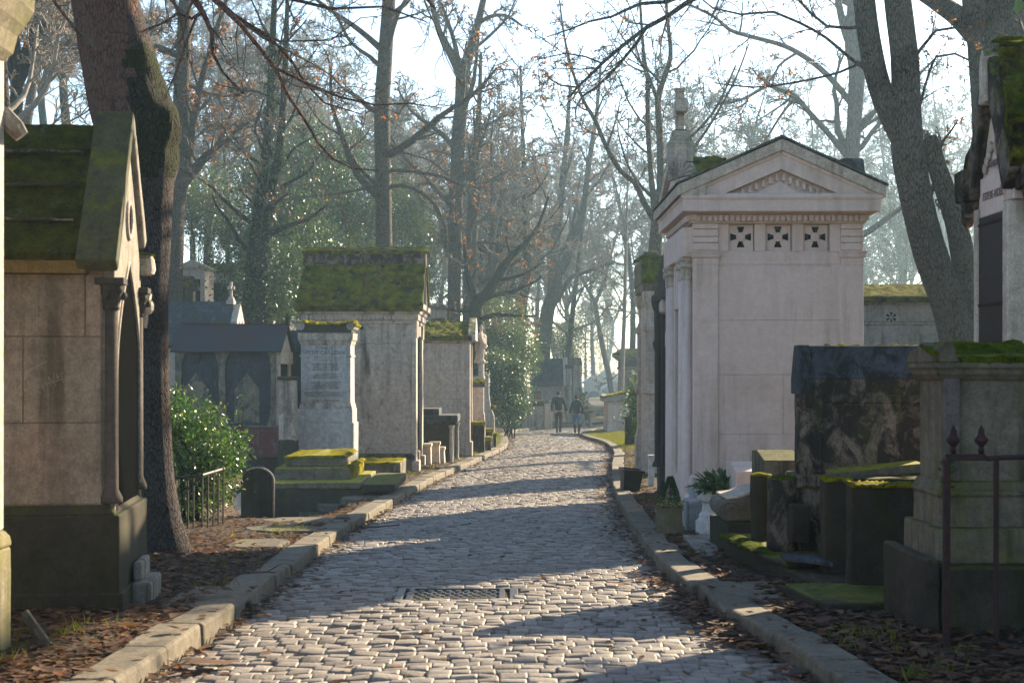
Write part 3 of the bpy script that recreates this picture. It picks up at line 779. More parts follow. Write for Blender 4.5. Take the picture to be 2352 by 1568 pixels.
# block joints on the flank, thin sunk lines are left between facing slabs
mb2 = MB()
rows = [(zp + .06, .95), (.955, 1.23), (1.235, 1.83), (1.835, ze - .02)]
for (a, b), cuts in zip([(zp + .06, 1.222), (1.23, 1.852), (1.86, ze - .09)], [(-5.2, -3.005), (-5.2, -3.56, -3.005), (-5.2, -3.12, -3.005)]):
    for k in range(len(cuts) - 1): mb2.box(cuts[k] + .004, cuts[k + 1] - .004, yN - .014, yN + .01, a, b)
body = mb.build('wall', M['brownish'], t)
mb2.build('facing', M['brownish'], t, bevel=.004)
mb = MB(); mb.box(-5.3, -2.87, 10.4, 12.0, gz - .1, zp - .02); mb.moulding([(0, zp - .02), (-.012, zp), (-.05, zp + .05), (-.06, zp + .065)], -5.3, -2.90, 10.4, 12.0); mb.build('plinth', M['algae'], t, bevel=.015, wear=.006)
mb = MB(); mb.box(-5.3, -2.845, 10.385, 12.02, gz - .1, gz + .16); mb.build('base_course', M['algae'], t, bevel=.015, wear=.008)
mb = MB(); mb.box(-2.845, -2.70, 10.85, 11.55, gz - .1, gz + .17); mb.box(-2.845, -2.78, 10.95, 11.45, gz + .17, gz + .32); mb.build('step', M['facade'], t, bevel=.02, wear=.008)
mb = MB()
mb.prism(arch_half(10.47, 10.56, ym, zp, 1.62, 2.44, ze, zr - .05), 'x', -3.0, -2.915)
mb.prism([(2 * ym - a, b) for a, b in arch_half(10.47, 10.56, ym, zp, 1.62, 2.44, ze, zr - .05)][::-1], 'x', -3.0, -2.915)
mb.build('facade', M['facade'], t, bevel=.008)
mb = MB(); mb.box(-2.99, -2.925, 10.53, 11.87, zp, 2.46); mb.build('door', M['blackinside'], t)  # black sheet painted for the dark inside of the doorway
mb = MB()
for s in (0, 1):
    pts = []
    for k in range(13):
        q = k / 12; b = .645; yy = b * (1 - q ** 1.7); pts.append((-2.912, ym + (yy if s else -yy), 1.62 + q * .83))
    mb.tube([(-2.912, ym + (.645 if s else -.645), zp)] + pts, .014, 6)
mb.build('arch_moulding', M['cream'], t, smooth=True)
mb = MB(); mb.lathe(-2.9, ym, [(.001, 2.72)], 4) if False else None
mb.tube([(-2.912, ym + .14 * math.cos(a), 2.78 + .14 * math.sin(a)) for a in [i * math.pi / 8 for i in range(17)]], .022, 6, cap=False); mb.build('oculus_ring', M['cream'], t, smooth=True)
mb = MB(); mb.prism([(ym + .12 * math.cos(i * math.pi / 8), 2.78 + .12 * math.sin(i * math.pi / 8)) for i in range(16)], 'x', -2.93, -2.912); mb.build('oculus', M['dark'], t)
for yy in (10.5, 11.9):
    mb = MB(); mb.lathe(-2.945, yy, [(.085, zp + .06), (.085, zp + .10), (.07, zp + .13), (.055, zp + .16), (.052, 2.05)], 12); co = mb.build('colonnette', M['darkbrown'], t, smooth=True)
    mb = MB(); mb.lathe(-2.945, yy, [(.055, 2.05), (.066, 2.07), (.06, 2.09), (.085, 2.18), (.10, 2.24)], 12); mb.box(-3.05, -2.84, yy - .105, yy + .105, 2.24, 2.29); 
    for a in range(6):
        b = a * math.pi / 3 + .3; mb.sphere((-2.945 + .088 * math.cos(b), yy + .088 * math.sin(b), 2.16 + .04 * (a % 2)), .034, 6, 4)
    mb.build('capital', M['black'], co, smooth=False, bevel=.006)
mb = MB(); mb.box(-5.3, -3.10, 10.30, 10.46, ze - .09, ze - .0); mb.build('eaves_edge', M['ochre'], t, wear=.006)
# slab roof in four courses, both slopes
def slope(mb, x0, x1, ya, za, yb, zb, courses, th, amp, seed):
    for k in range(courses):
        f0, f1 = k / courses, (k + 1) / courses + .015
        lift = .0
        A = lambda f, e: (ya + (yb - ya) * f, za + (zb - za) * f + e)
        p, q = A(f0, .055), A(min(1, f1), -.005)
        bumpy(mb, (x0, p[0], p[1]), (x1, p[0], p[1]), (x1, q[0], q[1]), (x0, q[0], q[1]), th, max(6, int((x1 - x0) / .07)), 5, amp, seed + k)
mb = MB(); slope(mb, -5.35, -3.13, 10.27, ze, ym, zr, 4, .10, .010, 1); slope(mb, -5.35, -3.13, 2*ym - 10.27, ze, ym, zr, 4, .10, .010, 9); mb.build('roof', M['roofmossdark'], t, fixn=True)
for q in (1, 2, 3):
    f = q / 4; yy, zz = 10.27 + (ym - 10.27) * f, ze + (zr - ze) * f
    mb = MB(); rq = random.Random(q); xs = [-5.3 + i * .072 for i in range(31)]
    mb.tube([(x, yy - .03 + rq.uniform(-.004, .004), zz + .035 + rq.uniform(-.006, .006)) for x in xs if x < -3.14], [rq.uniform(.006, .016) for x in xs if x < -3.14], 5); mb.build('course_edge', M['darkstone' if q == 9 else 'algae'] if q == 2 else M['lichenedge'], t)
mb = MB()
def coping(x0, x1, y_e, z_e, mat):
    m = MB(); d = Vector((0, ym - y_e, zr + .06 - z_e)); n = Vector((0, -d.z, d.y)).normalized() * (1 if y_e < ym else -1)
    a0 = Vector((0, y_e, z_e)); a1 = Vector((0, ym, zr + .06)); th = .12
    pts = [a0 + n * .04, a1 + Vector((0, 0, .06)), a1 + Vector((0, 0, -.10)), a0 - n * .09]
    m.prism([(p.y, p.z) for p in pts], 'x', x0, x1); return m
coping(-3.16, -2.87, 10.25, ze - .02, None).build('coping', stone('mossy_coping', (0.075, 0.073, 0.034), (0.045, 0.045, 0.02), streak=.5, side=.4, moss=.4, blot=.35, alg=((.03, .035, .005), (.09, .095, .012))), t, bevel=.02, wear=.006)
coping(-3.16, -2.87, 11.95, 2.66, None).build('coping', M['facade'], t, bevel=.02, wear=.006)
mb = MB(); mb.box(-3.0, -2.80, 11.9, 12.06, 2.40, 2.58, .02); mb.build('kneeler', M['pinkmoss'], t, bevel=.05, wear=.02)
mb = MB(); moss_line(mb, (-2.98, 11.97, 2.57), (-2.81, 11.97, 2.56), .12, .03, 3); mb.build('moss', M['greenmoss'], t, smooth=True)
mb = MB(); mb.sphere((-2.86, 11.95, 2.14), .055, 8, 6, (1, 1, 1.2)); mb.tube([(-2.92, 11.95, 2.23), (-2.83, 11.95, 2.21)], [.05, .04], 6); mb.tube([(-2.88, 11.95, 2.1), (-2.89, 11.95, 1.97)], [.03, .015], 6); mb.build('corbel', M['pinkmoss'], t, wear=.02)
# scratched graffiti strokes on the flank
mb = MB()
def scratch(pts):
    w = .003
    q = [(px(60 / 1.306 + a / 8.4 / 1.306, 10.43), pz(1060 / 1.306 + b / 8.4 / 1.306, 10.43)) for a, b in pts]
    for (xa, za), (xb, zb) in zip(q[:-1], q[1:]):
        d = Vector((xb - xa, zb - za)); 
        if d.length < 1e-6: continue
        n = Vector((-d.y, d.x)).normalized() * w * .5
        mb.add([(xa - n.x, yN - .0165, za - n.y), (xb - n.x, yN - .0165, zb - n.y), (xb + n.x, yN - .0165, zb + n.y), (xa + n.x, yN - .0165, za + n.y)], [(0, 1, 2, 3)])
for st in ([(480, 680), (350, 760), (330, 820), (420, 900), (600, 980)], [(500, 850), (800, 730), (1120, 640)], [(520, 610), (560, 620), (660, 880)], [(540, 605), (640, 640), (740, 760), (760, 830)], [(770, 570), (850, 830)], [(770, 570), (960, 780)], [(910, 490), (930, 650)], [(985, 490), (1000, 640), (1010, 560), (1060, 600)], [(1060, 490), (1110, 560), (1150, 740)], [(1100, 490), (1150, 480)], [(1215, 455), (1310, 440), (1410, 450)], [(1250, 460), (1260, 720)], [(1500, 460), (1570, 720)], [(1800, 350), (1650, 440), (1630, 540), (1700, 600), (1820, 640)], [(140, 480), (430, 360), (740, 180)], [(240, 340), (420, 180)], [(1260, 600), (1380, 570), (1490, 590)]): scratch(st)
mb.build('graffiti', M['scratch'], t, fixn=False, label='scratched letters reading CANAFFEIC')

# rusted iron railing by the laurel
def rail_fence(name, label, posts, mat, cat='railing', **k): pass
gy = 18.0; zf = zg(-4.0, gy)
t = thing('iron_railing', 'low black iron railing with thin bars in front of the laurel bush', 'railing', (-4.0, gy, zf))
zt = pz(1092, 18)
mb = MB(); mb.tube([(px(385, 18), 18.0, pz(1096, 18)), (px(440, 18), 18.02, pz(1094, 18)), (px(468, 18), 17.9, pz(1090, 18)), (px(492, 18), 18.6, pz(1084, 18))], .028, 6, flat=.6); mb.build('top_rail', M['iron'], t)
for xx, yy in ((402, 18.0), (431, 18.0), (444, 18.0), (466, 17.95), (473, 18.1), (480, 18.25), (486, 18.4), (492, 18.55)):
    zb = zg(px(xx, 18), 18) - .1
    mb = MB(); mb.tube([(px(xx, 18), yy, zb), (px(xx + .6, 18), yy, zt)], .013, 5); mb.build('bar', M['iron'], t)

# small round-topped headstone seen from behind
Yh = 20.0; x0, x1 = px(553, Yh), px(626, Yh); zb, zt = zg(px(590, Yh), Yh) - .2, pz(1075, Yh)
t = thing('headstone', 'small dark round-topped headstone with a pale rim painted as sunlight beside the sunken grave', 'headstone', ((x0 + x1) / 2, Yh, zb))
hw = (x1 - x0) / 2; xc = (x0 + x1) / 2
poly = [(x0, zb), (x1, zb)] + [(xc + hw * math.cos(a), zt - hw * .8 + hw * .8 * math.sin(a)) for a in [math.pi * i / 14 for i in range(15)]]
mb = MB(); mb.prism(poly, 'y', Yh, Yh + .10); mb.build('slab', M['darkbrown'], t, bevel=.012)
mb = MB(); mb.tube([(x1 + .005, Yh + .04, zb)] + [(xc + (hw + .008) * math.cos(a), Yh + .04, zt - hw * .8 + (hw * .8 + .008) * math.sin(a)) for a in [math.pi * i / 14 for i in range(0, 11)]], .02, 6); mb.build('rim', M['cream'], t, smooth=True)  # pale rim on the sunward side, sunlight put into the colour
# tilted pale marble plaques half hidden by the laurel
for i, (xa, ya, yb) in enumerate(((540, 1122, 1172), (545, 1168, 1215))):
    Yp = 21.5 - i * .6; mb = MB(); a, b = px(xa, Yp), px(xa + 30, Yp)
    mb.prism([(a, pz(yb, Yp)), (b, pz(yb - 8, Yp)), (b, pz(ya, Yp)), (a, pz(ya + 14, Yp))], 'y', Yp, Yp + .08)
    solo('grave_slab', ('upper' if i == 0 else 'lower') + ' tilted grey marble grave slab between laurel and round headstone', 'grave slab', mb, M['marble'], bevel=.008)

# walled sunken grave with stepped mossy block on top
Yw = 25.0
xa, xb = px(545, Yw), px(842, Yw); zb = zg(px(700, Yw), Yw) - .5; zt = pz(1108, Yw)
t = thing('sunken_grave', 'dark retaining wall of a sunken grave below mossy stepped block', 'grave', ((xa + xb) / 2, Yw, zb))
mb = MB(); mb.box(xa, xb - .05, Yw, Yw + 3.2, zb, zt - .1); mb.build('wall', M['darkstone'], t, bevel=.02, wear=.02)
mb = MB(); mb.box(px(600, Yw), px(826, Yw), Yw - .03, Yw + 3.0, zt - .1, zt + .01); mb.build('ledge', M['mossblock'], t, bevel=.02, wear=.012)
mb = MB(); mb.box(px(828, Yw) + .02, xb + .5, Yw - .01, Yw + 2.8, zt - .16, zt - .02); mb.build('side_kerb', M['darkstone'], t, bevel=.02, wear=.012)
Yb = 25.6
x0, x1 = px(640, Yb), px(800, Yb); z0 = pz(1100, Yb); zm = pz(1072, Yb); z2 = pz(1050, Yb)
t = thing('stepped_tomb', 'low stepped tomb block glowing with yellow moss before the family stele', 'tomb', ((x0 + x1) / 2, Yb, z0))
mb = MB(); mb.box(px(628, Yb), px(806, Yb), Yb, Yb + 2.2, z0 - .06, zm, .02); mb.build('lower_step', M['mossblock'], t, bevel=.03, wear=.02)
mb = MB(); mb.prism([(px(652, Yb), zm), (px(784, Yb), zm), (px(786, Yb), z2), (px(720, Yb), z2 + .05), (px(650, Yb), z2 - .01)], 'y', Yb + .15, Yb + 2.0); mb.build('upper_step', M['mossblock'], t, bevel=.03, wear=.02)
mb = MB(); bumpy(mb, (px(650, Yb), Yb + .13, z2 + .0), (px(787, Yb), Yb + .13, z2 + .02), (px(787, Yb), Yb + 2.0, z2 + .06), (px(650, Yb), Yb + 2.0, z2 + .02), .03, 22, 18, .022, 4)
moss_line(mb, (px(803, Yb), Yb, zm), (px(803, Yb), Yb + 2.2, zm), .16, .05, 5); moss_line(mb, (px(787, Yb), Yb + .15, z2), (px(787, Yb), Yb + 2.0, z2), .14, .05, 5)
bumpy(mb, (px(790, Yb), Yb - .01, z0 - .05), (px(808, Yb), Yb - .01, z0 - .05), (px(808, Yb), Yb + 2.1, zm), (px(790, Yb), Yb + 2.1, zm), .02, 5, 18, .02, 7)
mb.build('moss', M['brightmoss'], t, smooth=True, fixn=True)
mb = MB(); bumpy(mb, (px(806, Yb) + .012, Yb + .02, z0 - .05), (px(806, Yb) + .012, Yb + 2.15, z0 - .05), (px(804, Yb) + .005, Yb + 2.15, zm + .02), (px(804, Yb) + .005, Yb + .02, zm + .02), .02, 18, 5, .02, 17); mb.build('side_moss', M['brightmoss'], t, smooth=True)
# flat mossy slab to its right
Ys = 29.6
x0, x1 = px(815, Ys), px(916, Ys); gz = zg((x0 + x1) / 2, Ys)
t = thing('grave_slab', 'flat mossy grave slab at the foot of the tall stained mausoleum', 'grave slab', ((x0 + x1) / 2, Ys, gz))
mb = MB(); mb.box(x0, x1 - .1, Ys, Ys + 1.4, gz - .15, pz(1066, Ys)); mb.build('slab', M['mossblock'], t, bevel=.03, wear=.02)
mb = MB(); mb.box(x1 - .12, x1 + .04, Ys - .05, Ys + 1.5, gz - .15, pz(1060, Ys)); mb.build('kerb_block', M['mossblock'], t, bevel=.03, wear=.02)
mb = MB(); bumpy(mb, (x0, Ys - .02, pz(1062, Ys)), (x1 + .03, Ys - .02, pz(1062, Ys)), (x1 + .03, Ys + 1.4, pz(1060, Ys)), (x0, Ys + 1.4, pz(1060, Ys)), .03, 16, 16, .02, 8); mb.build('moss', M['brightmoss'], t, smooth=True)
# paving slabs along the kerb
for i, (xx, yy, ww, dd) in enumerate(((695, 1190, .95, .9), (742, 1168, .8, 1.0), (795, 1150, .75, 1.2), (835, 1136, .6, 1.1), (650, 1212, .9, .7), (590, 1246, .7, .6))):
    Yp = {0: 19.2, 1: 20.4, 2: 21.8, 3: 23.2, 4: 18.0, 5: 15.6}[i]; Xp = px(xx, Yp)
    while abs(pz(yy, Yp) - (zg(Xp, Yp) + .04)) > .012 and Yp < 40: 
        Yp += .02 if pz(yy, Yp) > zg(Xp, Yp) + .04 else -.02
        Xp = px(xx, Yp)
        if Yp < 12: break
    zz = zg(Xp, Yp) + .022; mb = MB(); rq = random.Random(i * 7 + 1); mb.prism([(Xp + ww/2 * math.cos(a) * rq.uniform(.75, 1.25) * 1.2, Yp + dd/2 * math.sin(a) * rq.uniform(.75, 1.25) * 1.2) for a in [.5, 1.3, 2.2, 2.9, 3.7, 4.5, 5.4]], 'z', zz - .12, zz + .008 * (i % 3))
    solo('paving_slab', ['worn paving slab nearest the sunken grave wall edge', 'second cracked paving slab beside the sunken grave', 'long mossy paving slab beside the sunken grave', 'mossy paving slab below the low stepped tomb', 'thin paving slab beside the round-topped headstone', 'lone worn paving slab among leaves by the big trunk'][i], 'paving slab', mb, M['paving'], group='paving slabs along the verge', bevel=.02, wear=.015)

# chapel with painted metal roof
Yc = 30.0; gz = zg(px(520, Yc), Yc) - .15
xL, xR = px(402, Yc), px(634, Yc); zb = gz; zwl = pz(976, Yc); ze = pz(806, Yc); zr = pz(746, Yc + .9)
t = thing('metal_roofed_chapel', 'low painted chapel with dark metal roof, iron cresting and red base', 'tomb chapel', ((xL + xR) / 2, Yc, gz))
mb = MB(); mb.box(xL + .05, xR - .04, Yc + .06, Yc + 1.7, zwl, ze); mb.build('wall', stone('blue_black_paint', (.03, .034, .045), (.05, .052, .06), stain=(.15, .12, .09), streak=.25, blot=.05), t)
mb = MB(); mb.box(xL, xR, Yc, Yc + 1.8, zb, zwl - .04); mb.build('base', M['redpaint'], t, bevel=.015)
mb = MB(); mb.box(xL - .03, xR + .03, Yc - .04, Yc + 1.82, zwl - .04, zwl + .0); mb.build('sill', M['plaster'], t, bevel=.01)
for a, b in ((402, 416), (502, 517), (622, 634)):
    mb = MB(); cxm = (px(a, Yc) + px(b, Yc)) / 2; w = px(b, Yc) - px(a, Yc)
    prof = []
    z0, z1 = zwl, ze - .02
    for f, k in ((0, 2.6), (.06, 2.0), (.14, 1.3), (.24, 1.0), (.76, 1.0), (.86, 1.25), (.93, 1.7), (1, 2.4)): prof.append((k, z0 + (z1 - z0) * f))
    lft = [(cxm - w/2 * k if a > 405 else cxm - w / 2, z) for k, z in prof]; rgt = [(cxm + w/2 * k if b < 630 else cxm + w / 2, z) for k, z in prof]
    mb.prism(lft[::-1][::-1] + rgt[::-1], 'y', Yc, Yc + .07); mb.build('pilaster', M['plaster'], t)
for cxp in (449, 567):
    mb = MB(); k = Yc; mb.prism([(px(cxp - 29, k), zwl + .05), (px(cxp + 29, k), zwl + .05), (px(cxp + 29, k), pz(893, k)), (px(cxp, k), pz(855, k)), (px(cxp - 29, k), pz(893, k))], 'y', Yc + .02, Yc + .065); mb.build('panel', M['plaster'], t, bevel=.008)
mb = MB(); mb.lathe(px(452, Yc), Yc + .03, [(.06, pz(834, Yc)), (.05, pz(830, Yc)), (.075, pz(822, Yc)), (.085, pz(812, Yc)), (.06, pz(806, Yc))], 10); mb.build('urn', M['black'], t, smooth=True, label='dark hanging urn ornament')
mb = MB(); m = Yc + .88
mb.prism([(Yc - .12, ze - .03), (Yc - .12, ze + .01), (m, zr + .02), (2*m - Yc + .12, ze + .01), (2*m - Yc + .12, ze - .03), (m, zr - .05)], 'x', xL - .08, xR + .13); mb.build('roof', M['zinc'], t, bevel=.01)
mb = MB(); n = 38
for i in range(n):
    x = xL - .02 + (xR - xL + .1) * i / (n - 1); mb.box(x - .012, x + .012, m - .012, m + .012, zr + .015, zr + .085, .008)
mb.box(xL - .02, xR + .1, m - .02, m + .02, zr + .01, zr + .03); mb.build('cresting', M['rust'], t)
mb = MB(); mb.box(px(641, Yc), px(648, Yc), m - .04, m + .04, zr - .05, pz(722, Yc)); mb.lathe(px(644.5, Yc), m, [(.035, pz(722, Yc)), (.001, pz(712, Yc))], 4, 4); mb.build('finial', M['rust'], t)
mb = MB(); mb.prism([(Yc + .05, ze), (Yc + 1.7, ze), (m, zr - .05)], 'x', xR - .04, xR + .06); mb.box(xR - .04, xR + .09, Yc + .02, Yc + 1.74, pz(835, Yc), ze); mb.build('pediment', M['cream'], t, bevel=.01)
mb = MB(); mb.box(xR - .04, xR + .05, Yc + .02, Yc + .3, zwl, pz(835, Yc)); mb.box(xR - .04, xR + .05, Yc + 1.44, Yc + 1.74, zwl, pz(835, Yc)); mb.build('jamb', M['cream'], t, bevel=.01)
mb = MB(); mb.box(xR - .04, xR + .012, Yc + .3, Yc + 1.44, zwl, pz(835, Yc)); mb.build('door', M['dark'], t)

# broken pillar stele
Yp = 28.3; x0, x1 = px(640, Yp), px(679, Yp); gz = zg(x0, Yp) - .2
t = thing('pillar_stele', 'narrow streaked pillar stele with a mossy cap on a crumbling base', 'stele', ((x0 + x1) / 2, Yp, gz))
mb = MB(); mb.box(x0, x1, Yp, Yp + .34, pz(1012, Yp), pz(870, Yp), .012); mb.build('shaft', M['stained'], t, bevel=.02, wear=.008)
mb = MB(); mb.box(x0 - .03, x1 + .03, Yp - .03, Yp + .37, pz(872, Yp), pz(864, Yp)); mb.build('cap', M['darkstone'], t, bevel=.015, wear=.01)
mb = MB(); mb.box(x0 - .04, x1 + .02, Yp - .05, Yp + .42, gz, pz(1008, Yp), .03); mb.build('base', M['darkstone'], t, bevel=.03, wear=.03)
# pale gabled tomb squeezed behind it
Yp = 33.5; x0, x1 = px(664, Yp), px(700, Yp); gz = zg(x0, Yp) - .2
t = thing('gabled_tomb', 'pale sunlit gable of a narrow tomb squeezed behind the family stele', 'tomb', (x1, Yp, gz))
m = Yp + .7
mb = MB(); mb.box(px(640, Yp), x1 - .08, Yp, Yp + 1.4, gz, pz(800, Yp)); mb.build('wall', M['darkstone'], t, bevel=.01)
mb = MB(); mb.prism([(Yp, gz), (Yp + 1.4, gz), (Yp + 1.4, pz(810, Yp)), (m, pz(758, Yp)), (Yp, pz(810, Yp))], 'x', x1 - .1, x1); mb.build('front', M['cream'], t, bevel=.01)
mb = MB(); mb.prism([(Yp - .06, pz(806, Yp)), (m, pz(756, Yp)), (Yp + 1.46, pz(806, Yp)), (m, pz(766, Yp))], 'x', px(640, Yp), x1 - .12); mb.build('roof', M['slateroof'], t)
mb = MB(); mb.box(x1 - .02, x1 + .02, m - .06, m + .06, pz(845, Yp), pz(775, Yp)); mb.build('plaque', M['dark'], t)

# family stele with inscription
Ys = 29.0; k = Ys
x0, x1 = px(691, k), px(805, k); xc = (x0 + x1) / 2; gz = zg(x1, k) - .15; D = .75
t = thing('family_stele', 'tall inscribed family stele with scroll top rimmed in bright yellow moss', 'stele', (xc, k, gz))
mb = MB(); mb.box(x0, x1, k, k + D, pz(924, k), pz(788, k)); shf = mb.build('shaft', M['greystele'], t, bevel=.008)
def layer(a, b, ya, yb, dy, name, bev=.012, mat='greystele', top=0):
    m = MB(); m.box(px(a, k), px(b, k), k - dy, k + D + dy, pz(ya, k), pz(yb, k), top); return m.build(name, M[mat], t, bevel=bev)
mb = MB(); hx = (x1 - x0) / 2
mb.moulding([(.03, pz(938, k)), (.03, pz(934, k)), (0, pz(922, k))], x0, x1, k, k + D); mb.build('chamfer', M['stained'], t)
layer(681, 810, 970, 938, .05, 'die'); layer(677, 813, 1100, 970, .09, 'base')
mb = MB(); mb.moulding([(0, pz(820, k)), (.018, pz(819, k)), (.018, pz(815, k)), (0, pz(814, k))], x0, x1, k, k + D); mb.build('band', M['greystele'], t)
mb = MB(); mb.moulding([(0, pz(792, k)), (.012, pz(790, k)), (.03, pz(782, k)), (.05, pz(780, k)), (.055, pz(768, k)), (.06, pz(764, k))], x0, x1, k, k + D); mb.build('cornice', M['stained'], t)
mb = MB(); mb.prism([(px(688, k), pz(764, k)), (px(808, k), pz(764, k)), (px(810, k), pz(742, k)), (px(798, k), pz(741, k)), (px(750, k), pz(745, k)), (px(700, k), pz(741, k)), (px(686, k), pz(742, k))], 'y', k - .05, k + D + .05); sto = mb.build('scroll_top', M['darkstone'], t, bevel=.02, wear=.008)
for xx in (691, 806):
    mb = MB(); r = .085; mb.tube([(px(xx, k), k - .07, pz(748, k)), (px(xx, k), k + D + .07, pz(748, k))], r, 14)
    for rr_ in (.06, .03): mb.tube([(px(xx, k) + rr_ * math.cos(a), k - .072, pz(748, k) + rr_ * math.sin(a)) for a in [i * math.pi / 6 for i in range(13)]], .009, 5, cap=False)
    mb.build('scroll', M['greystele'], sto)
mb = MB(); pts = [(686, 742), (694, 737), (706, 741), (730, 744), (750, 744), (780, 744), (796, 740), (806, 736), (812, 740), (815, 749)]
for (a, b), (c, d) in zip(pts[:-1], pts[1:]):
    for yy in (-.03, .15, .35, .55, .73): moss_line(mb, (px(a, k), k + yy, pz(b, k) - .015), (px(c, k), k + yy, pz(d, k) - .015), .24, .075, yy * 10, .035)
mb.tube([(px(742, k) + .07 + .055 * math.cos(a), k + .1, pz(743, k) + .055 * math.sin(a)) for a in [i * math.pi / 7 for i in range(8)]], .016, 6)
mb.build('moss', M['brightmoss'], t, smooth=True, fixn=True)
cm = M['carved']; yf = k - .004
letters('inscription', 'FAMILLE', .068, (xc, yf, pz(801, k)), FRONT, cm, shf, space=1.1)
letters('inscription', 'PETIT·CAILLOUX', .105, (xc, yf, pz(812.5, k)), FRONT, cm, shf, space=1.05, sx=.98)
letters('inscription', 'REPOSENT', .045, (xc, yf, pz(828, k)), FRONT, cm, shf, space=1.25)
letters('inscription', 'MARIE ANNE COURTIN\nNEE LE 4 JUILLET PETIT\nDECEDEE LE 17 MAI 1871\n—\nJEAN BAPTISTE PETIT\nDECEDE LE 14 MAI 1877\n—\nMADAME CATHERINE PETIT\nVEUVE JEAN BAPTISTE\nDECEDEE LE 19 MAI 1888\n—\nEUGENE PHILIPPE AUGUSTE CAILLOUX\nDECEDE LE 10 JANVIER LE 77 ANS\n—\nMARIE CATHERINE PETIT\nVEUVE PHILIPPE CAILLOUX\nNEE LE 7 JANVIER 1836\nDECEDEE LE 24 JUIN 1910', .052, (xc, yf, pz(838, k)), FRONT, cm, shf, line=1.02, sx=.95)

# tall stained mausoleum with moss-covered roof
Ym = 32.0; k = Ym
x0, x1 = px(700, k), px(946, k); gz = zg(x1, k) - .12; D = 2.5; m = k + D / 2
zw = pz(738, k); zt = pz(700, k)
t = thing('mausoleum', 'tall grey stained mausoleum with thick moss roof and dark slotted doorway', 'mausoleum', ((x0 + x1) / 2, m, gz))
mb = MB(); mb.box(x0, x1, k, k + D, pz(1045, k), zw); mb.build('wall', M['stained'], t, bevel=.01)
mb = MB(); mb.moulding([(.06, gz), (.06, pz(1046, k)), (.04, pz(1044, k)), (0, pz(1040, k))], x0, x1, k, k + D); mb.build('plinth', M['blackcrust'], t, bevel=.01)
mb = MB(); mb.moulding([(.0, pz(789, k)), (.02, pz(788, k)), (.02, pz(784, k)), (0, pz(783, k))], x0, x1, k, k + D); mb.build('band', M['stained'], t)
mb = MB(); mb.moulding([(0, zw - .06), (.03, zw - .04), (.03, zw + .02), (.07, zw + .04), (.07, zw + .16), (.10, zw + .18), (.13, zt - .12), (.19, zt - .09), (.2, zt + .02)], x0, x1 + .08, k, k + D); mb.build('cornice', M['stained'], t)
mb = MB(); n = 26
for i in range(n):
    x = x0 + .03 + (x1 - x0) * i / n; mb.box(x, x + .052, k - .105, k - .05, zw + .05, zw + .135)
mb.build('dentils', M['cream'], t)
zrr = pz(566, m); rx0, rx1 = px(676, k - .3), px(970, k - .3)
mb = MB()
bumpy(mb, (rx0, k - .32, zt - .02), (rx1, k - .32, zt - .02), (rx1, m - .5, zrr - .42), (rx0 + .1, m - .5, zrr - .42), .18, 46, 18, .035, 1)
bumpy(mb, (rx0, k + D + .32, zt - .02), (rx1, k + D + .32, zt - .02), (rx1, m + .5, zrr - .42), (rx0 + .1, m + .5, zrr - .42), .18, 30, 10, .035, 2)
mb.build('roof', M['roofmoss'], t, smooth=False)
mb = MB(); mb.prism([(k - .25, zt), (k + D + .25, zt), (m + .45, zrr - .5), (m - .45, zrr - .5)], 'x', rx0 + .1, rx1 - .04); mb.build('roof_core', M['darkstone'], t)
mb = MB(); mb.box(rx0 + .05, rx1 + .02, m - .55, m + .55, zrr - .5, zrr - .12); mb.build('ridge_block', M['blackcrust'], t, bevel=.02, wear=.02)
mb = MB(); bumpy(mb, (rx0 + .02, m - .6, zrr - .16), (rx1 + .05, m - .6, zrr - .16), (rx1 + .05, m, zrr - .02), (rx0 + .02, m, zrr - .02), .06, 46, 8, .03, 3); bumpy(mb, (rx0 + .02, m + .6, zrr - .16), (rx1 + .05, m + .6, zrr - .16), (rx1 + .05, m, zrr - .02), (rx0 + .02, m, zrr - .02), .06, 46, 8, .03, 4)
mb.build('ridge_moss', M['roofmoss'], t)
# front towards the road
fx = x1
mb = MB(); mb.prism([(k - .2, zt), (k + D + .2, zt), (m + .5, zrr - .55), (m - .5, zrr - .55)], 'x', fx - .02, fx + .12); mb.build('pediment', M['cream'], t, bevel=.01)
mb = MB(); mb.prism([(k + D + .28, zt - .02), (k + D + .28, zt + .1), (m, zrr - .22), (m, zrr - .36)], 'x', fx, fx + .22); mb.prism([(k - .22, zt - .14), (m, zrr - .44), (m, zrr - .3), (k - .22, zt - .02)], 'x', fx + .02, fx + .2); mb.build('raking_cornice', M['stained'], t, bevel=.015)
for a, b in ((k - .02, k + .42), (k + D - .42, k + D + .02)):
    mb = MB(); mb.box(fx, fx + .10, a, b, gz + .35, zw - .02); mb.box(fx + .1, fx + .125, a + .07, b - .07, pz(775, k), pz(735, k)); mb.build('pilaster', M['cream'], t, bevel=.015)
    mb = MB(); mb.box(fx, fx + .17, a - .05, b + .05, gz, gz + .35); mb.build('pilaster_base', M['cream'], t, bevel=.02)
mb = MB(); mb.box(fx, fx + .03, k + .42, k + D - .42, gz + .1, zw - .3); mb.build('door', M['dark'], t)
mb = MB(); mb.box(fx - .005, fx + .08, k + .42, k + D - .42, zw - .3, zw - .02); mb.build('lintel', M['stained'], t, bevel=.01)
mb = MB(); mb.add([(px(834, k), k - .004, pz(757, k)), (px(834, k), k - .004, pz(748, k)), (px(822, k), k - .004, pz(753, k))], [(0, 1, 2)]); mb.build('vent', M['blackinside'], t, fixn=False, label='small dark triangular vent')

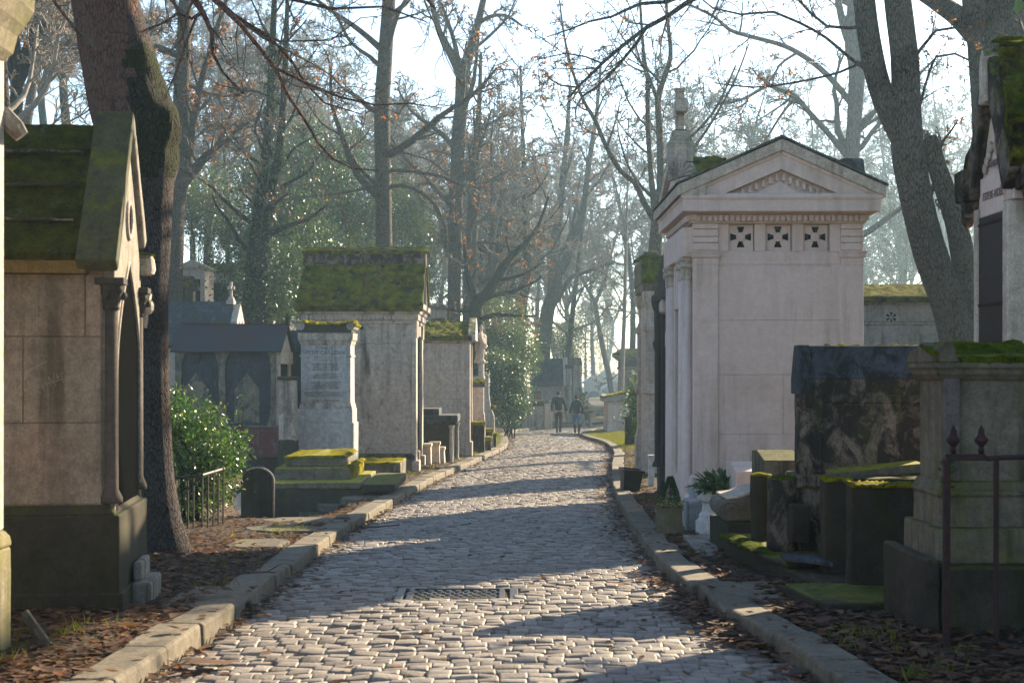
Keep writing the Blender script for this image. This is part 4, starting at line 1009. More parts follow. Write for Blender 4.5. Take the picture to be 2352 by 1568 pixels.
# dark table tomb and stumps before the next chapel
Yt = 36.0; k = Yt
t = thing('table_tomb', 'dark heavy table tomb with stacked slabs beside the tall mausoleum', 'tomb', (px(1005, k), k, zg(px(1005, k), k)))
gz = zg(px(1030, k), k) - .1
mb = MB(); mb.box(px(950, k), px(1034, k), k + .06, k + 1.7, gz, pz(975, k), .02); mb.build('chest', M['darkstone'], t, bevel=.02, wear=.012)
mb = MB(); mb.moulding([(-.04, pz(976, k)), (.02, pz(972, k)), (.05, pz(968, k)), (.05, pz(954, k)), (.03, pz(953, k))], px(945, k), px(1047, k), k, k + 1.7); mb.build('lid', M['slate'], t, bevel=.015)
mb = MB(); mb.box(px(950, k), px(1008, k), k + .1, k + 1.5, pz(953, k), pz(938, k)); mb.build('upper_slab', M['slate'], t, bevel=.015)
for s in (1036, 1044):
    mb = MB(); mb.lathe(px(s, k), k + (.1 if s < 1040 else 1.5), [(.09, gz), (.09, gz + .08), (.05, gz + .13), (.06, gz + .35), (.045, pz(985, k)), (.08, pz(978, k)), (.09, pz(975, k))], 10); mb.build('leg', M['greymoss'], t, smooth=True)
for i, (a, b, ya, yb, Yq) in enumerate(((968, 990, 1060, 1018, 34.4), (985, 1010, 1054, 1014, 35.1), (1000, 1021, 1050, 1026, 35.4))):
    mb = MB(); gz = zg(px(a, Yq), Yq) - .1; mb.box(px(a, Yq), px(b, Yq), Yq, Yq + .4, gz, pz(yb + 7, Yq), .01); mb.box(px(a - 1, Yq), px(b + 1, Yq), Yq - .03, Yq + .43, pz(yb + 7, Yq), pz(yb, Yq))
    solo('stone_post', ['squat lit stone post at the corner of the tall mausoleum', 'mossy stone post behind the squat corner post', 'low mossy stone post nearest the dark table tomb'][i], 'stone post', mb, M['pinkmoss'], group='stumpy grave posts', bevel=.015, wear=.01)

# small chapel of ashlar with moss roof
Yc = 39.5; k = Yc; D = 2.3; m = k + D / 2
x0, x1 = px(940, k), px(1068, k); gz = zg(x1, k) - .12; zt = pz(781, k)
t = thing('ashlar_chapel', 'cream ashlar chapel with shallow yellow-mossed roof and round dark vent', 'tomb chapel', ((x0 + x1) / 2, m, gz))
mb = MB(); mb.box(x0, x1, k, k + D, gz, zt)
mb.build('wall', M['cream'], t)
mb = MB()
rz = [gz + .3, pz(981, k), pz(915, k), pz(848, k), zt - .1]
cuts = [[x0, px(1018, k), x1], [x0, px(1000, k), x1], [x0, px(985, k), px(1050, k), x1], [x0, px(1012, k), x1]]
rr = random.Random(2)
for i in range(4):
    for a, b in zip(cuts[i][:-1], cuts[i][1:]): mb.box(a + .006, b - .006, k - .018, k + .01, rz[i] + .006, rz[i + 1] - .006)
mb.build('ashlar_blocks', M['cream'], t, bevel=.004)
mb = MB(); mb.moulding([(0, zt - .08), (.04, zt - .04), (.06, zt), (.15, zt + .02), (.17, zt + .14)], x0, x1, k, k + D); mb.build('cornice', M['stained'], t)
zr = pz(738, m)
mb = MB(); bumpy(mb, (x0 - .1, k - .2, zt + .1), (x1 + .2, k - .2, zt + .1), (x1 + .1, m, zr), (x0 - .1, m, zr), .12, 34, 14, .04, 5); bumpy(mb, (x0 - .1, k + D + .2, zt + .1), (x1 + .2, k + D + .2, zt + .1), (x1 + .1, m, zr), (x0 - .1, m, zr), .12, 24, 8, .04, 6)
mb.build('roof', M['roofmoss'], t)
mb = MB(); mb.prism([(k - .15, zt), (k + D + .15, zt), (k + D + .15, zt + .18), (m, zr + .12), (k - .15, zt + .18)], 'x', x1 + .08, x1 + .3); mb.build('pediment', M['pinkmoss'], t, bevel=.02, wear=.012)
for a in (k, k + D - .42):
    mb = MB(); mb.box(x1, x1 + .14, a, a + .42, gz + .5, zt); mb.box(x1, x1 + .2, a - .04, a + .46, gz, gz + .5); mb.build('pilaster', M['cream'], t, bevel=.012)
mb = MB(); mb.box(x1, x1 + .03, k + .42, k + D - .42, gz, zt - .2); mb.build('door', M['dark'], t)
mb = MB(); mb.prism([(px(966, k) + .11 * math.cos(i * math.pi / 8), pz(808, k) + .11 * math.sin(i * math.pi / 8)) for i in range(16)], 'y', k - .022, k + .0); vnt = mb.build('vent', M['blackinside'], t, label='round dark vent crossed by a stone bar')
mb = MB(); mb.box(px(960, k), px(973, k), k - .03, k - .0221, pz(809.5, k), pz(806.5, k)); mb.build('vent_bar', M['cream'], vnt)
mb = MB()
mb.sphere((x1 + .36, k + D - .2, zt - .15), .14, 8, 6, (1, 1, 1.5)); mb.tube([(x1 + .3, k + D - .2, zt + .25), (x1 + .42, k + D - .2, zt - .05), (x1 + .28, k + D - .2, zt - .6)], [.16, .15, .07], 8); mb.build('console', M['pinkmoss'], t, wear=.03)

# lantern column and stele beyond
Yc = 46.0; k = Yc; xc = px(1101, k); gz = zg(xc, k) - .1
t = thing('lantern_pillar', 'carved stone pillar with lantern-shaped head rising behind a mossy stele', 'pillar', (xc, k, gz))
mb = MB(); mb.box(xc - .22, xc + .1, k, k + .4, gz, pz(862, k)); mb.build('pier', M['greymoss'], t, bevel=.02)
mb = MB(); mb.lathe(xc + .06, k + .1, [(.13, pz(870, k)), (.13, pz(866, k)), (.1, pz(862, k)), (.1, pz(835, k)), (.15, pz(832, k)), (.15, pz(828, k)), (.085, pz(824, k)), (.1, pz(812, k)), (.12, pz(805, k)), (.1, pz(800, k)), (.13, pz(796, k)), (.18, pz(790, k)), (.18, pz(772, k)), (.15, pz(768, k)), (.06, pz(765, k)), (.05, pz(756, k)), (.07, pz(752, k)), (.02, pz(744, k))], 8); mb.build('shaft', M['cream'], t, bevel=.01)
Yc = 43.5; k = Yc; gz = zg(px(1100, k), k) - .1
t = thing('moss_topped_stele', 'slim pale stele with thick moss on its cap before the lantern pillar', 'stele', (px(1100, k), k, gz))
mb = MB(); mb.box(px(1083, k), px(1111, k), k, k + .5, pz(985, k), pz(886, k)); mb.box(px(1081, k), px(1115, k), k - .04, k + .54, gz, pz(948, k), .03); mb.build('shaft', M['cream'], t, bevel=.015)
mb = MB(); mb.box(px(1081, k), px(1114, k), k - .05, k + .55, pz(888, k), pz(878, k)); mb.build('cap', M['darkstone'], t, bevel=.01)
mb = MB(); bumpy(mb, (px(1081, k), k - .06, pz(878, k)), (px(1114, k), k - .06, pz(878, k)), (px(1112, k), k + .5, pz(868, k)), (px(1083, k), k + .5, pz(868, k)), .04, 10, 8, .03, 3); mb.build('moss', M['roofmoss'], t)
Yc = 48.5; k = Yc; gz = zg(px(1122, k), k) - .1
t = thing('curved_stele', 'grey stele with sloping shoulder and scroll foot at the bush edge', 'stele', (px(1122, k), k, gz))
mb = MB(); mb.prism([(px(1108, k), gz), (px(1136, k), gz), (px(1135, k), pz(955, k)), (px(1127, k), pz(935, k)), (px(1123, k), pz(905, k)), (px(1123, k), pz(862, k)), (px(1112, k), pz(852, k)), (px(1108, k), pz(856, k))], 'y', k, k + .6); mb.build('body', M['greymoss'], t, bevel=.02)
mb = MB(); mb.sphere((px(1133, k), k + .2, pz(935, k)), .1, 8, 6); mb.build('scroll', M['brightmoss'], t, smooth=True)
# yellow moss blocks
for i, (a, b, ya, yb, Yq, mo) in enumerate(((1085, 1113, 1030, 968, 41.3, 1), (1076, 1087, 1040, 1013, 41.0, 0), (1112, 1132, 1024, 984, 44.5, 1), (1120, 1140, 1018, 994, 45.0, 1), (1113, 1128, 1028, 1003, 42.6, 1))):
    gz = zg(px(a, Yq), Yq) - .1; nm = ['tall block with a bright yellow moss top beside the ashlar chapel', 'small lit stone stump against the ashlar chapel', 'upper mossy step of a grave below the curved stele', 'outer mossy step block nearest the evergreen bush', 'lowest mossy step beside the tall yellow-topped block'][i]
    t = thing('stone_block', nm, 'stone block', (px(a, Yq), Yq, gz), group='mossy blocks by the bend')
    mb = MB(); mb.box(px(a, Yq), px(b, Yq), Yq, Yq + .6, gz, pz(yb, Yq)); mb.build('block', M['darkstone'] if mo else M['cream'], t, bevel=.02, wear=.012)
    if mo:
        mb = MB(); bumpy(mb, (px(a, Yq) - .01, Yq - .02, pz(yb + 2, Yq)), (px(b, Yq) + .02, Yq - .02, pz(yb + 2, Yq)), (px(b, Yq) + .02, Yq + .6, pz(yb, Yq)), (px(a, Yq) - .01, Yq + .6, pz(yb, Yq)), .08, 8, 8, .03, i); mb.build('moss', M['brightmoss'], t)

# slate-roofed chapel with cross, behind the big trunk
Yc = 37.0; k = Yc; D = 2.0; m = k + D/2; x0, x1 = px(352, k), px(524, k); gz = zg(x1, k) - .3
t = thing('slate_chapel', 'chapel with blotched slate roof and small stone cross behind the metal roofed chapel', 'tomb chapel', ((x0 + x1) / 2, k, gz))
mb = MB(); mb.box(x0, x1, k, k + D, gz, pz(790, k)); mb.build('wall', M['cream'], t, bevel=.01)
mb = MB(); zt, zr = pz(792, k), pz(692, m)
bumpy(mb, (x0 - .1, k - .2, zt), (x1 - .04, k - .2, zt), (x1 - .04, m, zr), (x0 - .1, m, zr), .1, 26, 12, .016, 2); bumpy(mb, (x0 - .1, k + D + .2, zt), (x1 - .04, k + D + .2, zt), (x1 - .04, m, zr), (x0 - .1, m, zr), .1, 20, 6, .016, 3)
mb.build('roof', M['slateroof'], t)
mb = MB(); mb.prism([(k - .22, zt), (m, zr - .06), (k + D + .22, zt)], 'x', x1 - .04, x1 + .14); mb.build('gable_front', M['cream'], t, bevel=.015)
mb = MB(); xx = px(513, k); mb.box(xx - .1, xx + .1, m - .15, m + .15, zr - .08, pz(685, k)); mb.lathe(xx, m, [(.09, pz(685, k)), (.075, pz(680, k)), (.05, pz(676, k))], 4, 4); cpd = mb.build('cross_pedestal', M['cream'], t, bevel=.01)
mb = MB(); s = .035; mb.box(xx - s, xx + s, m - s, m + s, pz(676, k), pz(641, k)); mb.box(xx - s, xx + s, m - .14, m + .14, pz(659, k), pz(652, k)); mb.box(xx - .1, xx + .1, m - s + .004, m + s - .004, pz(659.5, k), pz(651.5, k)); mb.build('cross', M['cream'], cpd, bevel=.008)

# tombs higher on the bank
def bank_tomb(name, label, a, b, ytop, ybot, Y, kind, mat='cream'):
    x0, x1 = px(a, Y), px(b, Y); gz = min(zg(x0, Y), pz(ybot, Y)) - .4; D = 1.6; m = Y + D / 2; ze = pz(ytop, Y)
    t = thing(name, label, 'tomb chapel', ((x0 + x1) / 2, Y, gz))
    mb = MB(); mb.box(x0, x1, Y, Y + D, gz, ze); mb.build('wall', M[mat], t, bevel=.02)
    mb = MB(); mb.moulding([(0, ze - .12), (.08, ze - .05), (.1, ze)], x0, x1, Y, Y + D); mb.build('cornice', M[mat], t)
    h = (x1 - x0) * .28
    mb = MB()
    if kind == 'gable': mb.prism([(x0 - .12, ze), (x1 + .12, ze), ((x0 + x1) / 2, ze + h)], 'y', Y - .1, Y + D + .1); mb.build('pediment', M[mat], t, bevel=.01)
    else: bumpy(mb, (x0 - .12, Y - .12, ze), (x1 + .12, Y - .12, ze), (x1 + .1, m, ze + .35), (x0 - .1, m, ze + .35), .08, 20, 8, .03, 1); bumpy(mb, (x0 - .12, Y + D + .12, ze), (x1 + .12, Y + D + .12, ze), (x1 + .1, m, ze + .35), (x0 - .1, m, ze + .35), .08, 14, 6, .03, 2); mb.build('roof', M['roofmoss'], t)
    mb = MB(); xm = (x0 + x1) / 2; mb.box(xm - .3, xm + .3, Y - .02, Y + .05, gz, ze - .45); mb.build('door', M['dark'], t)
    return t
bank_tomb('hillside_tomb', 'sunlit pale tomb with pediment higher on the wooded bank', 412, 470, 612, 690, 52, 'gable')
bank_tomb('hillside_tomb', 'weathered mossy-roofed tomb beside it on the wooded bank', 474, 540, 622, 700, 55, 'roof', 'stained')
bank_tomb('hillside_tomb', 'low dark mossy tomb beside the thin trunk on the bank', 376, 425, 655, 700, 47, 'roof', 'darkstone')
t = thing('stone_cross', 'thin pale stone cross standing among leaves on the wooded bank', 'cross', P(489, 605, 58))
mb = MB(); xx = px(489, 58); mb.box(xx - .05, xx + .05, 57.95, 58.05, pz(640, 58), pz(575, 58)); mb.box(xx - .16, xx + .16, 57.955, 58.045, pz(592, 58), pz(586, 58)); mb.build('cross', M['cream'], t, bevel=.01)
mb = MB(); mb.box(xx - .3, xx + .3, 57.8, 58.4, zg(xx, 58) - .2, pz(630, 58), .05); mb.build('pedestal', M['greymoss'], t, bevel=.02)
bank_tomb('hillside_tomb', 'pale hazy tomb glimpsed between trunks above the ashlar chapel', 982, 1030, 706, 760, 62, 'gable')

# ------------------------------------------------------------------ round the bend
Yc = 66; k = Yc; gz = zg(px(1230, k), k) - .2
t = thing('block_tomb', 'dark ivy-edged block tomb beyond the evergreen bush', 'tomb', (px(1230, k), k, gz))
mb = MB(); mb.box(px(1200, k), px(1248, k), k, k + 1.2, gz, pz(932, k)); mb.build('block', M['stained'], t, bevel=.02)
mb = MB(); mb.box(px(1198, k), px(1250, k), k - .05, k + 1.25, pz(932, k), pz(919, k)); mb.build('cap', M['darkstone'], t, bevel=.03, wear=.02)
mb = MB(); mb.box(px(1250, k), px(1268, k), k - .1, k + .8, gz, pz(930, k)); mb.lathe(px(1259, k), k + .3, [(.2, pz(930, k)), (.2, pz(926, k)), (.12, pz(920, k)), (.04, pz(917, k))], 4, 4); mb.build('end_post', M['pinkmoss'], t, bevel=.02)
Yc = 72; k = Yc; gz = zg(px(1235, k), k) - .2
t = thing('brick_pillar', 'red brick gate pillar behind the dark block tomb', 'pillar', (px(1236, k), k, gz))
mb = MB(); mb.box(px(1228, k), px(1243, k), k, k + .35, gz, pz(897, k)); mb.build('shaft', stone('brick_red', (.22, .09, .07), (.16, .07, .055), streak=.2), t, bevel=.01)
mb = MB(); mb.box(px(1226, k), px(1245, k), k - .04, k + .39, pz(897, k), pz(893, k)); mb.build('cap', M['cream'], t, bevel=.01)
Yc = 73; k = Yc
t = thing('iron_railing', 'fine iron railing between a pale post and the brick pillar', 'railing', (px(1215, k), k, zg(px(1215, k), k)))
mb = MB()
mb.tube([(px(1198, k), k, pz(894, k)), (px(1230, k), k, pz(894, k))], .02, 4); mb.build('top_rail', M['iron'], t)
for i in range(8):
    mb = MB(); mb.tube([(px(1202 + i * 3.6, k), k, zg(px(1202, k), k)), (px(1202 + i * 3.6, k), k, pz(892, k))], .012, 4); mb.build('bar', M['iron'], t)
# a chapel with a dark slate roof, turned side-on
Yc = 78; k = Yc; D = 2.4; m = k + D/2; x0, x1 = px(1222, k), px(1288, k); gz = zg(x1, k) - .2; zt = pz(884, k); zr = pz(822, m)
t = thing('slate_chapel', 'distant pale chapel with a steep dark slate roof behind the walking couple', 'tomb chapel', ((x0 + x1) / 2, k, gz))
mb = MB(); mb.box(x0, x1 + .2, k, k + D, gz, zt); mb.build('wall', M['cream'], t, bevel=.01)
mb = MB(); mb.prism([(k - .2, zt - .02), (m, zr), (k + D + .2, zt - .02)], 'x', x0 - .1, x1 + .15); mb.build('roof', M['slate'], t, bevel=.02)
mb = MB(); mb.prism([(k - .25, zt - .05), (m, zr + .06), (k + D + .25, zt - .05)], 'x', x1 + .15, x1 + .42); mb.build('gable_front', M['cream'], t, bevel=.01)
mb = MB(); mb.tube([(px(1296, k), m, zr), (px(1296, k), m, pz(800, k))], .04, 5); mb.box(px(1293, k), px(1299, k), m - .03, m + .03, pz(808, k), pz(806, k)); mb.build('finial', M['iron'], t)
# mossy gothic tomb front beside it
Yc = 74; k = Yc; x0, x1 = px(1302, k), px(1335, k); gz = zg(x1, k) - .2
t = thing('gothic_tomb', 'narrow gothic tomb front with mossy canopy behind the couple', 'tomb', ((x0 + x1) / 2, k, gz))
mb = MB(); mb.box(x0, px(1312, k), k, k + 1.5, gz, pz(842, k)); mb.box(px(1316, k), px(1330, k), k + .1, k + 1.5, gz, pz(830, k)); mb.build('pier', M['stained'], t, bevel=.02)
mb = MB(); mb.box(px(1300, k), px(1318, k), k - .1, k + 1.6, pz(845, k), pz(836, k)); mb.box(px(1312, k), px(1338, k), k, k + 1.6, pz(838, k), pz(820, k), .05); mb.build('canopy', M['mossblock'], t, bevel=.03, wear=.03)
mb = MB(); mb.lathe(px(1333, k), k + .1, [(.1, gz), (.08, gz + .4), (.06, pz(900, k)), (.1, pz(890, k)), (.07, pz(870, k)), (.12, pz(850, k)), (.1, pz(838, k))], 8); mb.build('colonnette', M['cream'], t, smooth=True)
# low mossy bench-like tomb
Yc = 69; k = Yc; gz = zroad(k)
t = thing('low_tomb', 'low mossy slab tomb on splayed feet next to the woman', 'tomb', (px(1348, k), k, gz))
mb = MB(); mb.box(px(1332, k), px(1363, k), k, k + 1.2, pz(948, k), pz(941, k)); mb.build('slab', M['mossblock'], t, bevel=.02)
for a, b, c, d in ((1338, 1346, 1334, 1342), (1354, 1360, 1352, 1358)):
    mb = MB(); mb.prism([(px(a + 3, k), gz - .3), (px(b + 3, k), gz - .3), (px(d, k), pz(947, k)), (px(c, k), pz(947, k))], 'y', k + .1, k + 1.0); mb.build('foot', M['greymoss'], t, bevel=.01)
# hazy white tombs at the far end
def far_tomb(label, a, b, ye, yt, yb, Y, arch=True, mat='marble'):
    x0, x1 = px(a, Y), px(b, Y); gz = min(pz(yb, Y), zg((x0 + x1) / 2, Y)) - .3; ze, zt = pz(ye, Y), pz(yt, Y); xm = (x0 + x1) / 2
    t = thing('white_tomb', label, 'tomb chapel', (xm, Y, gz))
    mb = MB(); mb.box(x0, x1, Y, Y + 2.5, gz, ze); mb.build('wall', M[mat], t, bevel=.02)
    mb = MB(); mb.prism([(x0 - .25, ze), (x1 + .25, ze), (x1 + .25, ze + .18), (xm, zt), (x0 - .25, ze + .18)], 'y', Y - .25, Y + 2.7); mb.build('pediment', M[mat], t, bevel=.03)
    w = (x1 - x0) * .3
    mb = MB(); zs = gz + (ze - gz) * .62
    mb.prism([(xm - w, gz), (xm + w, gz)] + [(xm + w * math.cos(q), zs + w * math.sin(q)) for q in [math.pi * i / 10 for i in range(11)]], 'y', Y - .04, Y + .02) if arch else mb.box(xm - w, xm + w, Y - .04, Y + .02, gz, zs + w)
    mb.build('door', M['slate'], t)
    for s in (x0, x1 - .3):
        mb = MB(); mb.box(s, s + .3, Y - .1, Y, gz, ze); mb.build('pilaster', M[mat], t, bevel=.02)
    return t
far_tomb('hazy white tomb with round arch and pale pediment at the far end', 1343, 1383, 880, 861, 950, 165)
far_tomb('hazy white tomb with low gable partly behind the thin young tree', 1392, 1432, 895, 872, 950, 150, False)
far_tomb('faint pale tomb between the two white ones, farthest back', 1372, 1402, 868, 850, 945, 200, False)
far_tomb('faint pale pedimented tomb in haze left of the plane trees', 1396, 1424, 872, 853, 940, 230)
for i, (a, yb) in enumerate(((1364, 975), (1368, 966), (1372, 958), (1376, 951))):
    Yq = 78 + i * 3.0; mb = MB(); mb.box(px(a, Yq), px(1420, Yq), Yq, Yq + 3.2, zg(px(1390, Yq), Yq) - .6, pz(yb, Yq))
    solo('stone_step', ['lowest', 'second', 'third', 'topmost'][i] + ' shallow pale step of the path climbing into the haze', 'step', mb, M['greymoss'], group='steps rising beyond the bend', bevel=.02)
M['faintletter'] = plain('worn_letter', (0.07, 0.055, 0.042), 0.95, 0, 0.1, c2=(0.02, 0.017, 0.013))
M['scrollstone'] = stone('dull_brown_grey_stone', (0.15, 0.125, 0.10), (0.10, 0.083, 0.066), streak=.6, side=.25)
M['lichenpil'] = stone('lichened_grey_stone', (0.12, 0.098, 0.088), (0.075, 0.06, 0.05), stain=(0.04, 0.038, 0.012), streak=0.9, side=0.3, alg=((0.03, 0.032, 0.006), (0.09, 0.082, 0.014)))
# ------------------------------------------------------------------ RIGHT SIDE
# main mausoleum
Y0 = 18.5; k = Y0; x0, x1 = px(1592, k), px(1983, k); D = 2.45; y1 = k + D; m = k + D / 2; xm = (x0 + x1) / 2
gz = zg(x0, k) - .12
S = lambda y: pz(y, k)
t = thing('mausoleum', 'large pinkish limestone mausoleum with pediments, cross on top and three wheel-cross vents', 'mausoleum', (xm, m, gz))
zA, zB = S(606), S(484)
mb = MB(); mb.box(x0 + .04, x1 - .04, k + .06, y1, S(1100), S(575)); mb.build('wall', M['pink'], t)
mb = MB(); mb.box(x0 + .1, x1 - .1, k + .03, k + .07, S(1085), S(996)); mb.box(x0 + .1, px(1800, k), k + .03, k + .07, S(995.7), S(860)); mb.box(px(1800.3, k), x1 - .1, k + .03, k + .07, S(995.7), S(860)); mb.box(x0 + .1, x1 - .1, k + .03, k + .07, S(859.7), S(735)); mb.box(x0 + .1, x1 - .1, k + .03, k + .07, S(734.7), S(612)); mb.build('wall_panel', M['pink'], t, bevel=.006)
for a, b in ((1592, 1650), (1932, 1984)):
    mb = MB(); mb.box(px(a, k), px(b, k), k, k + .1, S(1088), S(608)); mb.build('pilaster', M['pink'], t, bevel=.008)
    mb = MB(); mb.moulding([(0, S(608)), (0, S(592)), (.02, S(590)), (.03, S(583)), (.045, S(578)), (.045, S(575.5))], px(a, k), px(b, k), k, k + .12); mb.build('capital', M['pink'], t, bevel=.004)
    mb = MB()
    for ya, yb in ((574, 557), (556, 543), (542, 526), (525, 513)): mb.box(px(a, k), px(b, k), k + .002, k + .1, S(ya), S(yb))
    mb.build('frieze_block', M['pink'], t, bevel=.008)
mb = MB(); mb.box(px(1650, k), px(1932, k), k + .05, k + .2, S(606), S(577)); mb.build('frieze_band', M['pink'], t, bevel=.006)
mb = MB(); mb.moulding([(.09, gz), (.09, S(1140)), (.05, S(1132)), (.05, S(1108)), (.03, S(1100)), (0, S(1092)), (-.03, S(1087))], x0, x1, k, y1); mb.build('plinth', M['pink'], t, bevel=.012)
mb = MB(); mb.box(x0 + .02, x1 - .02, k + .16, y1 - .02, S(577), S(508)); mb.build('frieze', M['pink'], t)
# frieze strips round the three vents
xs = [1650, 1675, 1735, 1760, 1822, 1847, 1908, 1932]
for i in range(0, 8, 2):
    mb = MB(); mb.box(px(xs[i], k), px(xs[i + 1], k), k + .05, k + .17, S(576), S(512)); mb.build('frieze_pier', M['pink'], t, bevel=.006)
for cx in (1704, 1790, 1876):
    c, cz = px(cx, k), S(542); r, ri = .135, .048
    mb = MB(); mb.box(px(cx - 29, k), px(cx + 29, k), k + .11, k + .162, S(575), S(514)); vpn = mb.build('vent_panel', M['pink'], t)
    mb = MB()
    for q in range(4):
        a = q * math.pi / 2
        def rot(u, v): return (c + u * math.cos(a) - v * math.sin(a), k + .105, cz + u * math.sin(a) + v * math.cos(a))
        mb.add([rot(.04, -.018), rot(r, -.05), rot(r, .05), rot(.04, .018)], [(0, 1, 2, 3)])
    mb.build('vent_opening', M['blackinside'], vpn, fixn=False)
    mb = MB(); 
    for rr_ in (.052, .028): mb.tube([(c + rr_ * math.cos(b), k + .1, cz + rr_ * math.sin(b)) for b in [i * math.pi / 8 for i in range(17)]], .008, 5, cap=False)
    mb.prism([(c + .05 * math.cos(i * math.pi / 8), cz + .05 * math.sin(i * math.pi / 8)) for i in range(16)], 'y', k + .094, k + .112); mb.build('vent_boss', M['pink'], vpn)
# cornice
kc = 18.22; Sc = lambda y: pz(y, kc); ov = k - kc
mb = MB(); mb.moulding([(0, S(513)), (.03, S(511)), (.03, S(507)), (.06, S(505)), (.06, S(494)), (.10, S(490)), (.12, S(485))], x0, x1, k + .02, y1); mb.build('bed_moulding', M['pink'], t)
mb = MB(); n = 30
for i in range(n):
    x = px(1598, k) + (px(1985, k) - px(1598, k)) * i / n; mb.box(x, x + .045, k - .085, k - .02, S(508), S(496))
for i in range(28):
    y = k + (D) * i / 28; mb.box(x0 - .095, x0 - .03, y, y + .05, S(508), S(496))
mb.build('dentils', M['pink'], t)
cx0, cx1 = px(1568, kc), px(2024, kc)
mb = MB(); mb.moulding([(-.06, Sc(486)), (0, Sc(484)), (0, Sc(458)), (.012, Sc(456)), (.02, Sc(452)), (.02, Sc(449)), (0, Sc(445))], cx0, cx1, kc, y1 + ov); mb.build('cornice', M['pink'], t, bevel=.006)
zc = Sc(445); za = Sc(318); xa = px(1796, kc); xl, xr = px(1556, kc), px(2036, kc); zl = Sc(421)
# near pediment with its recessed tympanum
xq0, xq1 = px(1668, kc), px(1924, kc); zq = Sc(387)
mb = MB()
mb.frame([(px(1572, kc), zc), (px(2022, kc), zc), (xa, Sc(343))], [(xq0, Sc(442)), (xq1, Sc(442)), (xa, zq)], 'y', kc + .03, kc + .35); mb.build('tympanum', M['pink'], t)
mb = MB(); mb.prism([(xq0 - .05, Sc(444)), (xq1 + .05, Sc(444)), (xa, zq + .05)], 'y', kc + .16, kc + .3); mb.build('tympanum_back', M['pink'], t)
mb = MB(); mb.prism([(px(1738, kc), Sc(443)), (px(1850, kc), Sc(443)), (xa, Sc(413))], 'y', kc + .115, kc + .161); mb.build('inner_pediment', M['pink'], t, bevel=.006)
mb = MB()
for s in (-1, 1):
    for i in range(7):
        u = (i + .5) / 7.6; x = xa + s * (xq1 - xa) * u * .93; zt = Sc(443) + (zq - Sc(443)) * (1 - abs(x - xa) / (xq1 - xa)) - .035
        mb.box(x - .02, x + .02, kc + .105, kc + .161, max(zt - .085, Sc(443)), zt)
mb.build('dentil_course', M['pink'], t)
def rake(y_a, y_b, xl, zl, xa, za, xr, zr, th, off):
    m_ = MB(); m_.prism([(xl, zl - th), (xa, za - th * 1.04), (xa, za), (xl, zl)], 'y', y_a, y_b); m_.prism([(xa, za - th * 1.04), (xr, zr - th), (xr, zr), (xa, za)], 'y', y_a, y_b); return m_
rake(kc - .03, y1 + ov + .03, xl, Sc(424), xa, za + .0, xr, Sc(427), .145, 0).build('raking_cornice', M['pinkmoss'], t, bevel=.012)
rake(kc + .012, kc + .2, xl + .05, Sc(443), xa, za - .13, xr - .05, Sc(445), .07, 0).build('raking_moulding', M['pink'], t, bevel=.02)
mb = MB(); mb.prism([(xl - .02, Sc(423)), (xa, za + .012), (xr + .02, Sc(426)), (xr + .02, Sc(422)), (xa, za + .045), (xl - .02, Sc(419))], 'y', kc - .045, y1 + ov + .04); mb.build('roof', stone('mossy_roof_stone', (.10, .095, .075), (.06, .058, .045), streak=.2, moss=.55, blot=.4), t, wear=.008)
# front gable towards the road, its ridge runs across
za2 = pz(366, m); fx = cx0
mb = MB(); mb.prism([(kc, zc), (y1 + ov, zc), (m, za2 - .18)], 'x', fx + .04, fx + .4); mb.build('front_tympanum', M['pink'], t)
mb = MB(); th = .15
mb.prism([(kc - .02, Sc(424)), (kc - .02, Sc(424) - th), (m, za2 - th), (m, za2)], 'x', fx - .03, fx + .3); mb.prism([(y1 + ov + .02, Sc(424)), (m, za2), (m, za2 - th), (y1 + ov + .02, Sc(424) - th)], 'x', fx - .03, fx + .3); mb.build('front_raking_cornice', M['pinkmoss'], t, bevel=.012)
mb = MB(); bumpy(mb, (fx + .1, kc + .55, Sc(412)), (xa - .5, kc + .8, Sc(392)), (xa - .5, m, za2 + .03), (fx + .1, m, za2 + .03), .04, 14, 12, .025, 3); mb.build('roof_moss', M['roofmoss'], t)
# stone cross on its pedestal
pcx = px(1558, m) + .02; W = lambda y: pz(y, m)
mb = MB(); mb.lathe(pcx, m, [(.165, W(380)), (.165, W(334)), (.175, W(331)), (.16, W(326)), (.12, W(314)), (.105, W(308)), (.115, W(306)), (.115, W(303)), (.075, W(298))], sq=4); cpd = mb.build('cross_pedestal', M['pinkmoss'], t, bevel=.012)
mb = MB(); mb.box(pcx - .06, pcx + .06, m - .06, m + .06, W(300), W(214)); mb.lathe(pcx, m, [(.06, W(214)), (.062, W(212)), (.075, W(206)), (.078, W(203))], sq=4)
mb.box(pcx - .058, pcx + .058, m - .28, m + .28, W(264), W(234)); mb.lathe(pcx, m - .2, [(.082, W(263)), (.088, W(236))], sq=4); mb.build('cross', M['pinkmoss'], cpd, bevel=.012)
# shell antefix at the near corner
ax = px(1540, kc); 
mb = MB(); pr = [(px(1536, kc), Sc(416)), (px(1588, kc), Sc(400)), (px(1580, kc), Sc(376)), (px(1566, kc), Sc(362)), (px(1550, kc), Sc(357)), (px(1536, kc), Sc(357))]
mb.prism(pr, 'y', kc - .02, kc + .10); c0 = Vector((px(1562, kc), kc - .03, Sc(400)))
for i in range(7):
    a = R(20 + i * 25); mb.tube([c0, c0 + Vector((math.cos(a) * .17, 0, math.sin(a) * .2))], [.012, .026], 5)
mb.sphere(c0, .05, 8, 6); mb.build('antefix', M['stained'], t, bevel=.015)
mb = MB(); mb.box(px(1920, y1), px(1985, y1), y1 - .2, y1 + .3, pz(430, y1), pz(366, y1), .04); mb.build('rear_acroterion', M['slateroof'], t, bevel=.03)
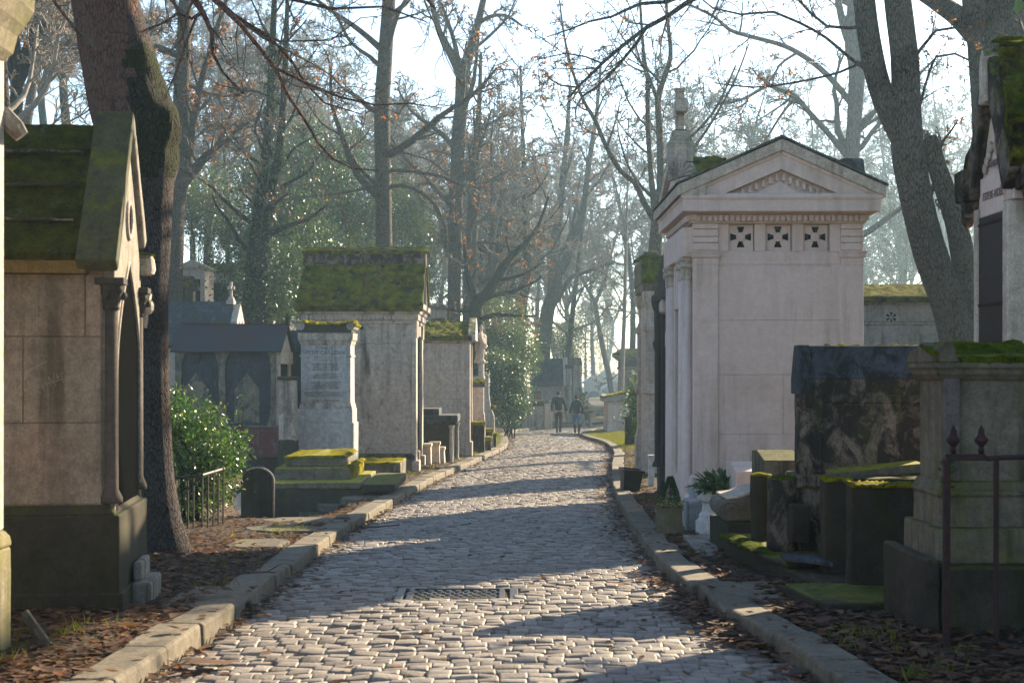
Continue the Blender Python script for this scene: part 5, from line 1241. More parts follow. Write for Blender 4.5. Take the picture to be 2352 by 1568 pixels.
# front: engaged columns, entablature and door
for yy in (k + .28, k + .62, y1 - .62, y1 - .28):
    X = x0 - .045; b = zB
    mb = MB(); mb.lathe(X, yy, [(.13, gz + .12), (.13, gz + .22), (.11, gz + .26), (.115, gz + .30), (.095, gz + .34), (.085, gz + .6), (.075, S(640))], 16); clm = mb.build('column', M['pink'], t, smooth=True)
    mb = MB(); mb.box(X - .11, X + .11, yy - .12, yy + .12, S(596), S(588)); mb.lathe(X, yy, [(.075, S(640)), (.085, S(636)), (.08, S(630)), (.09, S(615)), (.105, S(600)), (.105, S(596))], 12)
    for s in (-1, 1): mb.tube([(X - .10, yy + s * .095, S(606)), (X + .10, yy + s * .095, S(606))], .042, 9)
    mb.build('ionic_capital', M['pinkmoss'], clm)
mb = MB(); mb.box(x0 - .26, x0, k + .1, y1 - .1, gz - .05, gz + .14); mb.build('front_step', M['pink'], t, bevel=.015)
mb = MB(); mb.box(x0 - .13, x0 + .03, k + .08, y1 - .08, S(588), S(520)); mb.build('entablature', M['pink'], t, bevel=.01)
mb = MB(); mb.box(x0 - .012, x0 + .03, k + .85, y1 - .85, gz + .14, S(700)); mb.build('door', M['bronze'], t)
mb = MB(); mb.box(x0 - .06, x0 + .03, k + .75, y1 - .75, S(700), S(588)); mb.box(x0 - .06, x0 + .03, k + .75, k + .85, gz + .14, S(700)); mb.box(x0 - .06, x0 + .03, y1 - .85, y1 - .75, gz + .14, S(700)); mb.build('door_surround', M['pink'], t, bevel=.012)
for i, (a, b, ya, yb) in enumerate(((1580, 1625, 1205, 1150), (1590, 1640, 1190, 1118))):
    Yq = 17.5 + i * .6; mb = MB(); g2 = zg(px(a, Yq), Yq) - .1; mb.box(px(a, Yq), px(b, Yq), Yq, Yq + .5, g2, pz(yb, Yq)); solo('stone_block', ['low grey stone block beside the white pedestal', 'higher grey stone block against the mausoleum plinth'][i], 'stone block', mb, M['greystele'], bevel=.015, wear=.006)

# blackened gothic tomb beyond it
k = 23.2; D = 3.0; fx = 2.68; x1 = 4.6; gz = zg(fx, k) - .1; m = k + D/2; Z = lambda y: pz(y, k)
t = thing('blackened_tomb', 'soot-black gothic tomb with mossy cap squeezed between pink mausoleum and fluted pilaster tomb', 'tomb chapel', (fx, m, gz))
mb = MB(); mb.box(fx + .1, x1, k, k + D, gz, Z(640)); mb.build('wall', M['black'], t, bevel=.02, wear=.01)
mb = MB(); mb.box(fx + .08, fx + .115, k + .7, k + D - .7, gz, Z(745)); mb.build('door', M['dark'], t)
for yy in (k + .1, k + D - .55):
    mb = MB(); mb.box(fx - .02, fx + .1, yy, yy + .45, gz, gz + .5); mb.box(fx + .02, fx + .1, yy + .04, yy + .41, gz + .5, Z(690)); mb.build('pilaster', M['black'], t, bevel=.02)
    mb = MB(); mb.lathe(fx - .02, yy + .22, [(.11, gz + .5), (.11, gz + .55), (.07, gz + .62), (.065, Z(800)), (.1, Z(785)), (.1, Z(778)), (.07, Z(772)), (.075, Z(700)), (.12, Z(684)), (.12, Z(676))], 10); mb.build('colonnette', M['black'], t, smooth=True)
mb = MB(); mb.box(fx - .1, x1, k - .08, k + D + .08, Z(676), Z(655)); mb.prism([(k - .1, Z(655)), (k + D + .1, Z(655)), (m, Z(565))], 'x', fx - .06, x1); mb.build('gable', M['black'], t, bevel=.02, wear=.02)
mb = MB(); mb.lathe(fx + .0, k + .2, [(.13, Z(660)), (.14, Z(630)), (.1, Z(622)), (.12, Z(600)), (.16, Z(590)), (.13, Z(580)), (.05, Z(574))], 8); mb.build('finial', M['black'], t, wear=.03)
mb = MB(); mb.box(fx - .14, fx + .1, k + 1.0, k + 1.5, Z(712), Z(680)); mb.build('lantern', M['pinkmoss'], t, bevel=.04, wear=.03)
mb = MB(); mb.box(fx + .06, fx + .09, k + .75, k + D - .75, Z(790), Z(752)); mb.build('plaque', M['marble'], t)

# tomb with fluted corner pilaster
k = 31.5; D = 2.2; fx = px(1483, k); x1 = fx + 1.3; gz = zg(fx, k) - .1; m = k + D/2; Z = lambda y: pz(y, k)
t = thing('fluted_tomb', 'buff tomb with fluted corner pilaster and green mossy stepped roof by the bend', 'tomb chapel', (fx, m, gz))
mb = MB(); mb.box(fx + .06, x1, k + .05, k + D, gz, Z(700)); mb.build('wall', M['cream'], t, bevel=.02)
for yy in (k, k + D - .36):
    mb = MB(); mb.box(fx, fx + .27, yy, yy + .36, Z(890), Z(758))
    for i in range(4):
        mb.box(fx + .03 + i * .06, fx + .055 + i * .06, yy - .018, yy, Z(880), Z(768))
    mb.build('fluted_pilaster', M['cream'], t, bevel=.006)
    mb = MB(); mb.moulding([(0, Z(906)), (.05, Z(903)), (.05, Z(893)), (.02, Z(888)), (0, Z(880))], fx, fx + .27, yy, yy + .36); mb.moulding([(0, Z(762)), (.04, Z(758)), (.04, Z(748)), (0, Z(742)), (-.04, Z(730)), (-.02, Z(702)), (.03, Z(690)), (.05, Z(676)), (.05, Z(668))], fx, fx + .27, yy, yy + .36); mb.build('capital', M['cream'], t, bevel=.008)
    mb = MB(); mb.moulding([(.05, gz), (.05, Z(1010)), (.02, Z(1003)), (.0, Z(985)), (0, Z(905))], fx, fx + .3, yy, yy + .36); mb.build('pedestal', M['cream'], t, bevel=.01)
mb = MB(); mb.box(fx - .05, x1, k - .06, k + D + .06, Z(668), Z(648)); mb.box(fx - .08, x1, k - .05, k + D + .05, Z(650), Z(590), .02); mb.build('roof', M['mossblock'], t, bevel=.03, wear=.03)
mb = MB(); bumpy(mb, (fx - .11, k - .11, Z(650)), (fx + .6, k - .11, Z(650)), (fx + .6, k - .06, Z(586)), (fx - .11, k - .06, Z(586)), .03, 12, 10, .03, 3); bumpy(mb, (fx - .1, k - .1, Z(588)), (x1, k - .1, Z(588)), (x1, k + D, Z(580)), (fx - .1, k + D, Z(580)), .05, 20, 14, .03, 4); mb.build('moss', M['greenmoss'], t)
mb = MB(); mb.box(fx + .02, fx + .3, k + .4, k + 1.0, Z(580), Z(572)); mb.build('cap_block', M['mossblock'], t, bevel=.02)
# pale post at its foot
k = 27.5; mb = MB(); gz = zg(px(1497, k), k) - .05; mb.box(px(1490, k), px(1503, k), k, k + .14, gz, pz(1047, k)); mb.box(px(1489, k), px(1504, k), k - .01, k + .15, pz(1047, k), pz(1044, k)); solo('stone_post', 'thin pale stone post standing by the blackened tomb', 'stone post', mb, M['marble'], bevel=.006)

# low mossed mausoleum behind the leaning tree
k = 27.0; x0, x1 = px(1900, k), px(2260, k); D = 2.2; m = k + D/2; gz = zg(x0, k) - .1; Z = lambda y: pz(y, k)
t = thing('low_mausoleum', 'low stained mausoleum with moss roof and small wheel cross behind the leaning trunk', 'mausoleum', ((x0 + x1) / 2, m, gz))
mb = MB(); mb.box(x0, x1, k, k + D, gz, Z(690)); mb.build('wall', M['greymoss'], t, bevel=.01)
mb = MB(); mb.moulding([(0, Z(746)), (.03, Z(744)), (.03, Z(739)), (0, Z(737))], x0, x1, k, k + D); mb.build('band', M['greymoss'], t)
mb = MB(); mb.moulding([(0, Z(700)), (.06, Z(694)), (.14, Z(688)), (.16, Z(680))], x0, x1, k, k + D); mb.build('cornice', M['stained'], t)
mb = MB(); zt, zr = Z(683), pz(654, m); bumpy(mb, (x0 - .2, k - .18, zt), (x1 + .2, k - .18, zt), (x1 + .2, m, zr), (x0 - .2, m, zr), .1, 44, 10, .03, 5); bumpy(mb, (x0 - .2, k + D + .18, zt), (x1 + .2, k + D + .18, zt), (x1 + .2, m, zr), (x0 - .2, m, zr), .1, 30, 6, .03, 6); mb.build('roof', M['roofmoss'], t)
c, cz = px(2047, k), Z(728); mb = MB()
for q in range(6):
    a = R(90 + q * 60); A = lambda r_, d: (c + r_ * math.cos(a + d), k - .004, cz + r_ * math.sin(a + d))
    mb.add([A(.03, -.25), A(.105, -.25), A(.105, .25), A(.03, .25)], [(0, 1, 2, 3)])
mb.build('vent_opening', M['blackinside'], t, fixn=False)

# gothic chapel at the far right with its inscribed front
X = 4.06; ya, yb = 11.6, 12.46; m = (ya + yb) / 2; gz = zg(X, 11.6) - .1; Z = lambda y: pz(y, m)
zr_ = Z(103); ze = Z(395)
t = thing('gothic_chapel', 'steep gabled chapel with shaggy green moss roof and inscribed lintel over brown door', 'tomb chapel', (X, m, gz))
mb = MB(); mb.box(X + .25, X + 2.4, ya, yb, gz, ze); mb.build('wall', M['blackcrust'], t, bevel=.02)
for a, b in ((ya, ya + .12), (yb - .08, yb)):
    mb = MB(); mb.box(X - .02, X + .25, a, b, gz, Z(470)); mb.build('jamb', M['pinkmoss'], t, bevel=.015, wear=.006)
mb = MB(); mb.box(X, X + .25, ya + .17, yb - .12, Z(492), Z(400)); mb.prism([(ya, Z(470)), (yb, Z(470)), (yb, ze), (m, zr_ - .4), (ya, ze)], 'x', X + .03, X + .28); ifr = mb.build('inscribed_front', M['pink'], t, bevel=.012)
mb = MB(); mb.box(X + .005, X + .15, ya + .12, yb - .08, gz, Z(492)); rdoor = mb.build('door', M['bronze'], t)
for q in (509, 697):
    mb = MB(); mb.box(X - .006, X + .004, ya + .12, yb - .08, Z(q + 3), Z(q - 3)); mb.build('door_bar', M['rust'], rdoor)
mb = MB()
for s in (1, -1):
    e = ya - .17 if s > 0 else yb + .17; e2 = ya + .02 if s > 0 else yb - .02
    mb.prism([(e, ze - .05), (m, zr_ - .02), (m, zr_ - .34), (e2, ze - .2)] if s > 0 else [(e, ze - .05), (e2, ze - .2), (m, zr_ - .34), (m, zr_ - .02)], 'x', X - .06, X + .3)
mb.build('raking_cornice', M['blackcrust'], t, bevel=.03, wear=.02)
for s in (0, 1):
    mb = MB(); q = ya - .14 if s == 0 else yb + .10; e_ = .03 if s == 0 else -.12; mb.box(X + e_, X + .2, q - .1, q + .1, ze - .2, ze + .08); mb.lathe(X + e_ + .1, q, [(.03, ze - .42), (.06, ze - .36), (.09, ze - .2)], 8); mb.build('crocket', M['blackcrust'], t, bevel=.04, wear=.035)
mb = MB(); mb.prism([(m - .1, zr_ - .5), (m + .1, zr_ - .5), (m + .05, zr_ - .1), (m, zr_ - .02), (m - .05, zr_ - .1)], 'x', X - .09, X + .05); mb.build('gable_apex', M['pinkmoss'], t, bevel=.02, wear=.012)
mb = MB(); bumpy(mb, (X - .05, ya - .22, ze), (X + 2.4, ya - .22, ze), (X + 2.4, m, zr_ + .02), (X + .05, m, zr_ + .02), .16, 40, 22, .045, 7, 5); bumpy(mb, (X - .05, yb + .22, ze), (X + 2.4, yb + .22, ze), (X + 2.4, m, zr_ + .02), (X + .05, m, zr_ + .02), .16, 24, 10, .045, 8, 5); mb.build('roof', M['roofmoss'], t)
mb = MB(); bumpy(mb, (X - .02, ya - .02, Z(295)), (X + .5, ya - .02, Z(300)), (X + .42, m - .25, Z(185)), (X + .05, m - .23, Z(180)), .06, 14, 14, .05, 11, 6); moss_line(mb, (X + .0, m, zr_ + .03), (X + 2.4, m, zr_ + .03), .1, .05, 3); mb.build('moss', M['greenmoss'], t)
mb = MB(); mb.sphere((X + .28, ya - .28, Z(330)), .2, 10, 8, (1, .7, 1.1)); mb.tube([(X + .25, ya - .25, Z(340)), (X + .25, ya - .2, Z(440))], [.2, .12], 9); mb.build('dormer_finial', M['blackcrust'], t, wear=.05)
for s in (-1, 1):
    mb = MB()
    for i in range(4): mb.sphere((X + .01, m + s * (.06 + i * .05), Z(335) - i * .055), .042, 8, 5, (.5, 1, 1.2))
    mb.build('carved_ornament', M['pinkmoss'], t)
letters('inscription', 'FAMILLE', .082, (X - .002, m - .03, Z(383)), WEST, M['carvedred'], ifr, sx=.9, depth=.004)
letters('inscription', 'ESTEVE-NOËL', .098, (X - .003, m - .03, Z(455)), WEST, M['carvedred'], ifr, sx=.85, depth=.004)

# grey gabled sarcophagus
k = 13.0; x0, x1 = px(1842, k), px(2150, k); D = .45; m = k + D/2; Z = lambda y: pz(y, k)
gz = zg(x0, k) - .05
t = thing('sarcophagus', 'dark gabled sarcophagus stele with slate-blue top and blotched crusted side', 'sarcophagus', ((x0 + x1) / 2, m, gz))
mb = MB(); mb.prism([(k, Z(870)), (k + D, Z(870)), (k + D - .1, Z(800)), (m + .1, Z(792)), (m - .1, Z(792))], 'x', x0 + .10, x1); mb.build('roof', M['slate'], t, bevel=.012, wear=.004)
mb = MB(); mb.prism([(k - .02, Z(905)), (k - .02, Z(868)), (m - .1, Z(790)), (m + .1, Z(790)), (k + D + .02, Z(868)), (k + D + .02, Z(905))], 'x', x0 - .01, x0 + .10); mb.build('gable_end', M['slate'], t, bevel=.012)
mb = MB(); mb.box(x0 + .02, x1, k + .012, k + D, Z(1090), Z(866)); mb.build('body', M['blackcrust'], t, bevel=.015, wear=.006)
mb = MB(); mb.box(px(1875, k), px(1890, k), k - .005, k + .05, Z(1085), Z(905)); mb.box(px(1890, k), x1, k - .005, k + .05, Z(1085), Z(1062)); mb.box(px(1890, k), x1, k - .005, k + .05, Z(925), Z(906)); mb.build('panel_border', M['blackcrust'], t, bevel=.012, wear=.005)
mb = MB(); mb.lathe(x0 + .03, k + .03, [(.03, Z(1108)), (.065, Z(1095)), (.085, Z(1070)), (.075, Z(1060)), (.06, Z(1050)), (.07, Z(1000)), (.06, Z(990)), (.06, Z(935)), (.075, Z(930)), (.08, Z(905))], 8); mb.build('corner_colonnette', M['blackcrust'], t, wear=.008)
mb = MB(); mb.box(x0 - .06, x1, k - .05, k + D + .05, Z(1118), Z(1088)); mb.box(x0 + .0, x1, k - .02, k + D + .02, gz, Z(1118)); mb.build('base', M['blackcrust'], t, bevel=.02, wear=.012)
mb = MB()
for i in range(9): moss_line(mb, (x0 + .25 + i * .12, m, Z(792)), (x0 + .31 + i * .12 + .02 * (i % 3), m, Z(792)), .08, .018, i, .02)
mb.build('moss', M['brightmoss'], t)

# big algae-green stele of the corner tomb
k = 9.3; Z = lambda y: pz(y, k); xL0 = px(2162, k); D = .56; x1 = px(2520, k); gz = zg(xL0, k) - .1
t = thing('corner_tomb', 'massive algae-green tomb with moss-covered lid and stepped base behind the rusty railing', 'tomb', ((xL0 + x1) / 2, k, gz))
mb = MB(); mb.box(xL0 + .02, x1, k + .02, k + D, Z(1122), Z(858)); mb.build('body', M['greenstone'], t, bevel=.01, wear=.004)
for a in (2166, 2440):
    mb = MB(); mb.box(px(a, k), px(a + 40, k), k - .015, k + .05, Z(1105), Z(868)); mb.build('pilaster', M['lichenpil'], t, bevel=.012)
mb = MB(); mb.moulding([(0, Z(872)), (.012, Z(866)), (.03, Z(858)), (.035, Z(848)), (.05, Z(843)), (.05, Z(832))], xL0, x1, k, k + D); mb.build('cornice', M['greenstone'], t, bevel=.006)
mb = MB(); mb.prism([(k + .0, Z(832)), (k + D + .05, Z(832)), (k + D + .05, Z(812)), (k + D * .5, Z(784)), (k + .0, Z(812))], 'x', xL0 - .055, xL0 + .05)
mb.build('ear', M['greenstone'], t, bevel=.012)
mb = MB()
mb.prism([(px(2153, k), Z(832)), (px(2202, k), Z(832)), (px(2190, k), Z(818))] + [(px(2172, k) + .05 * math.cos(a), Z(812) + .09 * math.sin(a)) for a in [0, .5, 1.0, 1.57, 2.1, 2.6, 3.14]], 'y', k - .055, k + .1); mb.build('ear', M['greenstone'], t, bevel=.01)
mb = MB(); mb.box(px(2168, k), x1, k - .03, k + D + .03, Z(832), Z(812), .02); mb.build('lid', M['darkstone'], t, bevel=.02, wear=.01)
mb = MB(); bumpy(mb, (px(2205, k), k - .05, Z(826)), (x1, k - .05, Z(826)), (x1, k + D, Z(785)), (px(2200, k), k + D, Z(785)), .05, 36, 24, .03, 5, 9); bumpy(mb, (xL0 - .06, k, Z(812)), (xL0 + .05, k, Z(812)), (xL0 + .05, k + D * .5, Z(786)), (xL0 - .06, k + D * .5, Z(786)), .02, 6, 10, .015, 6, 9); mb.build('moss', M['greenmoss'], t)
mb = MB(); mb.moulding([(.02, Z(1212)), (.015, Z(1140)), (.03, Z(1136)), (.03, Z(1128)), (.02, Z(1122)), (.0, Z(1105)), (-.01, Z(1103))], xL0, x1, k, k + D); mb.build('die', M['greenstone'], t, bevel=.008, wear=.004)
mb = MB(); mb.box(px(2150, 9.2), x1, k - .1, k + D + .1, Z(1290), Z(1208)); mb.build('middle_step', M['greenstone'], t, bevel=.015, wear=.01)
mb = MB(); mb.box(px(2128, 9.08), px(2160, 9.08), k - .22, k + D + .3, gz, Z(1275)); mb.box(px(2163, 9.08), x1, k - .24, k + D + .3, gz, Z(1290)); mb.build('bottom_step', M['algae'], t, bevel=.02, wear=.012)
# leaf sprig growing on the corner
rr = random.Random(3); mb = MB()
for i in range(26): mb.leaf(Vector((px(2175, k) + rr.gauss(0, .02), k - .05, Z(1085) + rr.gauss(0, .05))), Vector((rr.gauss(0, .6), -.3, rr.uniform(.2, 1))).normalized(), Vector((0, -1, .2)).normalized(), .05, .02)
solo('fern', 'small sprig of dry fern growing from the corner tomb ledge', 'plant', mb, M['ivy'], fixn=False)

# rusty railing with spear heads
k = 8.55; Z = lambda y: pz(y, k)
t = thing('rusty_railing', 'rusty iron railing with spear heads enclosing the green corner tomb', 'railing', (px(2300, k), k, zg(px(2200, k), k)))
mb = MB(); zt = Z(1046)
mb.box(px(2172, k), px(2262, k), k - .012, k + .012, zt - .028, zt + .012); mb.tube([(px(2260, k), k, zt - .01), (px(2272, k), k, zt - .016), (px(2300, k), k, zt - .010), (px(2480, k), k, zt + .002)], .017, 6); trl = mb.build('top_rail', M['rust'], t, bevel=.004)
for a, w, spear in ((2181, .019, 1), (2292, .014, 0), (2400, .014, 1), (2458, .019, 1)):
    mb = MB(); zb = zg(px(a, k), k) - .1; d = .018 if a < 2200 else .01
    mb.box(px(a, k) - w - d, px(a, k) + w - d, k - w, k + w, zb, zt - .02, 0); 
    mb.build('bar', M['rust'], t, bevel=.004)
for a in (2190, 2254, 2400, 2458):
    mb = MB(); mb.lathe(px(a, k), k, [(.016, zt + .01), (.016, zt + .03), (.024, zt + .035), (.013, zt + .045), (.018, zt + .06), (.04, zt + .085), (.043, zt + .1), (.026, zt + .12), (.02, zt + .135), (.02, zt + .15), (.004, zt + .185)], 8); mb.build('spear_head', M['rust'], trl, smooth=True)

# mossy plinth with stumps and posts
def plinth(name, label, cat, pts, z0, z1, mat, **kw):
    mb = MB(); mb.prism(pts, 'z', z0, z1); o = solo(name, label, cat, mb, mat, **kw); return o
k = 12.6; zt = pz(1262, 13.0); gz = zg(2.2, 13) - .1
t = thing('grave_plinth', 'long mossy grave plinth carrying the row of broken stone stumps', 'grave', (2.3, 12.8, gz))
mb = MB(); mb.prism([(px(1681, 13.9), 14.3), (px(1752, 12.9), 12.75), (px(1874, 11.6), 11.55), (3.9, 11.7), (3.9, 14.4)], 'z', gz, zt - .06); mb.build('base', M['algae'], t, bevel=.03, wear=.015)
mb = MB(); mb.prism([(px(1676, 13.9), 14.34), (px(1748, 12.9), 12.7), (px(1800, 12.3), 12.2), (px(1885, 12.3), 12.3), (3.9, 12.6), (3.9, 14.45)], 'z', zt - .06, zt); mb.build('top_slab', M['darkstone'], t, bevel=.02, wear=.012)
mb = MB(); moss_line(mb, (px(1684, 13.9), 14.25, zt), (px(1752, 12.9), 12.75, zt), .22, .035, 2); moss_line(mb, (px(1755, 12.9), 12.72, zt), (px(1880, 12.3), 12.32, zt), .1, .025, 4); mb.build('moss', M['greenmoss'], t)
def stump(label, a, b, ytop, ybot, Yq, sq, mat='algae', moss='brightmoss', grp='broken stumps on the mossy plinth', D=None):
    x0, x1 = px(a, Yq), px(b, Yq); w = (x1 - x0); zb, zt = pz(ybot, Yq), pz(ytop, Yq)
    t = thing('stone_stump', label, 'stone stump', ((x0 + x1) / 2, Yq, zb), group=grp)
    mb = MB()
    if sq: mb.box(x0, x1, Yq, Yq + (D or w), zb, zt, .006)
    else: mb.lathe((x0 + x1) / 2, Yq + w/2, [(w/2 * 1.05, zb), (w/2, zb + .1), (w/2 * .97, (zb + zt) / 2), (w/2 * .98, zt - .02), (w/2 * .9, zt)], 14)
    mb.build('shaft', M[mat], t, bevel=.02 if sq else 0, wear=.012, smooth=not sq)
    mb = MB(); d = D or w
    if sq: bumpy(mb, (x0 + .01, Yq - .008, zt - .012), (x1 + .0, Yq - .008, zt - .012), (x1 + .0, Yq + d, zt + .0), (x0 + .01, Yq + d, zt + .0), .012, 30, 10, .02, a, 17)
    else:
        for q in range(3): moss_line(mb, (x0 + w * .05, Yq + w * (.2 + .3 * q), zt - .01), (x1 - w * .05, Yq + w * (.2 + .3 * q), zt - .01), w * .4, .03, q)
    mb.build('moss', M[moss], t, smooth=True); return t
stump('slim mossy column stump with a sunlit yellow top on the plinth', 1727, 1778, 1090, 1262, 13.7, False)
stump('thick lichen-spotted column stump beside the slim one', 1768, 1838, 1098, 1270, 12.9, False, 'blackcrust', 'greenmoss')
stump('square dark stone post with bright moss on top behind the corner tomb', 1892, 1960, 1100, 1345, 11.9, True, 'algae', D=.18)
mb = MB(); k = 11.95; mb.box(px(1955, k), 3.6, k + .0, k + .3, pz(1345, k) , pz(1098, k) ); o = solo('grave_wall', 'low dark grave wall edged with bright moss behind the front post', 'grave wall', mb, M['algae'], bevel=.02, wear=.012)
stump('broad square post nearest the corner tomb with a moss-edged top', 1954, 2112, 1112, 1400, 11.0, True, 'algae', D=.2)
k = 12.2; mb = MB(); mb.prism([(px(1845, k), pz(1262, k)), (px(1890, k), pz(1262, k)), (px(1890, k), pz(1170, k)), (px(1845, k), pz(1170, k))], 'y', k + .5, k + .9); solo('stone_block', 'dark block with mossy top wedged between stump and post', 'stone block', mb, M['algae'], bevel=.02, wear=.012)
mb = MB(); k = 12.45; mb.prism([(px(1918, k), pz(1084, k)), (px(1918, k), pz(1098, k)), (px(2125, k), pz(1085, k)), (px(2125, k), pz(1062, k))], 'y', k, k + .4); o = solo('grave_slab', 'tilted thin slab with a sunlit mossy edge leaning on the sarcophagus base', 'grave slab', mb, M['mossblock'], bevel=.01, wear=.006)
mb = MB(); k = 11.9; mb.prism([(px(1812, k), 12.15), (px(1905, k), 11.75), (px(1900, k), 12.3), (px(1820, k), 12.4)], 'z', pz(1296, k), pz(1290, k) + .02); solo('grave_slab', 'thin sagging slab with leaves below the thick column stump', 'grave slab', mb, M['slate'], bevel=.01, wear=.01)
k = 10.5; zt = zg(px(1900, k), k) + .09
mb = MB(); mb.prism([(px(1806, 11.0), 11.1), (px(1900, 10.2), 10.15), (px(2060, 10.2), 10.3), (px(2060, 11.1), 11.15)], 'z', zt - .25, zt); solo('grave_slab', 'low flat slab with moss patches in front of the square posts', 'grave slab', mb, M['darkstone'], bevel=.02, wear=.015)
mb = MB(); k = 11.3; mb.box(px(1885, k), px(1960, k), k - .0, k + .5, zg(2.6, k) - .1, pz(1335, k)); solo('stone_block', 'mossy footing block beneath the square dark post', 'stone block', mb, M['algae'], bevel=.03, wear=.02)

# scrolled grave on a green base
k = 14.7; Z = lambda y: pz(y, k); x0 = px(1646, k); gz = zg(x0, k) - .1
t = thing('scrolled_grave', 'long dark grave slab ending in carved scrolls on a green stained base', 'grave', (x0, k, gz))
mb = MB(); mb.prism([(px(1647, 14.95), 15.5), (px(1672, k), 14.6), (3.6, 14.6), (3.6, 15.5)], 'z', gz, Z(1198)); mb.build('base', M['algae'], t, bevel=.015, wear=.006)
mb = MB(); mb.prism([(px(1665, k), Z(1196)), (3.5, Z(1196)), (3.5, Z(1105)), (px(1722, k), Z(1132)), (px(1690, k), Z(1142)), (px(1672, k), Z(1152)), (px(1660, k), Z(1168))], 'y', k, k + .7); mb.build('slab', M['scrollstone'], t, bevel=.02)
mb = MB(); c = (px(1675, k), Z(1170))
mb.tube([(c[0], k - .03, c[1]), (c[0], k + .73, c[1])], .105, 18)
pts = []
for i in range(30):
    a = i * .45; r_ = .1 - i * .003; pts.append((c[0] + r_ * math.cos(a), k - .034, c[1] + r_ * math.sin(a)))
mb.tube(pts, .012, 5); mb.build('scroll', M['scrollstone'], t)
mb = MB(); mb.prism([(px(1668, k), Z(1146)), (px(1700, k), Z(1142)), (px(1732, k), Z(1130)), (3.5, Z(1100)), (3.5, Z(1096)), (px(1730, k), Z(1124)), (px(1700, k), Z(1136)), (px(1668, k), Z(1141))], 'y', k - .02, k + .72); mb.build('painted_sun_edge', M['cream'], t, bevel=.004)  # cream strip paints sunlight along the slab's upper edge

# pale stone blocks behind
for lab, a, b, ya, yb, Yq, mat in (('pale block with a sloping sunlit top against the mausoleum plinth', 1690, 1772, 1135, 1064, 16.2, 'pink'), ('green grey block with a bevelled sunlit top beside the sarcophagus', 1754, 1840, 1120, 1037, 14.9, 'greenstone')):
    Z = lambda y: pz(y, Yq); gz = zg(px(a, Yq), Yq) - .1; h = (pz(yb, Yq))
    mb = MB(); dd = .75; mb.prism([(Yq, gz), (Yq + dd, gz), (Yq + dd, h - .02), (Yq + dd * .6, h), (Yq, h - .09)], 'x', px(a, Yq), px(b, Yq)); solo('grave_block', lab.replace('bevelled', 'slanted'), 'stone block', mb, M[mat], bevel=.012)

# white pedestal planter with hosta-like plant
k = 16.6; Z = lambda y: pz(y, k); xc = px(1650, k); gz = zg(xc, k) - .02
t = thing('marble_planter', 'white marble pedestal planter filled with broad green leaves', 'planter', (xc, k + .25, gz))
mb = MB(); w = .215
mb.lathe(xc, k + .25, [(.235, gz - .05), (.235, Z(1200)), (.195, Z(1193)), (.195, Z(1185)), (.165, Z(1178)), (.155, Z(1165)), (.16, Z(1158)), (.21, Z(1152)), (.22, Z(1146)), (.22, Z(1133)), (.20, Z(1130))], sq=8, rot=math.pi/8); mb.build('pedestal', M['marble'], t, bevel=.008)
rr = random.Random(6); mb = MB()
for i in range(210):
    a = rr.uniform(0, 6.28); e = rr.uniform(.1, 1.35); d = Vector((math.cos(a) * math.cos(e), math.sin(a) * math.cos(e), math.sin(e))); b = Vector((xc + .04 + .1 * math.cos(a), k + .25 + .1 * math.sin(a), Z(1132)))
    L = rr.uniform(.06, .2); p = b + d * L; d2 = (d + Vector((0, 0, -.5))).normalized()
    n = d2.cross(Vector((-math.sin(a), math.cos(a), 0))); mb.leaf(p, d2, n if n.z > 0 else -n, rr.uniform(.1, .17), rr.uniform(.05, .075), .2)
    mb.tube([b, p], .004, 3, cap=False)
tagp(mb.build('potted_plant', M['laurel'], fixn=False), 'broad-leaved green plant growing in the white marble planter', 'plant')

# stone trough with flowers and clipped conifer
k = 17.0; Z = lambda y: pz(y, k); x0, x1 = px(1511, k), px(1568, k); gz = zg(x0, k) - .03
t = thing('stone_planter', 'square green-stained stone planter on the verge near the kerb', 'planter', ((x0 + x1) / 2, k, gz))
mb = MB(); mb.frame([(x0, k), (x1, k), (x1, k + .3), (x0, k + .3)], [(x0 + .035, k + .035), (x1 - .035, k + .035), (x1 - .035, k + .265), (x0 + .035, k + .265)], 'z', gz, Z(1166)); mb.box(x0 + .04, x1 - .04, k + .04, k + .26, gz, Z(1172)); trg = mb.build('trough', M['greenstone'], t, bevel=.01, wear=.004)
mb = MB(); mb.frame([(x0 - .01, k - .01), (x1 + .01, k - .01), (x1 + .01, k + .31), (x0 - .01, k + .31)], [(x0 + .03, k + .03), (x1 - .03, k + .03), (x1 - .03, k + .27), (x0 + .03, k + .27)], 'z', Z(1171), Z(1165)); mb.build('rim', M['greenstone'], trg, bevel=.006)
rr = random.Random(8); mb = MB()
for i in range(240):
    p = Vector((rr.uniform(x0, x1), k + rr.uniform(0, .25), Z(1168) + abs(rr.gauss(0, .05)))); d = Vector((rr.gauss(0, 1), rr.gauss(0, 1), rr.uniform(.1, 1))).normalized(); mb.leaf(p, d, d.orthogonal(), .04, .025)
tagp(mb.build('flower_foliage', M['laurel'], fixn=False), 'yellow-green foliage of winter flowers in the stone planter', 'plant')
mb = MB()
for i in range(60):
    p = Vector((rr.uniform(x0, x1), k + rr.uniform(-.02, .15), Z(1160) + rr.gauss(0, .03))); 
    for q in range(4): d = Vector((math.cos(q * 1.57), math.sin(q * 1.57), .4)).normalized(); mb.leaf(p, d, Vector((0, -.3, 1)).normalized(), .022, .02)
tagp(mb.build('flowers', M['petal'], fixn=False), 'small pink and cream flowers blooming in the stone planter', 'flowers')
k = 17.5; xc = px(1540, k); mb = MB()
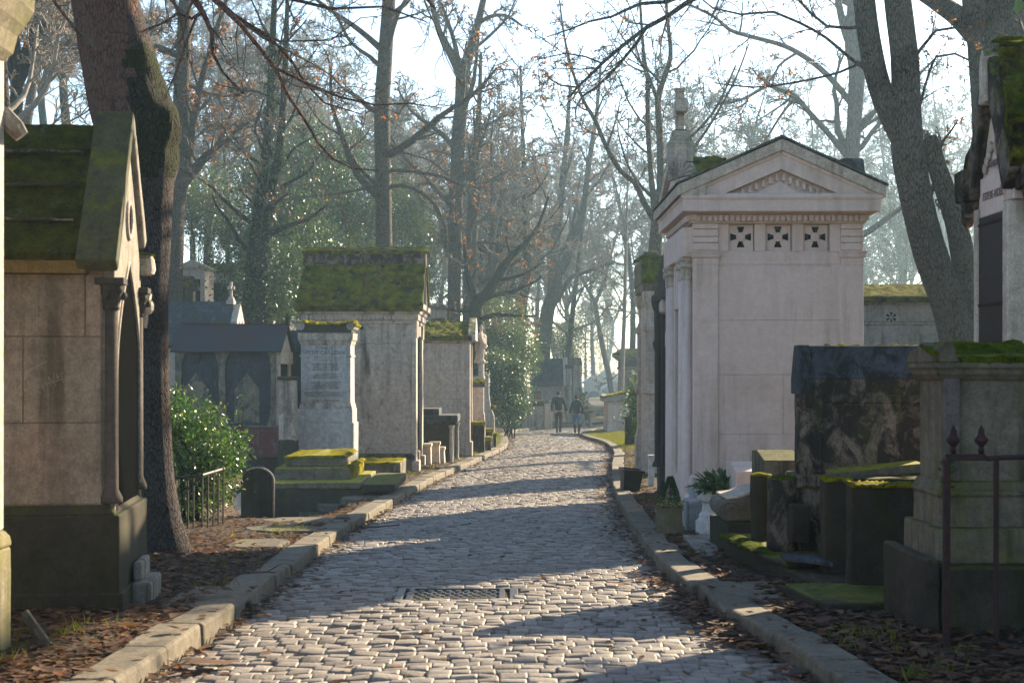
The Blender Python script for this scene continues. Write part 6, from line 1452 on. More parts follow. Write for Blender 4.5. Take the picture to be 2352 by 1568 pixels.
for i in range(2600):
    f = rr.random() ** .8; z = pz(1165, k) + (pz(1095, k) - pz(1165, k)) * f; r_ = (.135 * (1 - f) ** .8 + .01) * rr.uniform(.7, 1.0); a = rr.uniform(0, 6.28)
    d = Vector((math.cos(a), math.sin(a), .7)).normalized(); mb.leaf(Vector((xc + math.cos(a) * r_, k + math.sin(a) * r_, z)), d, d.orthogonal(), .03, .014)
t = thing('potted_conifer', 'small cone-shaped clipped conifer behind the stone planter', 'shrub', (xc, k, zg(xc, k)))
mb.build('foliage', M['holly'], t, fixn=False)
mb = MB(); mb.tube([(xc, k, zg(xc, k) - .05), (xc, k, pz(1105, k))], [.02, .008], 6); mb.build('stem', M['bark_dark'], t)
mb = MB(); mb.lathe(xc, k, [(.08, zg(xc, k) - .02), (.11, pz(1168, k)), (.115, pz(1164, k))], 14); mb.build('pot', M['plastic'], t)

# leafy slab of white marble on the ground
k = 14.8; mb = MB(); zt = zg(px(1600, k), k) + .035; mb.prism([(px(1574, 16.0), 16.2), (px(1612, 14.2), 14.3), (px(1662, 14.2), 14.5), (px(1640, 16.2), 16.2)], 'z', zt - .1, zt); solo('grave_slab', 'pale slab flat on the ground strewn with leaf bits before the white planter', 'grave slab', mb, M['facade'], bevel=.01)
# black plastic bin tilted on the verge
k = 26.6; xc = px(1446, k); gz = zg(xc, k)
t = thing('plastic_planter', 'empty square black plastic tub tilted on the verge beside the kerb', 'tub', (xc, k, gz))
mb = MB(); w0, w1 = .15, .21; h = .42
mb.frame([(xc - w1, k - w1), (xc + w1, k - w1), (xc + w1, k + w1), (xc - w1, k + w1)], [(xc - w1 + .02, k - w1 + .02), (xc + w1 - .02, k - w1 + .02), (xc + w1 - .02, k + w1 - .02), (xc - w1 + .02, k + w1 - .02)], 'z', gz + h - .05, gz + h)
ob = mb.build('rim', M['plastic'], t, bevel=.006)
mb = MB(); mb.box(xc - w0, xc + w0, k - w0, k + w0, gz - .03, gz + h - .05, -(w1 - w0) + .03); o2 = mb.build('body', M['plastic'], t, bevel=.008)
t.rotation_euler = (R(3), R(6), R(8))
# kerbside pedimented tomb and its neighbours beyond
k = 60; Z = lambda y: pz(y, k); x0, x1 = px(1395, k), px(1478, k); gz = zg(x0, k) - .1; D = 2.2; xm = px(1438, k)
t = thing('pedimented_tomb', 'pink grey pedimented tomb with yellow moss roof on the small lawn', 'tomb', (xm, k, gz))
mb = MB(); mb.box(x0, x1, k, k + D, Z(965), Z(920)); mb.box(x0 - .05, x1 + .05, k - .05, k + D, gz, Z(962), .03); mb.build('body', M['pink'], t, bevel=.03)
mb = MB(); mb.prism([(px(1386, k), Z(922)), (px(1490, k), Z(922)), (px(1490, k), Z(908)), (xm, Z(900)), (px(1386, k), Z(908))], 'y', k - .15, k + D + .1); mb.build('pediment', M['stained'], t, bevel=.02)
mb = MB(); bumpy(mb, (px(1385, k), k - .2, Z(910)), (px(1385, k), k + D, Z(910)), (xm, k + D, Z(899)), (xm, k - .2, Z(899)), .06, 14, 12, .04, 2); bumpy(mb, (px(1491, k), k - .2, Z(910)), (px(1491, k), k + D, Z(910)), (xm, k + D, Z(899)), (xm, k - .2, Z(899)), .06, 14, 12, .04, 3); mb.build('moss', M['brightmoss'], t)
k = 74; Z = lambda y: pz(y, k); x0, x1 = px(1428, k), px(1560, k); gz = zg(x0, k) - .2; D = 2.6
t = thing('mossy_tomb', 'brown flat-roofed tomb with pale moss roof behind the young bare tree', 'tomb chapel', ((x0 + x1) / 2, k, gz))
mb = MB(); mb.box(x0, x1, k, k + D, gz, Z(822)); mb.build('wall', M['brownish'], t, bevel=.02)
mb = MB(); mb.moulding([(0, Z(848)), (.06, Z(846)), (.06, Z(843)), (0, Z(841)), (0, Z(828)), (.12, Z(824)), (.25, Z(818)), (.28, Z(812))], x0, x1, k, k + D); mb.build('cornice', M['brownish'], t)
mb = MB(); bumpy(mb, (x0 - .3, k - .3, Z(812)), (x1 + .3, k - .3, Z(812)), (x1, k + D/2, Z(800)), (x0, k + D/2, Z(800)), .1, 36, 12, .05, 1); bumpy(mb, (x0 - .3, k + D + .3, Z(812)), (x1 + .3, k + D + .3, Z(812)), (x1, k + D/2, Z(800)), (x0, k + D/2, Z(800)), .1, 24, 8, .05, 2); mb.build('roof', M['roofmoss'], t)
mb = MB(); mb.box(px(1478, k), px(1500, k), k + D/2 - .3, k + D/2 + .3, Z(802), Z(790)); mb.build('ridge_block', M['darkstone'], t, bevel=.03)
k = 46; mb = MB(); x0, x1 = px(1437, k), px(1462, k); gz = zg(x0, k) - .1
t = thing('stone_pier', 'mossy brown stone pier wrapped by the evergreen bush on the lawn', 'pier', (x0, k, gz))
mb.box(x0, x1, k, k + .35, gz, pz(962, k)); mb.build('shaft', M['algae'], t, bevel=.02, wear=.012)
mb = MB(); mb.box(x0 - .04, x1 + .02, k - .04, k + .39, pz(962, k), pz(956, k)); mb.build('cap', M['mossblock'], t, bevel=.02, wear=.012)
# ------------------------------------------------------------------ trees
def catmull(pts, rad, step):
    pts = [Vector(p) for p in pts]; out = []; ro = []
    n = len(pts)
    for i in range(n - 1):
        p0, p1, p2, p3 = pts[max(0, i - 1)], pts[i], pts[i + 1], pts[min(n - 1, i + 2)]
        m = max(1, int((p2 - p1).length / step))
        for j in range(m):
            t = j / m; t2 = t * t; t3 = t2 * t
            out.append(.5 * ((2 * p1) + (p2 - p0) * t + (2*p0 - 5*p1 + 4*p2 - p3) * t2 + (3*p1 - p0 - 3*p2 + p3) * t3)); ro.append(rad[i] * (1 - t) + rad[i + 1] * t)
    out.append(pts[-1]); ro.append(rad[-1]); return out, ro
def wander(rng, p, d, L, r0, r1, n, wob, up):
    pts = [p.copy()]; rad = [r0]; d = d.normalized()
    for i in range(n):
        d = d + Vector((rng.gauss(0, wob), rng.gauss(0, wob), rng.gauss(0, wob) + up)); d.normalize()
        p = p + d * (L / n); pts.append(p.copy()); rad.append(r0 + (r1 - r0) * (i + 1) / n)
    return pts, rad
# levels: count, angle, spread, length share, radius share, segments, wobble, lift
SPEC = [dict(n=12, t0=.3, ang=52, sd=14, len=.50, rr=.5, seg=8, wob=.13, up=.05, k=6),
        dict(n=8, t0=.25, ang=48, sd=16, len=.52, rr=.55, seg=6, wob=.16, up=.02, k=5),
        dict(n=7, t0=.2, ang=46, sd=18, len=.55, rr=.55, seg=5, wob=.18, up=.0, k=4),
        dict(n=6, t0=.15, ang=44, sd=20, len=.6, rr=.6, seg=3, wob=.2, up=-.01, k=3)]
def grow(rng, stem, level, mbs, tips, spec, rmin, lmax=None):
    if level >= len(spec): return
    s = spec[level]; pts, rad = stem
    L = sum((pts[i + 1] - pts[i]).length for i in range(len(pts) - 1)); az = rng.uniform(0, 6.28)
    n = max(1, int(s['n'] * rng.uniform(.8, 1.2)))
    for c in range(n):
        f = s['t0'] + (1 - s['t0']) * (c + rng.random()) / n; q = f * (len(pts) - 1); i = min(int(q), len(pts) - 2); u = q - i
        p = pts[i].lerp(pts[i + 1], u); t = (pts[i + 1] - pts[i]).normalized(); rp = rad[i] * (1 - u) + rad[i + 1] * u
        az += 2.4 + rng.gauss(0, .5); a = R(max(15, rng.gauss(s['ang'], s['sd'])))
        o = t.orthogonal().normalized(); o = Matrix.Rotation(az, 3, t) @ o
        d = t * math.cos(a) + o * math.sin(a)
        l = L * s['len'] * rng.uniform(.55, 1.15) * (1.15 - .55 * f)
        if lmax: l = min(l, lmax[level])
        r0 = max(rmin, rp * s['rr'] * rng.uniform(.75, 1.1)); r1 = max(rmin * .7, r0 * .28)
        st = wander(rng, p, d, l, r0, r1, s['seg'], s['wob'], s['up'])
        mbs[min(level, len(mbs) - 1)].tube(st[0], st[1], s['k'], cap=False)
        if level == len(spec) - 1: tips.append(st[0])
        grow(rng, st, level + 1, mbs, tips, spec, rmin, lmax)
def leaves_on(mb, rng, tips, prob, size, per=2):
    for pts in tips:
        if rng.random() > prob: continue
        for _ in range(per):
            p = pts[rng.randrange(1, len(pts))]; d = Vector((rng.gauss(0, 1), rng.gauss(0, 1), rng.gauss(-.5, .6))).normalized()
            mb.leaf(p, d, d.orthogonal(), size * rng.uniform(.7, 1.3), size * rng.uniform(.4, .7), .3)
def ivy_on(mb, rng, pts, rad, n, size, f0=0, f1=1, bulge=1.6):
    for _ in range(n):
        q = (f0 + (f1 - f0) * rng.random()) * (len(pts) - 1); i = min(int(q), len(pts) - 2); p = pts[i].lerp(pts[i + 1], q - i); r = rad[i]
        a = rng.uniform(0, 6.28); o = Vector((math.cos(a), math.sin(a), 0)); c = p + o * r * rng.uniform(.95, bulge) + Vector((0, 0, rng.gauss(0, .05)))
        d = (o * rng.uniform(0, 1) + Vector((rng.gauss(0, .6), rng.gauss(0, .6), -.4))).normalized(); mb.leaf(c, d, o, size * rng.uniform(.7, 1.3), size * .8, .15)
def trunk_mesh(mb, pts, rad, k, amp, seed=0, flare=0.0, pick=None):
    b = len(mb.v); f0 = len(mb.f); mb.tube(pts, rad, k, cap=False); n = len(pts)
    for i in range(n):
        c = pts[i]
        for j in range(k):
            v = Vector(mb.v[b + i * k + j]); o = v - c; a = math.atan2(o.y, o.x); q = Vector((math.cos(a) * 1.6, math.sin(a) * 1.6, c.z * .8 + seed))
            g = 1 + amp * (mnoise.noise(q) + .5 * mnoise.noise(Vector((math.cos(a) * 5, math.sin(a) * 5, c.z * 1.5 + seed))))
            if flare: 
                hgt = (c.z - pts[0].z); g *= 1 + flare * math.exp(-hgt / .35) * (1 + .5 * math.sin(a * 5 + seed))
            mb.v[b + i * k + j] = tuple(c + o * g)
    if pick is not None:
        for f in range(f0, len(mb.f)):
            cs = [Vector(mb.v[i]) for i in mb.f[f]]; c = sum(cs, Vector()) / len(cs); mb.mi[f] = pick(c)
def pixpath(nodes, Y, step=.25):
    """nodes: (x, y, width) on the survey sheet at distance Y, or (x, y, width, Y)"""
    pts = []; rad = []
    for nd in nodes:
        y = nd[3] if len(nd) > 3 else Y
        pts.append(P(nd[0], nd[1], y)); rad.append(nd[2] / 2 * y / FPX)
    return catmull(pts, rad, step)
TREES = 'bare trees of the cemetery wood'
def hero_tree(name, label, stems, Y, seed, bark_m, twig_m='twig', limbs=(), spec=None, leaf=0, leafsize=.05, k=10, amp=.08, ivy=0, base_y=None, flare=.25, lmax=None, group=None, rmin=.007, auto=True, trunk=None, cat='tree'):
    rng = random.Random(seed)
    st0 = [pixpath(s, Y) for s in stems]
    b = st0[0][0][0]; gz = zg(b.x, b.y)
    t = thing(name, label, cat, (b.x, b.y, gz), 0, group)
    mb = MB(); cr = MB(); tips = []
    for i, (pts, rad) in enumerate(st0):
        if trunk and i == 0: trunk(mb, pts, rad)
        else: trunk_mesh(mb, pts, rad, k if i == 0 else max(7, k - 3), amp, seed + i, flare if i == 0 else 0)
    lim = []
    for nodes in limbs:
        pts, rad = pixpath(nodes, Y); trunk_mesh(mb, pts, rad, 7, .05, seed + 9); lim.append((pts, rad))
    sp = spec or SPEC
    if auto:
        for s in st0: grow(rng, s, 0, [mb, cr], tips, sp, rmin, lmax)
    for s in lim: grow(rng, s, 1, [cr], tips, sp, rmin, lmax)
    mb.build('trunk', [M[x] for x in bark_m] if isinstance(bark_m, (list, tuple)) else M[bark_m], t, smooth=True, fixn=False)
    cr.build('crown', M[twig_m], t, fixn=False, smooth=True)
    if leaf:
        lf = MB(); leaves_on(lf, rng, tips, leaf, leafsize, 3); lf.build('withered_leaves', M['brownleaf'], t, fixn=False, kind='stuff')
    if ivy:
        iv = MB(); ivy_on(iv, rng, st0[0][0], st0[0][1], ivy, .09, 0, .75); lim2 = st0[1:]; 
        for s in lim2: ivy_on(iv, rng, s[0], s[1], ivy // 2, .09, 0, .7)
        iv.build('ivy', M['ivy'], t, fixn=False, kind='stuff')
    return t
sp_ = lambda **k: [dict(d, **{q: v[i] for q, v in k.items()}) for i, d in enumerate(SPEC)]
# great trunk with the burr
def bigtrunk(mb, pts, rad):
    p2, r2 = catmull(pts, rad, .09)
    def pick(c):
        cx = px(1, 1); yy = HY - (c.z - CZ) / c.y * FPX; xx = CX + c.x / c.y * FPX
        mid = 268 + 20 * mnoise.noise(c * 3) + (335 - 268) * sstep(60, 420, yy)
        wob = 34 * mnoise.noise(c * 2.3) + 22 * mnoise.noise(c * 7)
        if yy > 385 + wob: return 1
        edge = (330 if yy < 110 else 285) + wob + (0 if yy > 110 else 0)
        return 2 if xx > edge and yy > 105 + wob else (1 if xx > 300 + wob else 0)
    trunk_mesh(mb, p2, r2, 44, .07, 3, .18, pick)
    # burr
    for i, v in enumerate(mb.v):
        v = Vector(v); c = P(345, 290, 14.6); d = v - c; g = math.exp(-(d.x / .32) ** 2 - (d.z / .42) ** 2 - (d.y / .6) ** 2)
        if g > .02: mb.v[i] = tuple(v + Vector((.17 * g * (1 + .9 * mnoise.noise(v * 5)), -.12 * g, .05 * g * mnoise.noise(v * 4))))
hero_tree('big_tree', 'massive leaning tree with reddish bark and a dark mossy burr behind the gothic chapel', [[(384, 1330, 125), (382, 1275, 112), (370, 1200, 92), (357, 1100, 84), (347, 950, 84), (342, 800, 86), (338, 650, 96), (333, 500, 122), (322, 400, 150), (305, 300, 172), (288, 220, 174), (268, 120, 166), (240, 0, 152), (215, -120, 140), (170, -420, 120), (130, -900, 90), (110, -1400, 50)]], 14.8, 5, ['bark_red', 'bark_rough', 'bark_moss'], 'twig',
    limbs=[[(215, -160, 50, 14.6), (330, -150, 34, 13.6), (430, -70, 22, 12.8), (493, 0, 13, 12.3), (552, 56, 11, 12), (600, 115, 10, 12), (634, 159, 9, 12), (664, 223, 8, 12), (700, 275, 7, 12), (730, 327, 6, 12), (764, 364, 5, 12), (808, 386, 4, 12), (870, 392, 2.5, 12)],
           [(634, 156, 7, 12), (700, 189, 6.5, 12.05), (782, 223, 6, 12.1), (864, 241, 4.6, 12.2), (938, 237, 3.5, 12.2), (1010, 247, 2.2, 12.2)],
           [(470, -40, 10, 12.5), (501, 0, 9, 12.5), (537, 33, 8, 12.5), (630, 96, 7, 12.5), (671, 141, 6.5, 12.5), (700, 189, 6, 12.5), (745, 236, 4.5, 12.5), (830, 262, 2.5, 12.5)],
           [(260, -120, 40, 14.2), (380, -60, 26, 13.5), (445, -2, 17, 13), (467, 30, 13, 13), (486, 74, 10, 13), (488, 122, 8, 13), (512, 167, 6, 13), (560, 215, 4, 13)],
           [(467, 28, 9, 13), (440, 42, 8, 13), (408, 30, 7, 13), (380, 50, 6, 13), (330, 70, 4, 13)],
           [(452, 36, 7, 13), (430, 90, 5, 12.9), (405, 165, 4, 12.9), (385, 210, 3, 12.9)],
           [(537, 33, 5, 12.4), (640, 95, 4, 12.3), (760, 92, 3.5, 12.3), (830, 40, 2.5, 12.3)],
           [(90, -60, 12, 13), (130, 10, 8, 13), (175, 70, 7, 13), (225, 130, 5, 13)],
           [(520, -60, 16, 13.2), (640, -10, 10, 13), (760, 20, 7, 13), (880, 15, 5, 13), (980, 50, 3, 13)],
           [(300, -330, 40, 14), (560, -330, 30, 13), (760, -220, 22, 12.5), (900, -90, 12, 12), (1000, 20, 6, 12)]],
    trunk=bigtrunk, spec=sp_(n=(6, 6, 5, 3), len=(.35, .34, .42, .5)), leaf=.07, leafsize=.042, lmax=(3, 1.5, .7, .35), rmin=.0042)
# leaning trunk at the right with two limbs
hero_tree('leaning_tree', 'tall leaning grey-brown tree with two upright limbs beside the pink mausoleum', [
    [(2250, 1260, 100), (2225, 900, 88), (2205, 790, 84), (2180, 700, 80), (2140, 590, 77), (2107, 470, 74), (2088, 360, 74), (2082, 250, 68), (2077, 130, 64), (2062, 0, 60), (2050, -150, 56), (2030, -500, 46), (2010, -900, 30), (2000, -1250, 14)],
    [(2085, 340, 50), (2062, 300, 54), (2035, 240, 54), (2012, 170, 52), (1996, 90, 50), (1984, 0, 50), (1970, -140, 46), (1940, -400, 36), (1900, -700, 24), (1880, -1000, 10)],
    [(2240, 900, 56), (2230, 780, 56), (2224, 690, 56), (2214, 600, 54), (2196, 510, 50), (2172, 440, 46), (2150, 375, 42), (2139, 325, 38), (2137, 312, 26)]],
    24.0, 8, 'bark_grey', 'twig', limbs=[
    [(1990, 160, 10), (1949, 130, 8), (1897, 86, 7), (1837, 52, 6.5), (1777, 27, 6), (1702, 33, 5), (1637, 18, 4), (1590, -20, 3)],
    [(1975, -100, 26), (1880, -130, 20), (1760, -110, 17), (1650, -40, 14), (1575, 8, 12), (1531, 38, 11), (1485, 63, 10), (1435, 101, 9), (1383, 145, 8), (1353, 175, 7), (1326, 200, 6), (1307, 224, 4)],
    [(1485, 63, 8), (1460, 101, 7.5), (1411, 159, 7), (1370, 200, 6), (1337, 221, 5), (1323, 246, 4), (1322, 275, 3)],
    [(1800, -90, 14), (1620, -30, 11), (1531, 4, 9), (1471, 8, 8), (1405, 38, 6), (1353, 49, 5), (1312, 66, 4), (1255, 85, 2.5)],
    [(2003, 130, 8), (1930, 165, 6), (1820, 190, 5), (1730, 200, 4), (1640, 190, 3)],
    [(2190, 470, 40), (2225, 440, 30), (2260, 425, 26), (2330, 330, 20), (2400, 200, 14)],
    [(2090, 150, 9), (2150, 70, 7), (2215, 60, 6), (2260, 95, 4)],
    [(2095, 320, 7), (2150, 130, 6), (2230, 140, 5)],
    [(1990, 60, 9), (1900, 60, 7), (1830, -5, 6), (1790, -40, 4)],
    [(1326, 200, 5), (1290, 196, 4), (1260, 180, 3.5), (1240, 205, 2.5), (1235, 150, 2)],
    [(1383, 145, 5), (1345, 130, 4), (1300, 122, 3.4), (1240, 135, 2.4)]],
    spec=sp_(n=(7, 8, 7, 5), len=(.3, .3, .42, .5), t0=(.55, .25, .2, .15), rr=(.34, .5, .55, .6)), k=26, amp=.09, leaf=.12, leafsize=.05, lmax=(4, 2.1, .95, .5), rmin=.0055, flare=.3)
hero_tree('thick_tree', 'very thick dark trunk rising behind the mossy gabled chapel at the edge', [[(2330, 1330, 170), (2318, 700, 150), (2306, 300, 140), (2292, 100, 132), (2278, 0, 130), (2262, -200, 122), (2240, -600, 90), (2235, -900, 24)]], 27, 18, 'bark_grey', 'twig', spec=sp_(n=(8, 6, 5, 4), len=(.35, .4, .5, .55)), k=24, amp=.05)
# straight trunk over the mossy mausoleum
hero_tree('straight_tree', 'tall straight bare trunk rising behind the tall moss-roofed mausoleum', [[(884, 940, 44), (883, 700, 42), (882, 560, 38), (880, 400, 37), (878, 250, 36), (885, 120, 34), (893, 0, 30), (897, -200, 25), (900, -450, 14)]], 47, 21, 'bark_grey', 'twig', limbs=[
    [(878, 115, 17), (845, 85, 14), (808, 56, 12), (753, 19, 9), (690, -30, 6)], [(876, 156, 12), (850, 130, 10), (808, 100, 8), (779, 48, 7), (745, -20, 5)],
    [(884, 390, 10), (938, 393, 8), (1012, 404, 7), (1068, 427, 6), (1120, 428, 4)], [(880, 432, 14), (864, 423, 12), (808, 364, 9), (790, 315, 7), (738, 282, 5), (690, 210, 3)],
    [(882, 432, 11), (923, 425, 9), (968, 442, 8), (1005, 479, 7), (1023, 527, 6), (1026, 590, 4)], [(890, 40, 14), (930, 10, 11), (985, -60, 8)], [(886, 325, 7), (930, 350, 5), (990, 370, 4), (1040, 410, 3)], [(877, 425, 7), (800, 440, 6), (720, 450, 5), (640, 462, 4), (560, 500, 3)]],
    spec=sp_(n=(9, 6, 5, 4), len=(.25, .38, .5, .55)), k=14, amp=.05, rmin=.014, leaf=.08, leafsize=.09)
hero_tree('slim_tree', 'slim dark trunk with a fork rising beside the massive burred tree', [[(393, 980, 46), (396, 700, 46), (400, 560, 44), (406, 400, 42), (415, 250, 38), (421, 120, 34), (425, 0, 28), (430, -200, 20), (430, -400, 10)], [(405, 520, 20), (428, 400, 20), (440, 300, 18), (462, 190, 16), (490, 90, 12), (520, 0, 8)]], 45, 22, 'bark_grey', 'twig', limbs=[[(430, 420, 12), (470, 370, 10), (505, 320, 8), (540, 240, 5)]], spec=sp_(n=(10, 7, 6, 5), len=(.28, .42, .5, .55)), k=12, amp=.05, rmin=.015, leaf=.35, leafsize=.09)
hero_tree('ivy_tree', 'pair of thin ivy-clad stems leaning together on the wooded bank', [[(556, 860, 28), (575, 640, 27), (590, 500, 24), (605, 400, 22), (620, 250, 20), (625, 120, 16), (630, 0, 13), (632, -150, 8)], [(603, 860, 32), (600, 640, 30), (612, 540, 26), (625, 430, 22), (645, 320, 19), (655, 150, 14), (660, 0, 9)]], 43, 23, 'bark_dark', 'twig', spec=sp_(n=(12, 6, 5, 4), len=(.28, .45, .5, .55)), k=10, rmin=.014, ivy=2200, leaf=.06, leafsize=.08)
hero_tree('forked_tree', 'twin-trunked tree forking into a wide V above the ashlar chapel', [[(1040, 930, 32), (1043, 700, 31), (1047, 500, 30), (1052, 330, 32), (1060, 240, 32), (1063, 170, 32), (1078, 125, 22), (1094, 68, 18), (1110, 0, 15), (1135, -120, 10), (1150, -250, 5)], [(1076, 930, 36), (1078, 740, 33), (1081, 600, 30), (1086, 480, 26), (1092, 380, 20), (1100, 250, 12), (1105, 120, 6)], [(1062, 185, 20), (1035, 125, 18), (1010, 75, 15), (990, 0, 12), (965, -120, 8)]], 58, 24, 'bark_grey', 'twig', limbs=[[(1070, 585, 10), (1097, 558, 9), (1132, 558, 8), (1177, 567, 6), (1230, 560, 4)], [(1050, 470, 14), (1010, 440, 10), (985, 420, 7), (950, 430, 5)], [(1094, 60, 12), (1120, 40, 10), (1160, 35, 8), (1200, 60, 5)], [(1043, 600, 12), (1020, 560, 10), (1010, 500, 8), (985, 450, 6)]], spec=sp_(n=(12, 7, 6, 5), len=(.26, .42, .5, .55)), k=12, rmin=.016, leaf=.16, leafsize=.09)
hero_tree('crooked_tree', 'crooked mossy tree with bending limb between ashlar chapel and bushes', [[(1098, 930, 36), (1099, 780, 34), (1094, 700, 32), (1118, 676, 26), (1142, 636, 22), (1172, 590, 17), (1199, 566, 12), (1235, 520, 8), (1260, 450, 5)], [(1094, 705, 20), (1083, 660, 16), (1072, 620, 12), (1066, 560, 8)]], 55, 25, 'bark_dark', 'twig', spec=sp_(n=(7, 6, 5, 4), len=(.35, .45, .5, .55)), k=12, rmin=.015, leaf=.12, leafsize=.09)
hero_tree('gnarled_tree', 'hazy gnarled tree with swollen trunk bending above the slate chapel', [[(1243, 940, 40), (1247, 816, 36), (1252, 757, 33), (1260, 703, 32), (1272, 676, 34), (1275, 622, 32), (1270, 582, 28), (1279, 528, 22), (1290, 440, 16), (1300, 330, 11), (1310, 200, 7)], [(1274, 640, 20), (1301, 596, 22), (1322, 542, 20), (1341, 475, 17), (1352, 380, 13), (1370, 260, 9), (1380, 150, 5)]], 85, 26, 'bark_grey', 'twighazed', limbs=[[(1280, 690, 12), (1310, 640, 10), (1360, 620, 8), (1410, 600, 6)]], spec=sp_(n=(12, 7, 6, 4), len=(.3, .45, .5, .55)), k=12, rmin=.017, amp=.12, leaf=.12, leafsize=.12)
hero_tree('ivy_tree', 'hazy ivy-wrapped trunk leaning behind the pale evergreen bush', [[(1190, 900, 24), (1196, 754, 24), (1201, 690, 23), (1212, 636, 21), (1210, 582, 18), (1206, 450, 14), (1200, 300, 9), (1195, 150, 5)], [(1145, 900, 15), (1145, 690, 15), (1142, 596, 13), (1150, 480, 10), (1155, 330, 7)]], 68, 27, 'bark_dark', 'twighazed', spec=sp_(n=(12, 6, 5, 4), len=(.3, .45, .5, .55)), k=9, rmin=.014, ivy=1300, leaf=.2, leafsize=.1)
hero_tree('young_tree', 'thin young bare tree beside the pedimented tomb', [[(1426, 945, 11.5), (1428, 893, 11), (1431, 800, 10.5), (1435, 700, 9), (1437, 600, 7.5), (1440, 480, 5.5), (1442, 360, 3.5), (1443, 260, 2)]], 66, 28, 'twighazed', 'twig', limbs=[[(1430, 815, 4), (1390, 770, 3), (1340, 755, 2.2), (1300, 740, 1.5)], [(1428, 850, 4), (1390, 880, 2.5), (1360, 870, 1.6)], [(1435, 710, 4), (1400, 640, 3), (1370, 610, 2)], [(1433, 735, 4), (1470, 690, 3), (1510, 640, 2)]], spec=sp_(n=(16, 5, 4, 2), len=(.22, .45, .5, .55), up=(.0, -.02, -.02, -.02)), k=8, rmin=.014, amp=.02)
hero_tree('multistem_tree', 'slender many-stemmed tree standing behind the pink mausoleum front', [[(1512, 860, 26), (1510, 620, 22), (1514, 480, 18), (1517, 383, 17), (1514, 286, 16), (1511, 234, 15), (1520, 195, 13), (1540, 130, 11), (1535, 65, 9), (1530, 0, 7), (1525, -150, 4)], [(1500, 700, 20), (1498, 574, 18), (1503, 498, 16), (1494, 383, 13), (1488, 286, 12), (1487, 182, 10), (1478, 117, 8), (1470, 0, 6), (1465, -120, 3)], [(1503, 505, 15), (1483, 471, 14), (1457, 418, 13), (1427, 394, 12), (1394, 339, 11), (1367, 276, 10), (1340, 230, 8), (1312, 153, 6), (1296, 82, 5), (1285, 0, 3)]], 46, 29, 'bark_grey', 'twig', limbs=[[(1511, 234, 9), (1490, 175, 7), (1470, 140, 6), (1455, 80, 4)], [(1517, 380, 9), (1570, 330, 7), (1640, 255, 6), (1690, 150, 4)], [(1517, 400, 8), (1600, 330, 7), (1680, 200, 5), (1720, 100, 3)]], spec=sp_(n=(10, 6, 5, 4), len=(.25, .42, .5, .55), up=(.06, .03, 0, 0)), k=9, rmin=.014, amp=.03)
hero_tree('plane_tree', 'pale smooth plane tree with great arching limbs above the pediment', [[(1958, 930, 40), (1957, 600, 37), (1957, 365, 35), (1962, 286, 34), (1966, 221, 36), (1968, 156, 38), (1960, 104, 40), (1958, 60, 34), (1962, 0, 30), (1965, -150, 24), (1970, -350, 12)], [(1955, 110, 20), (1938, 60, 18), (1925, 0, 15), (1905, -120, 10)]], 50, 30, 'bark_pale', 'twig', limbs=[
    [(1950, 362, 16), (1936, 346, 15), (1897, 299, 14), (1861, 260, 13), (1827, 221, 12), (1793, 206, 10), (1764, 195, 9), (1741, 208, 8), (1702, 229, 7), (1640, 242, 4)], [(1962, 250, 16), (1949, 229, 15), (1910, 182, 14), (1871, 146, 13), (1832, 120, 12), (1793, 102, 11), (1715, 81, 10), (1676, 68, 9), (1637, 36, 7), (1570, 5, 5)],
    [(1964, 350, 14), (1980, 336, 13), (2005, 300, 11), (2027, 276, 10), (2070, 265, 7)], [(1968, 310, 11), (1990, 285, 10), (2030, 262, 8), (2080, 200, 6)], [(1827, 221, 8), (1790, 270, 6), (1760, 320, 5), (1745, 340, 3)], [(1832, 120, 7), (1790, 150, 6), (1775, 190, 4), (1790, 215, 3)]], spec=sp_(n=(8, 7, 6, 4), len=(.3, .34, .5, .55), up=(.02, -.02, -.04, -.05)), k=14, rmin=.013, amp=.04, leaf=.1, leafsize=.08)

# ---- the wood behind: a few grown forms, copied whole with their crowns
def wood_form(seed, H, r, kind, twig, barkm, leaf=0):
    rng = random.Random(seed); mb = MB(); cr = MB(); tips = []
    rad0 = r
    stem = wander(rng, Vector((0, 0, -.4)), Vector((rng.gauss(0, .06), rng.gauss(0, .06), 1)), H * (.45 if kind else .95), r, r * (.7 if kind else .12), 12, .035, .03)
    trunk_mesh(mb, stem[0], stem[1], 10, .06, seed, .3)
    stems = [stem]
    if kind:
        az = rng.uniform(0, 6)
        for i in range(kind):
            a = az + i * 6.28 / kind + rng.gauss(0, .3); tilt = rng.uniform(.28, .6)
            s = wander(rng, stem[0][-1], Vector((math.cos(a) * tilt, math.sin(a) * tilt, 1)), H * .6, r * .6, r * .1, 10, .07, .05); trunk_mesh(mb, s[0], s[1], 8, .05, seed + i); stems.append(s)
    for s in (stems[1:] if kind else stems):
        sp = sp_(n=((10 if kind else 28), 9, 7, 6), len=((.42 if kind else .3), .46, .5, .55), t0=((.1 if kind else .28), .2, .2, .15)); grow(rng, s, 0, [cr], tips, sp, .026 if kind in (3, 2) else .018)
    lf = None
    if leaf: lf = MB(); leaves_on(lf, rng, tips, leaf, .11, 2)
    return mb, cr, lf, barkm, twig
FORMS = [wood_form(101, 19, .30, 3, 'twighazed', 'bark_grey'), wood_form(102, 21, .27, 0, 'twighazed', 'bark_grey', .08), wood_form(103, 17, .26, 4, 'twig', 'bark_dark', .15), wood_form(104, 22, .33, 2, 'twighazed', 'bark_pale'), wood_form(105, 15, .17, 0, 'twig', 'bark_dark')]
WLAB = ['bare many-limbed tree', 'tall single-leader bare tree', 'spreading bare tree with withered leaves', 'pale two-limbed bare tree', 'thin dark bare tree']
protos = []
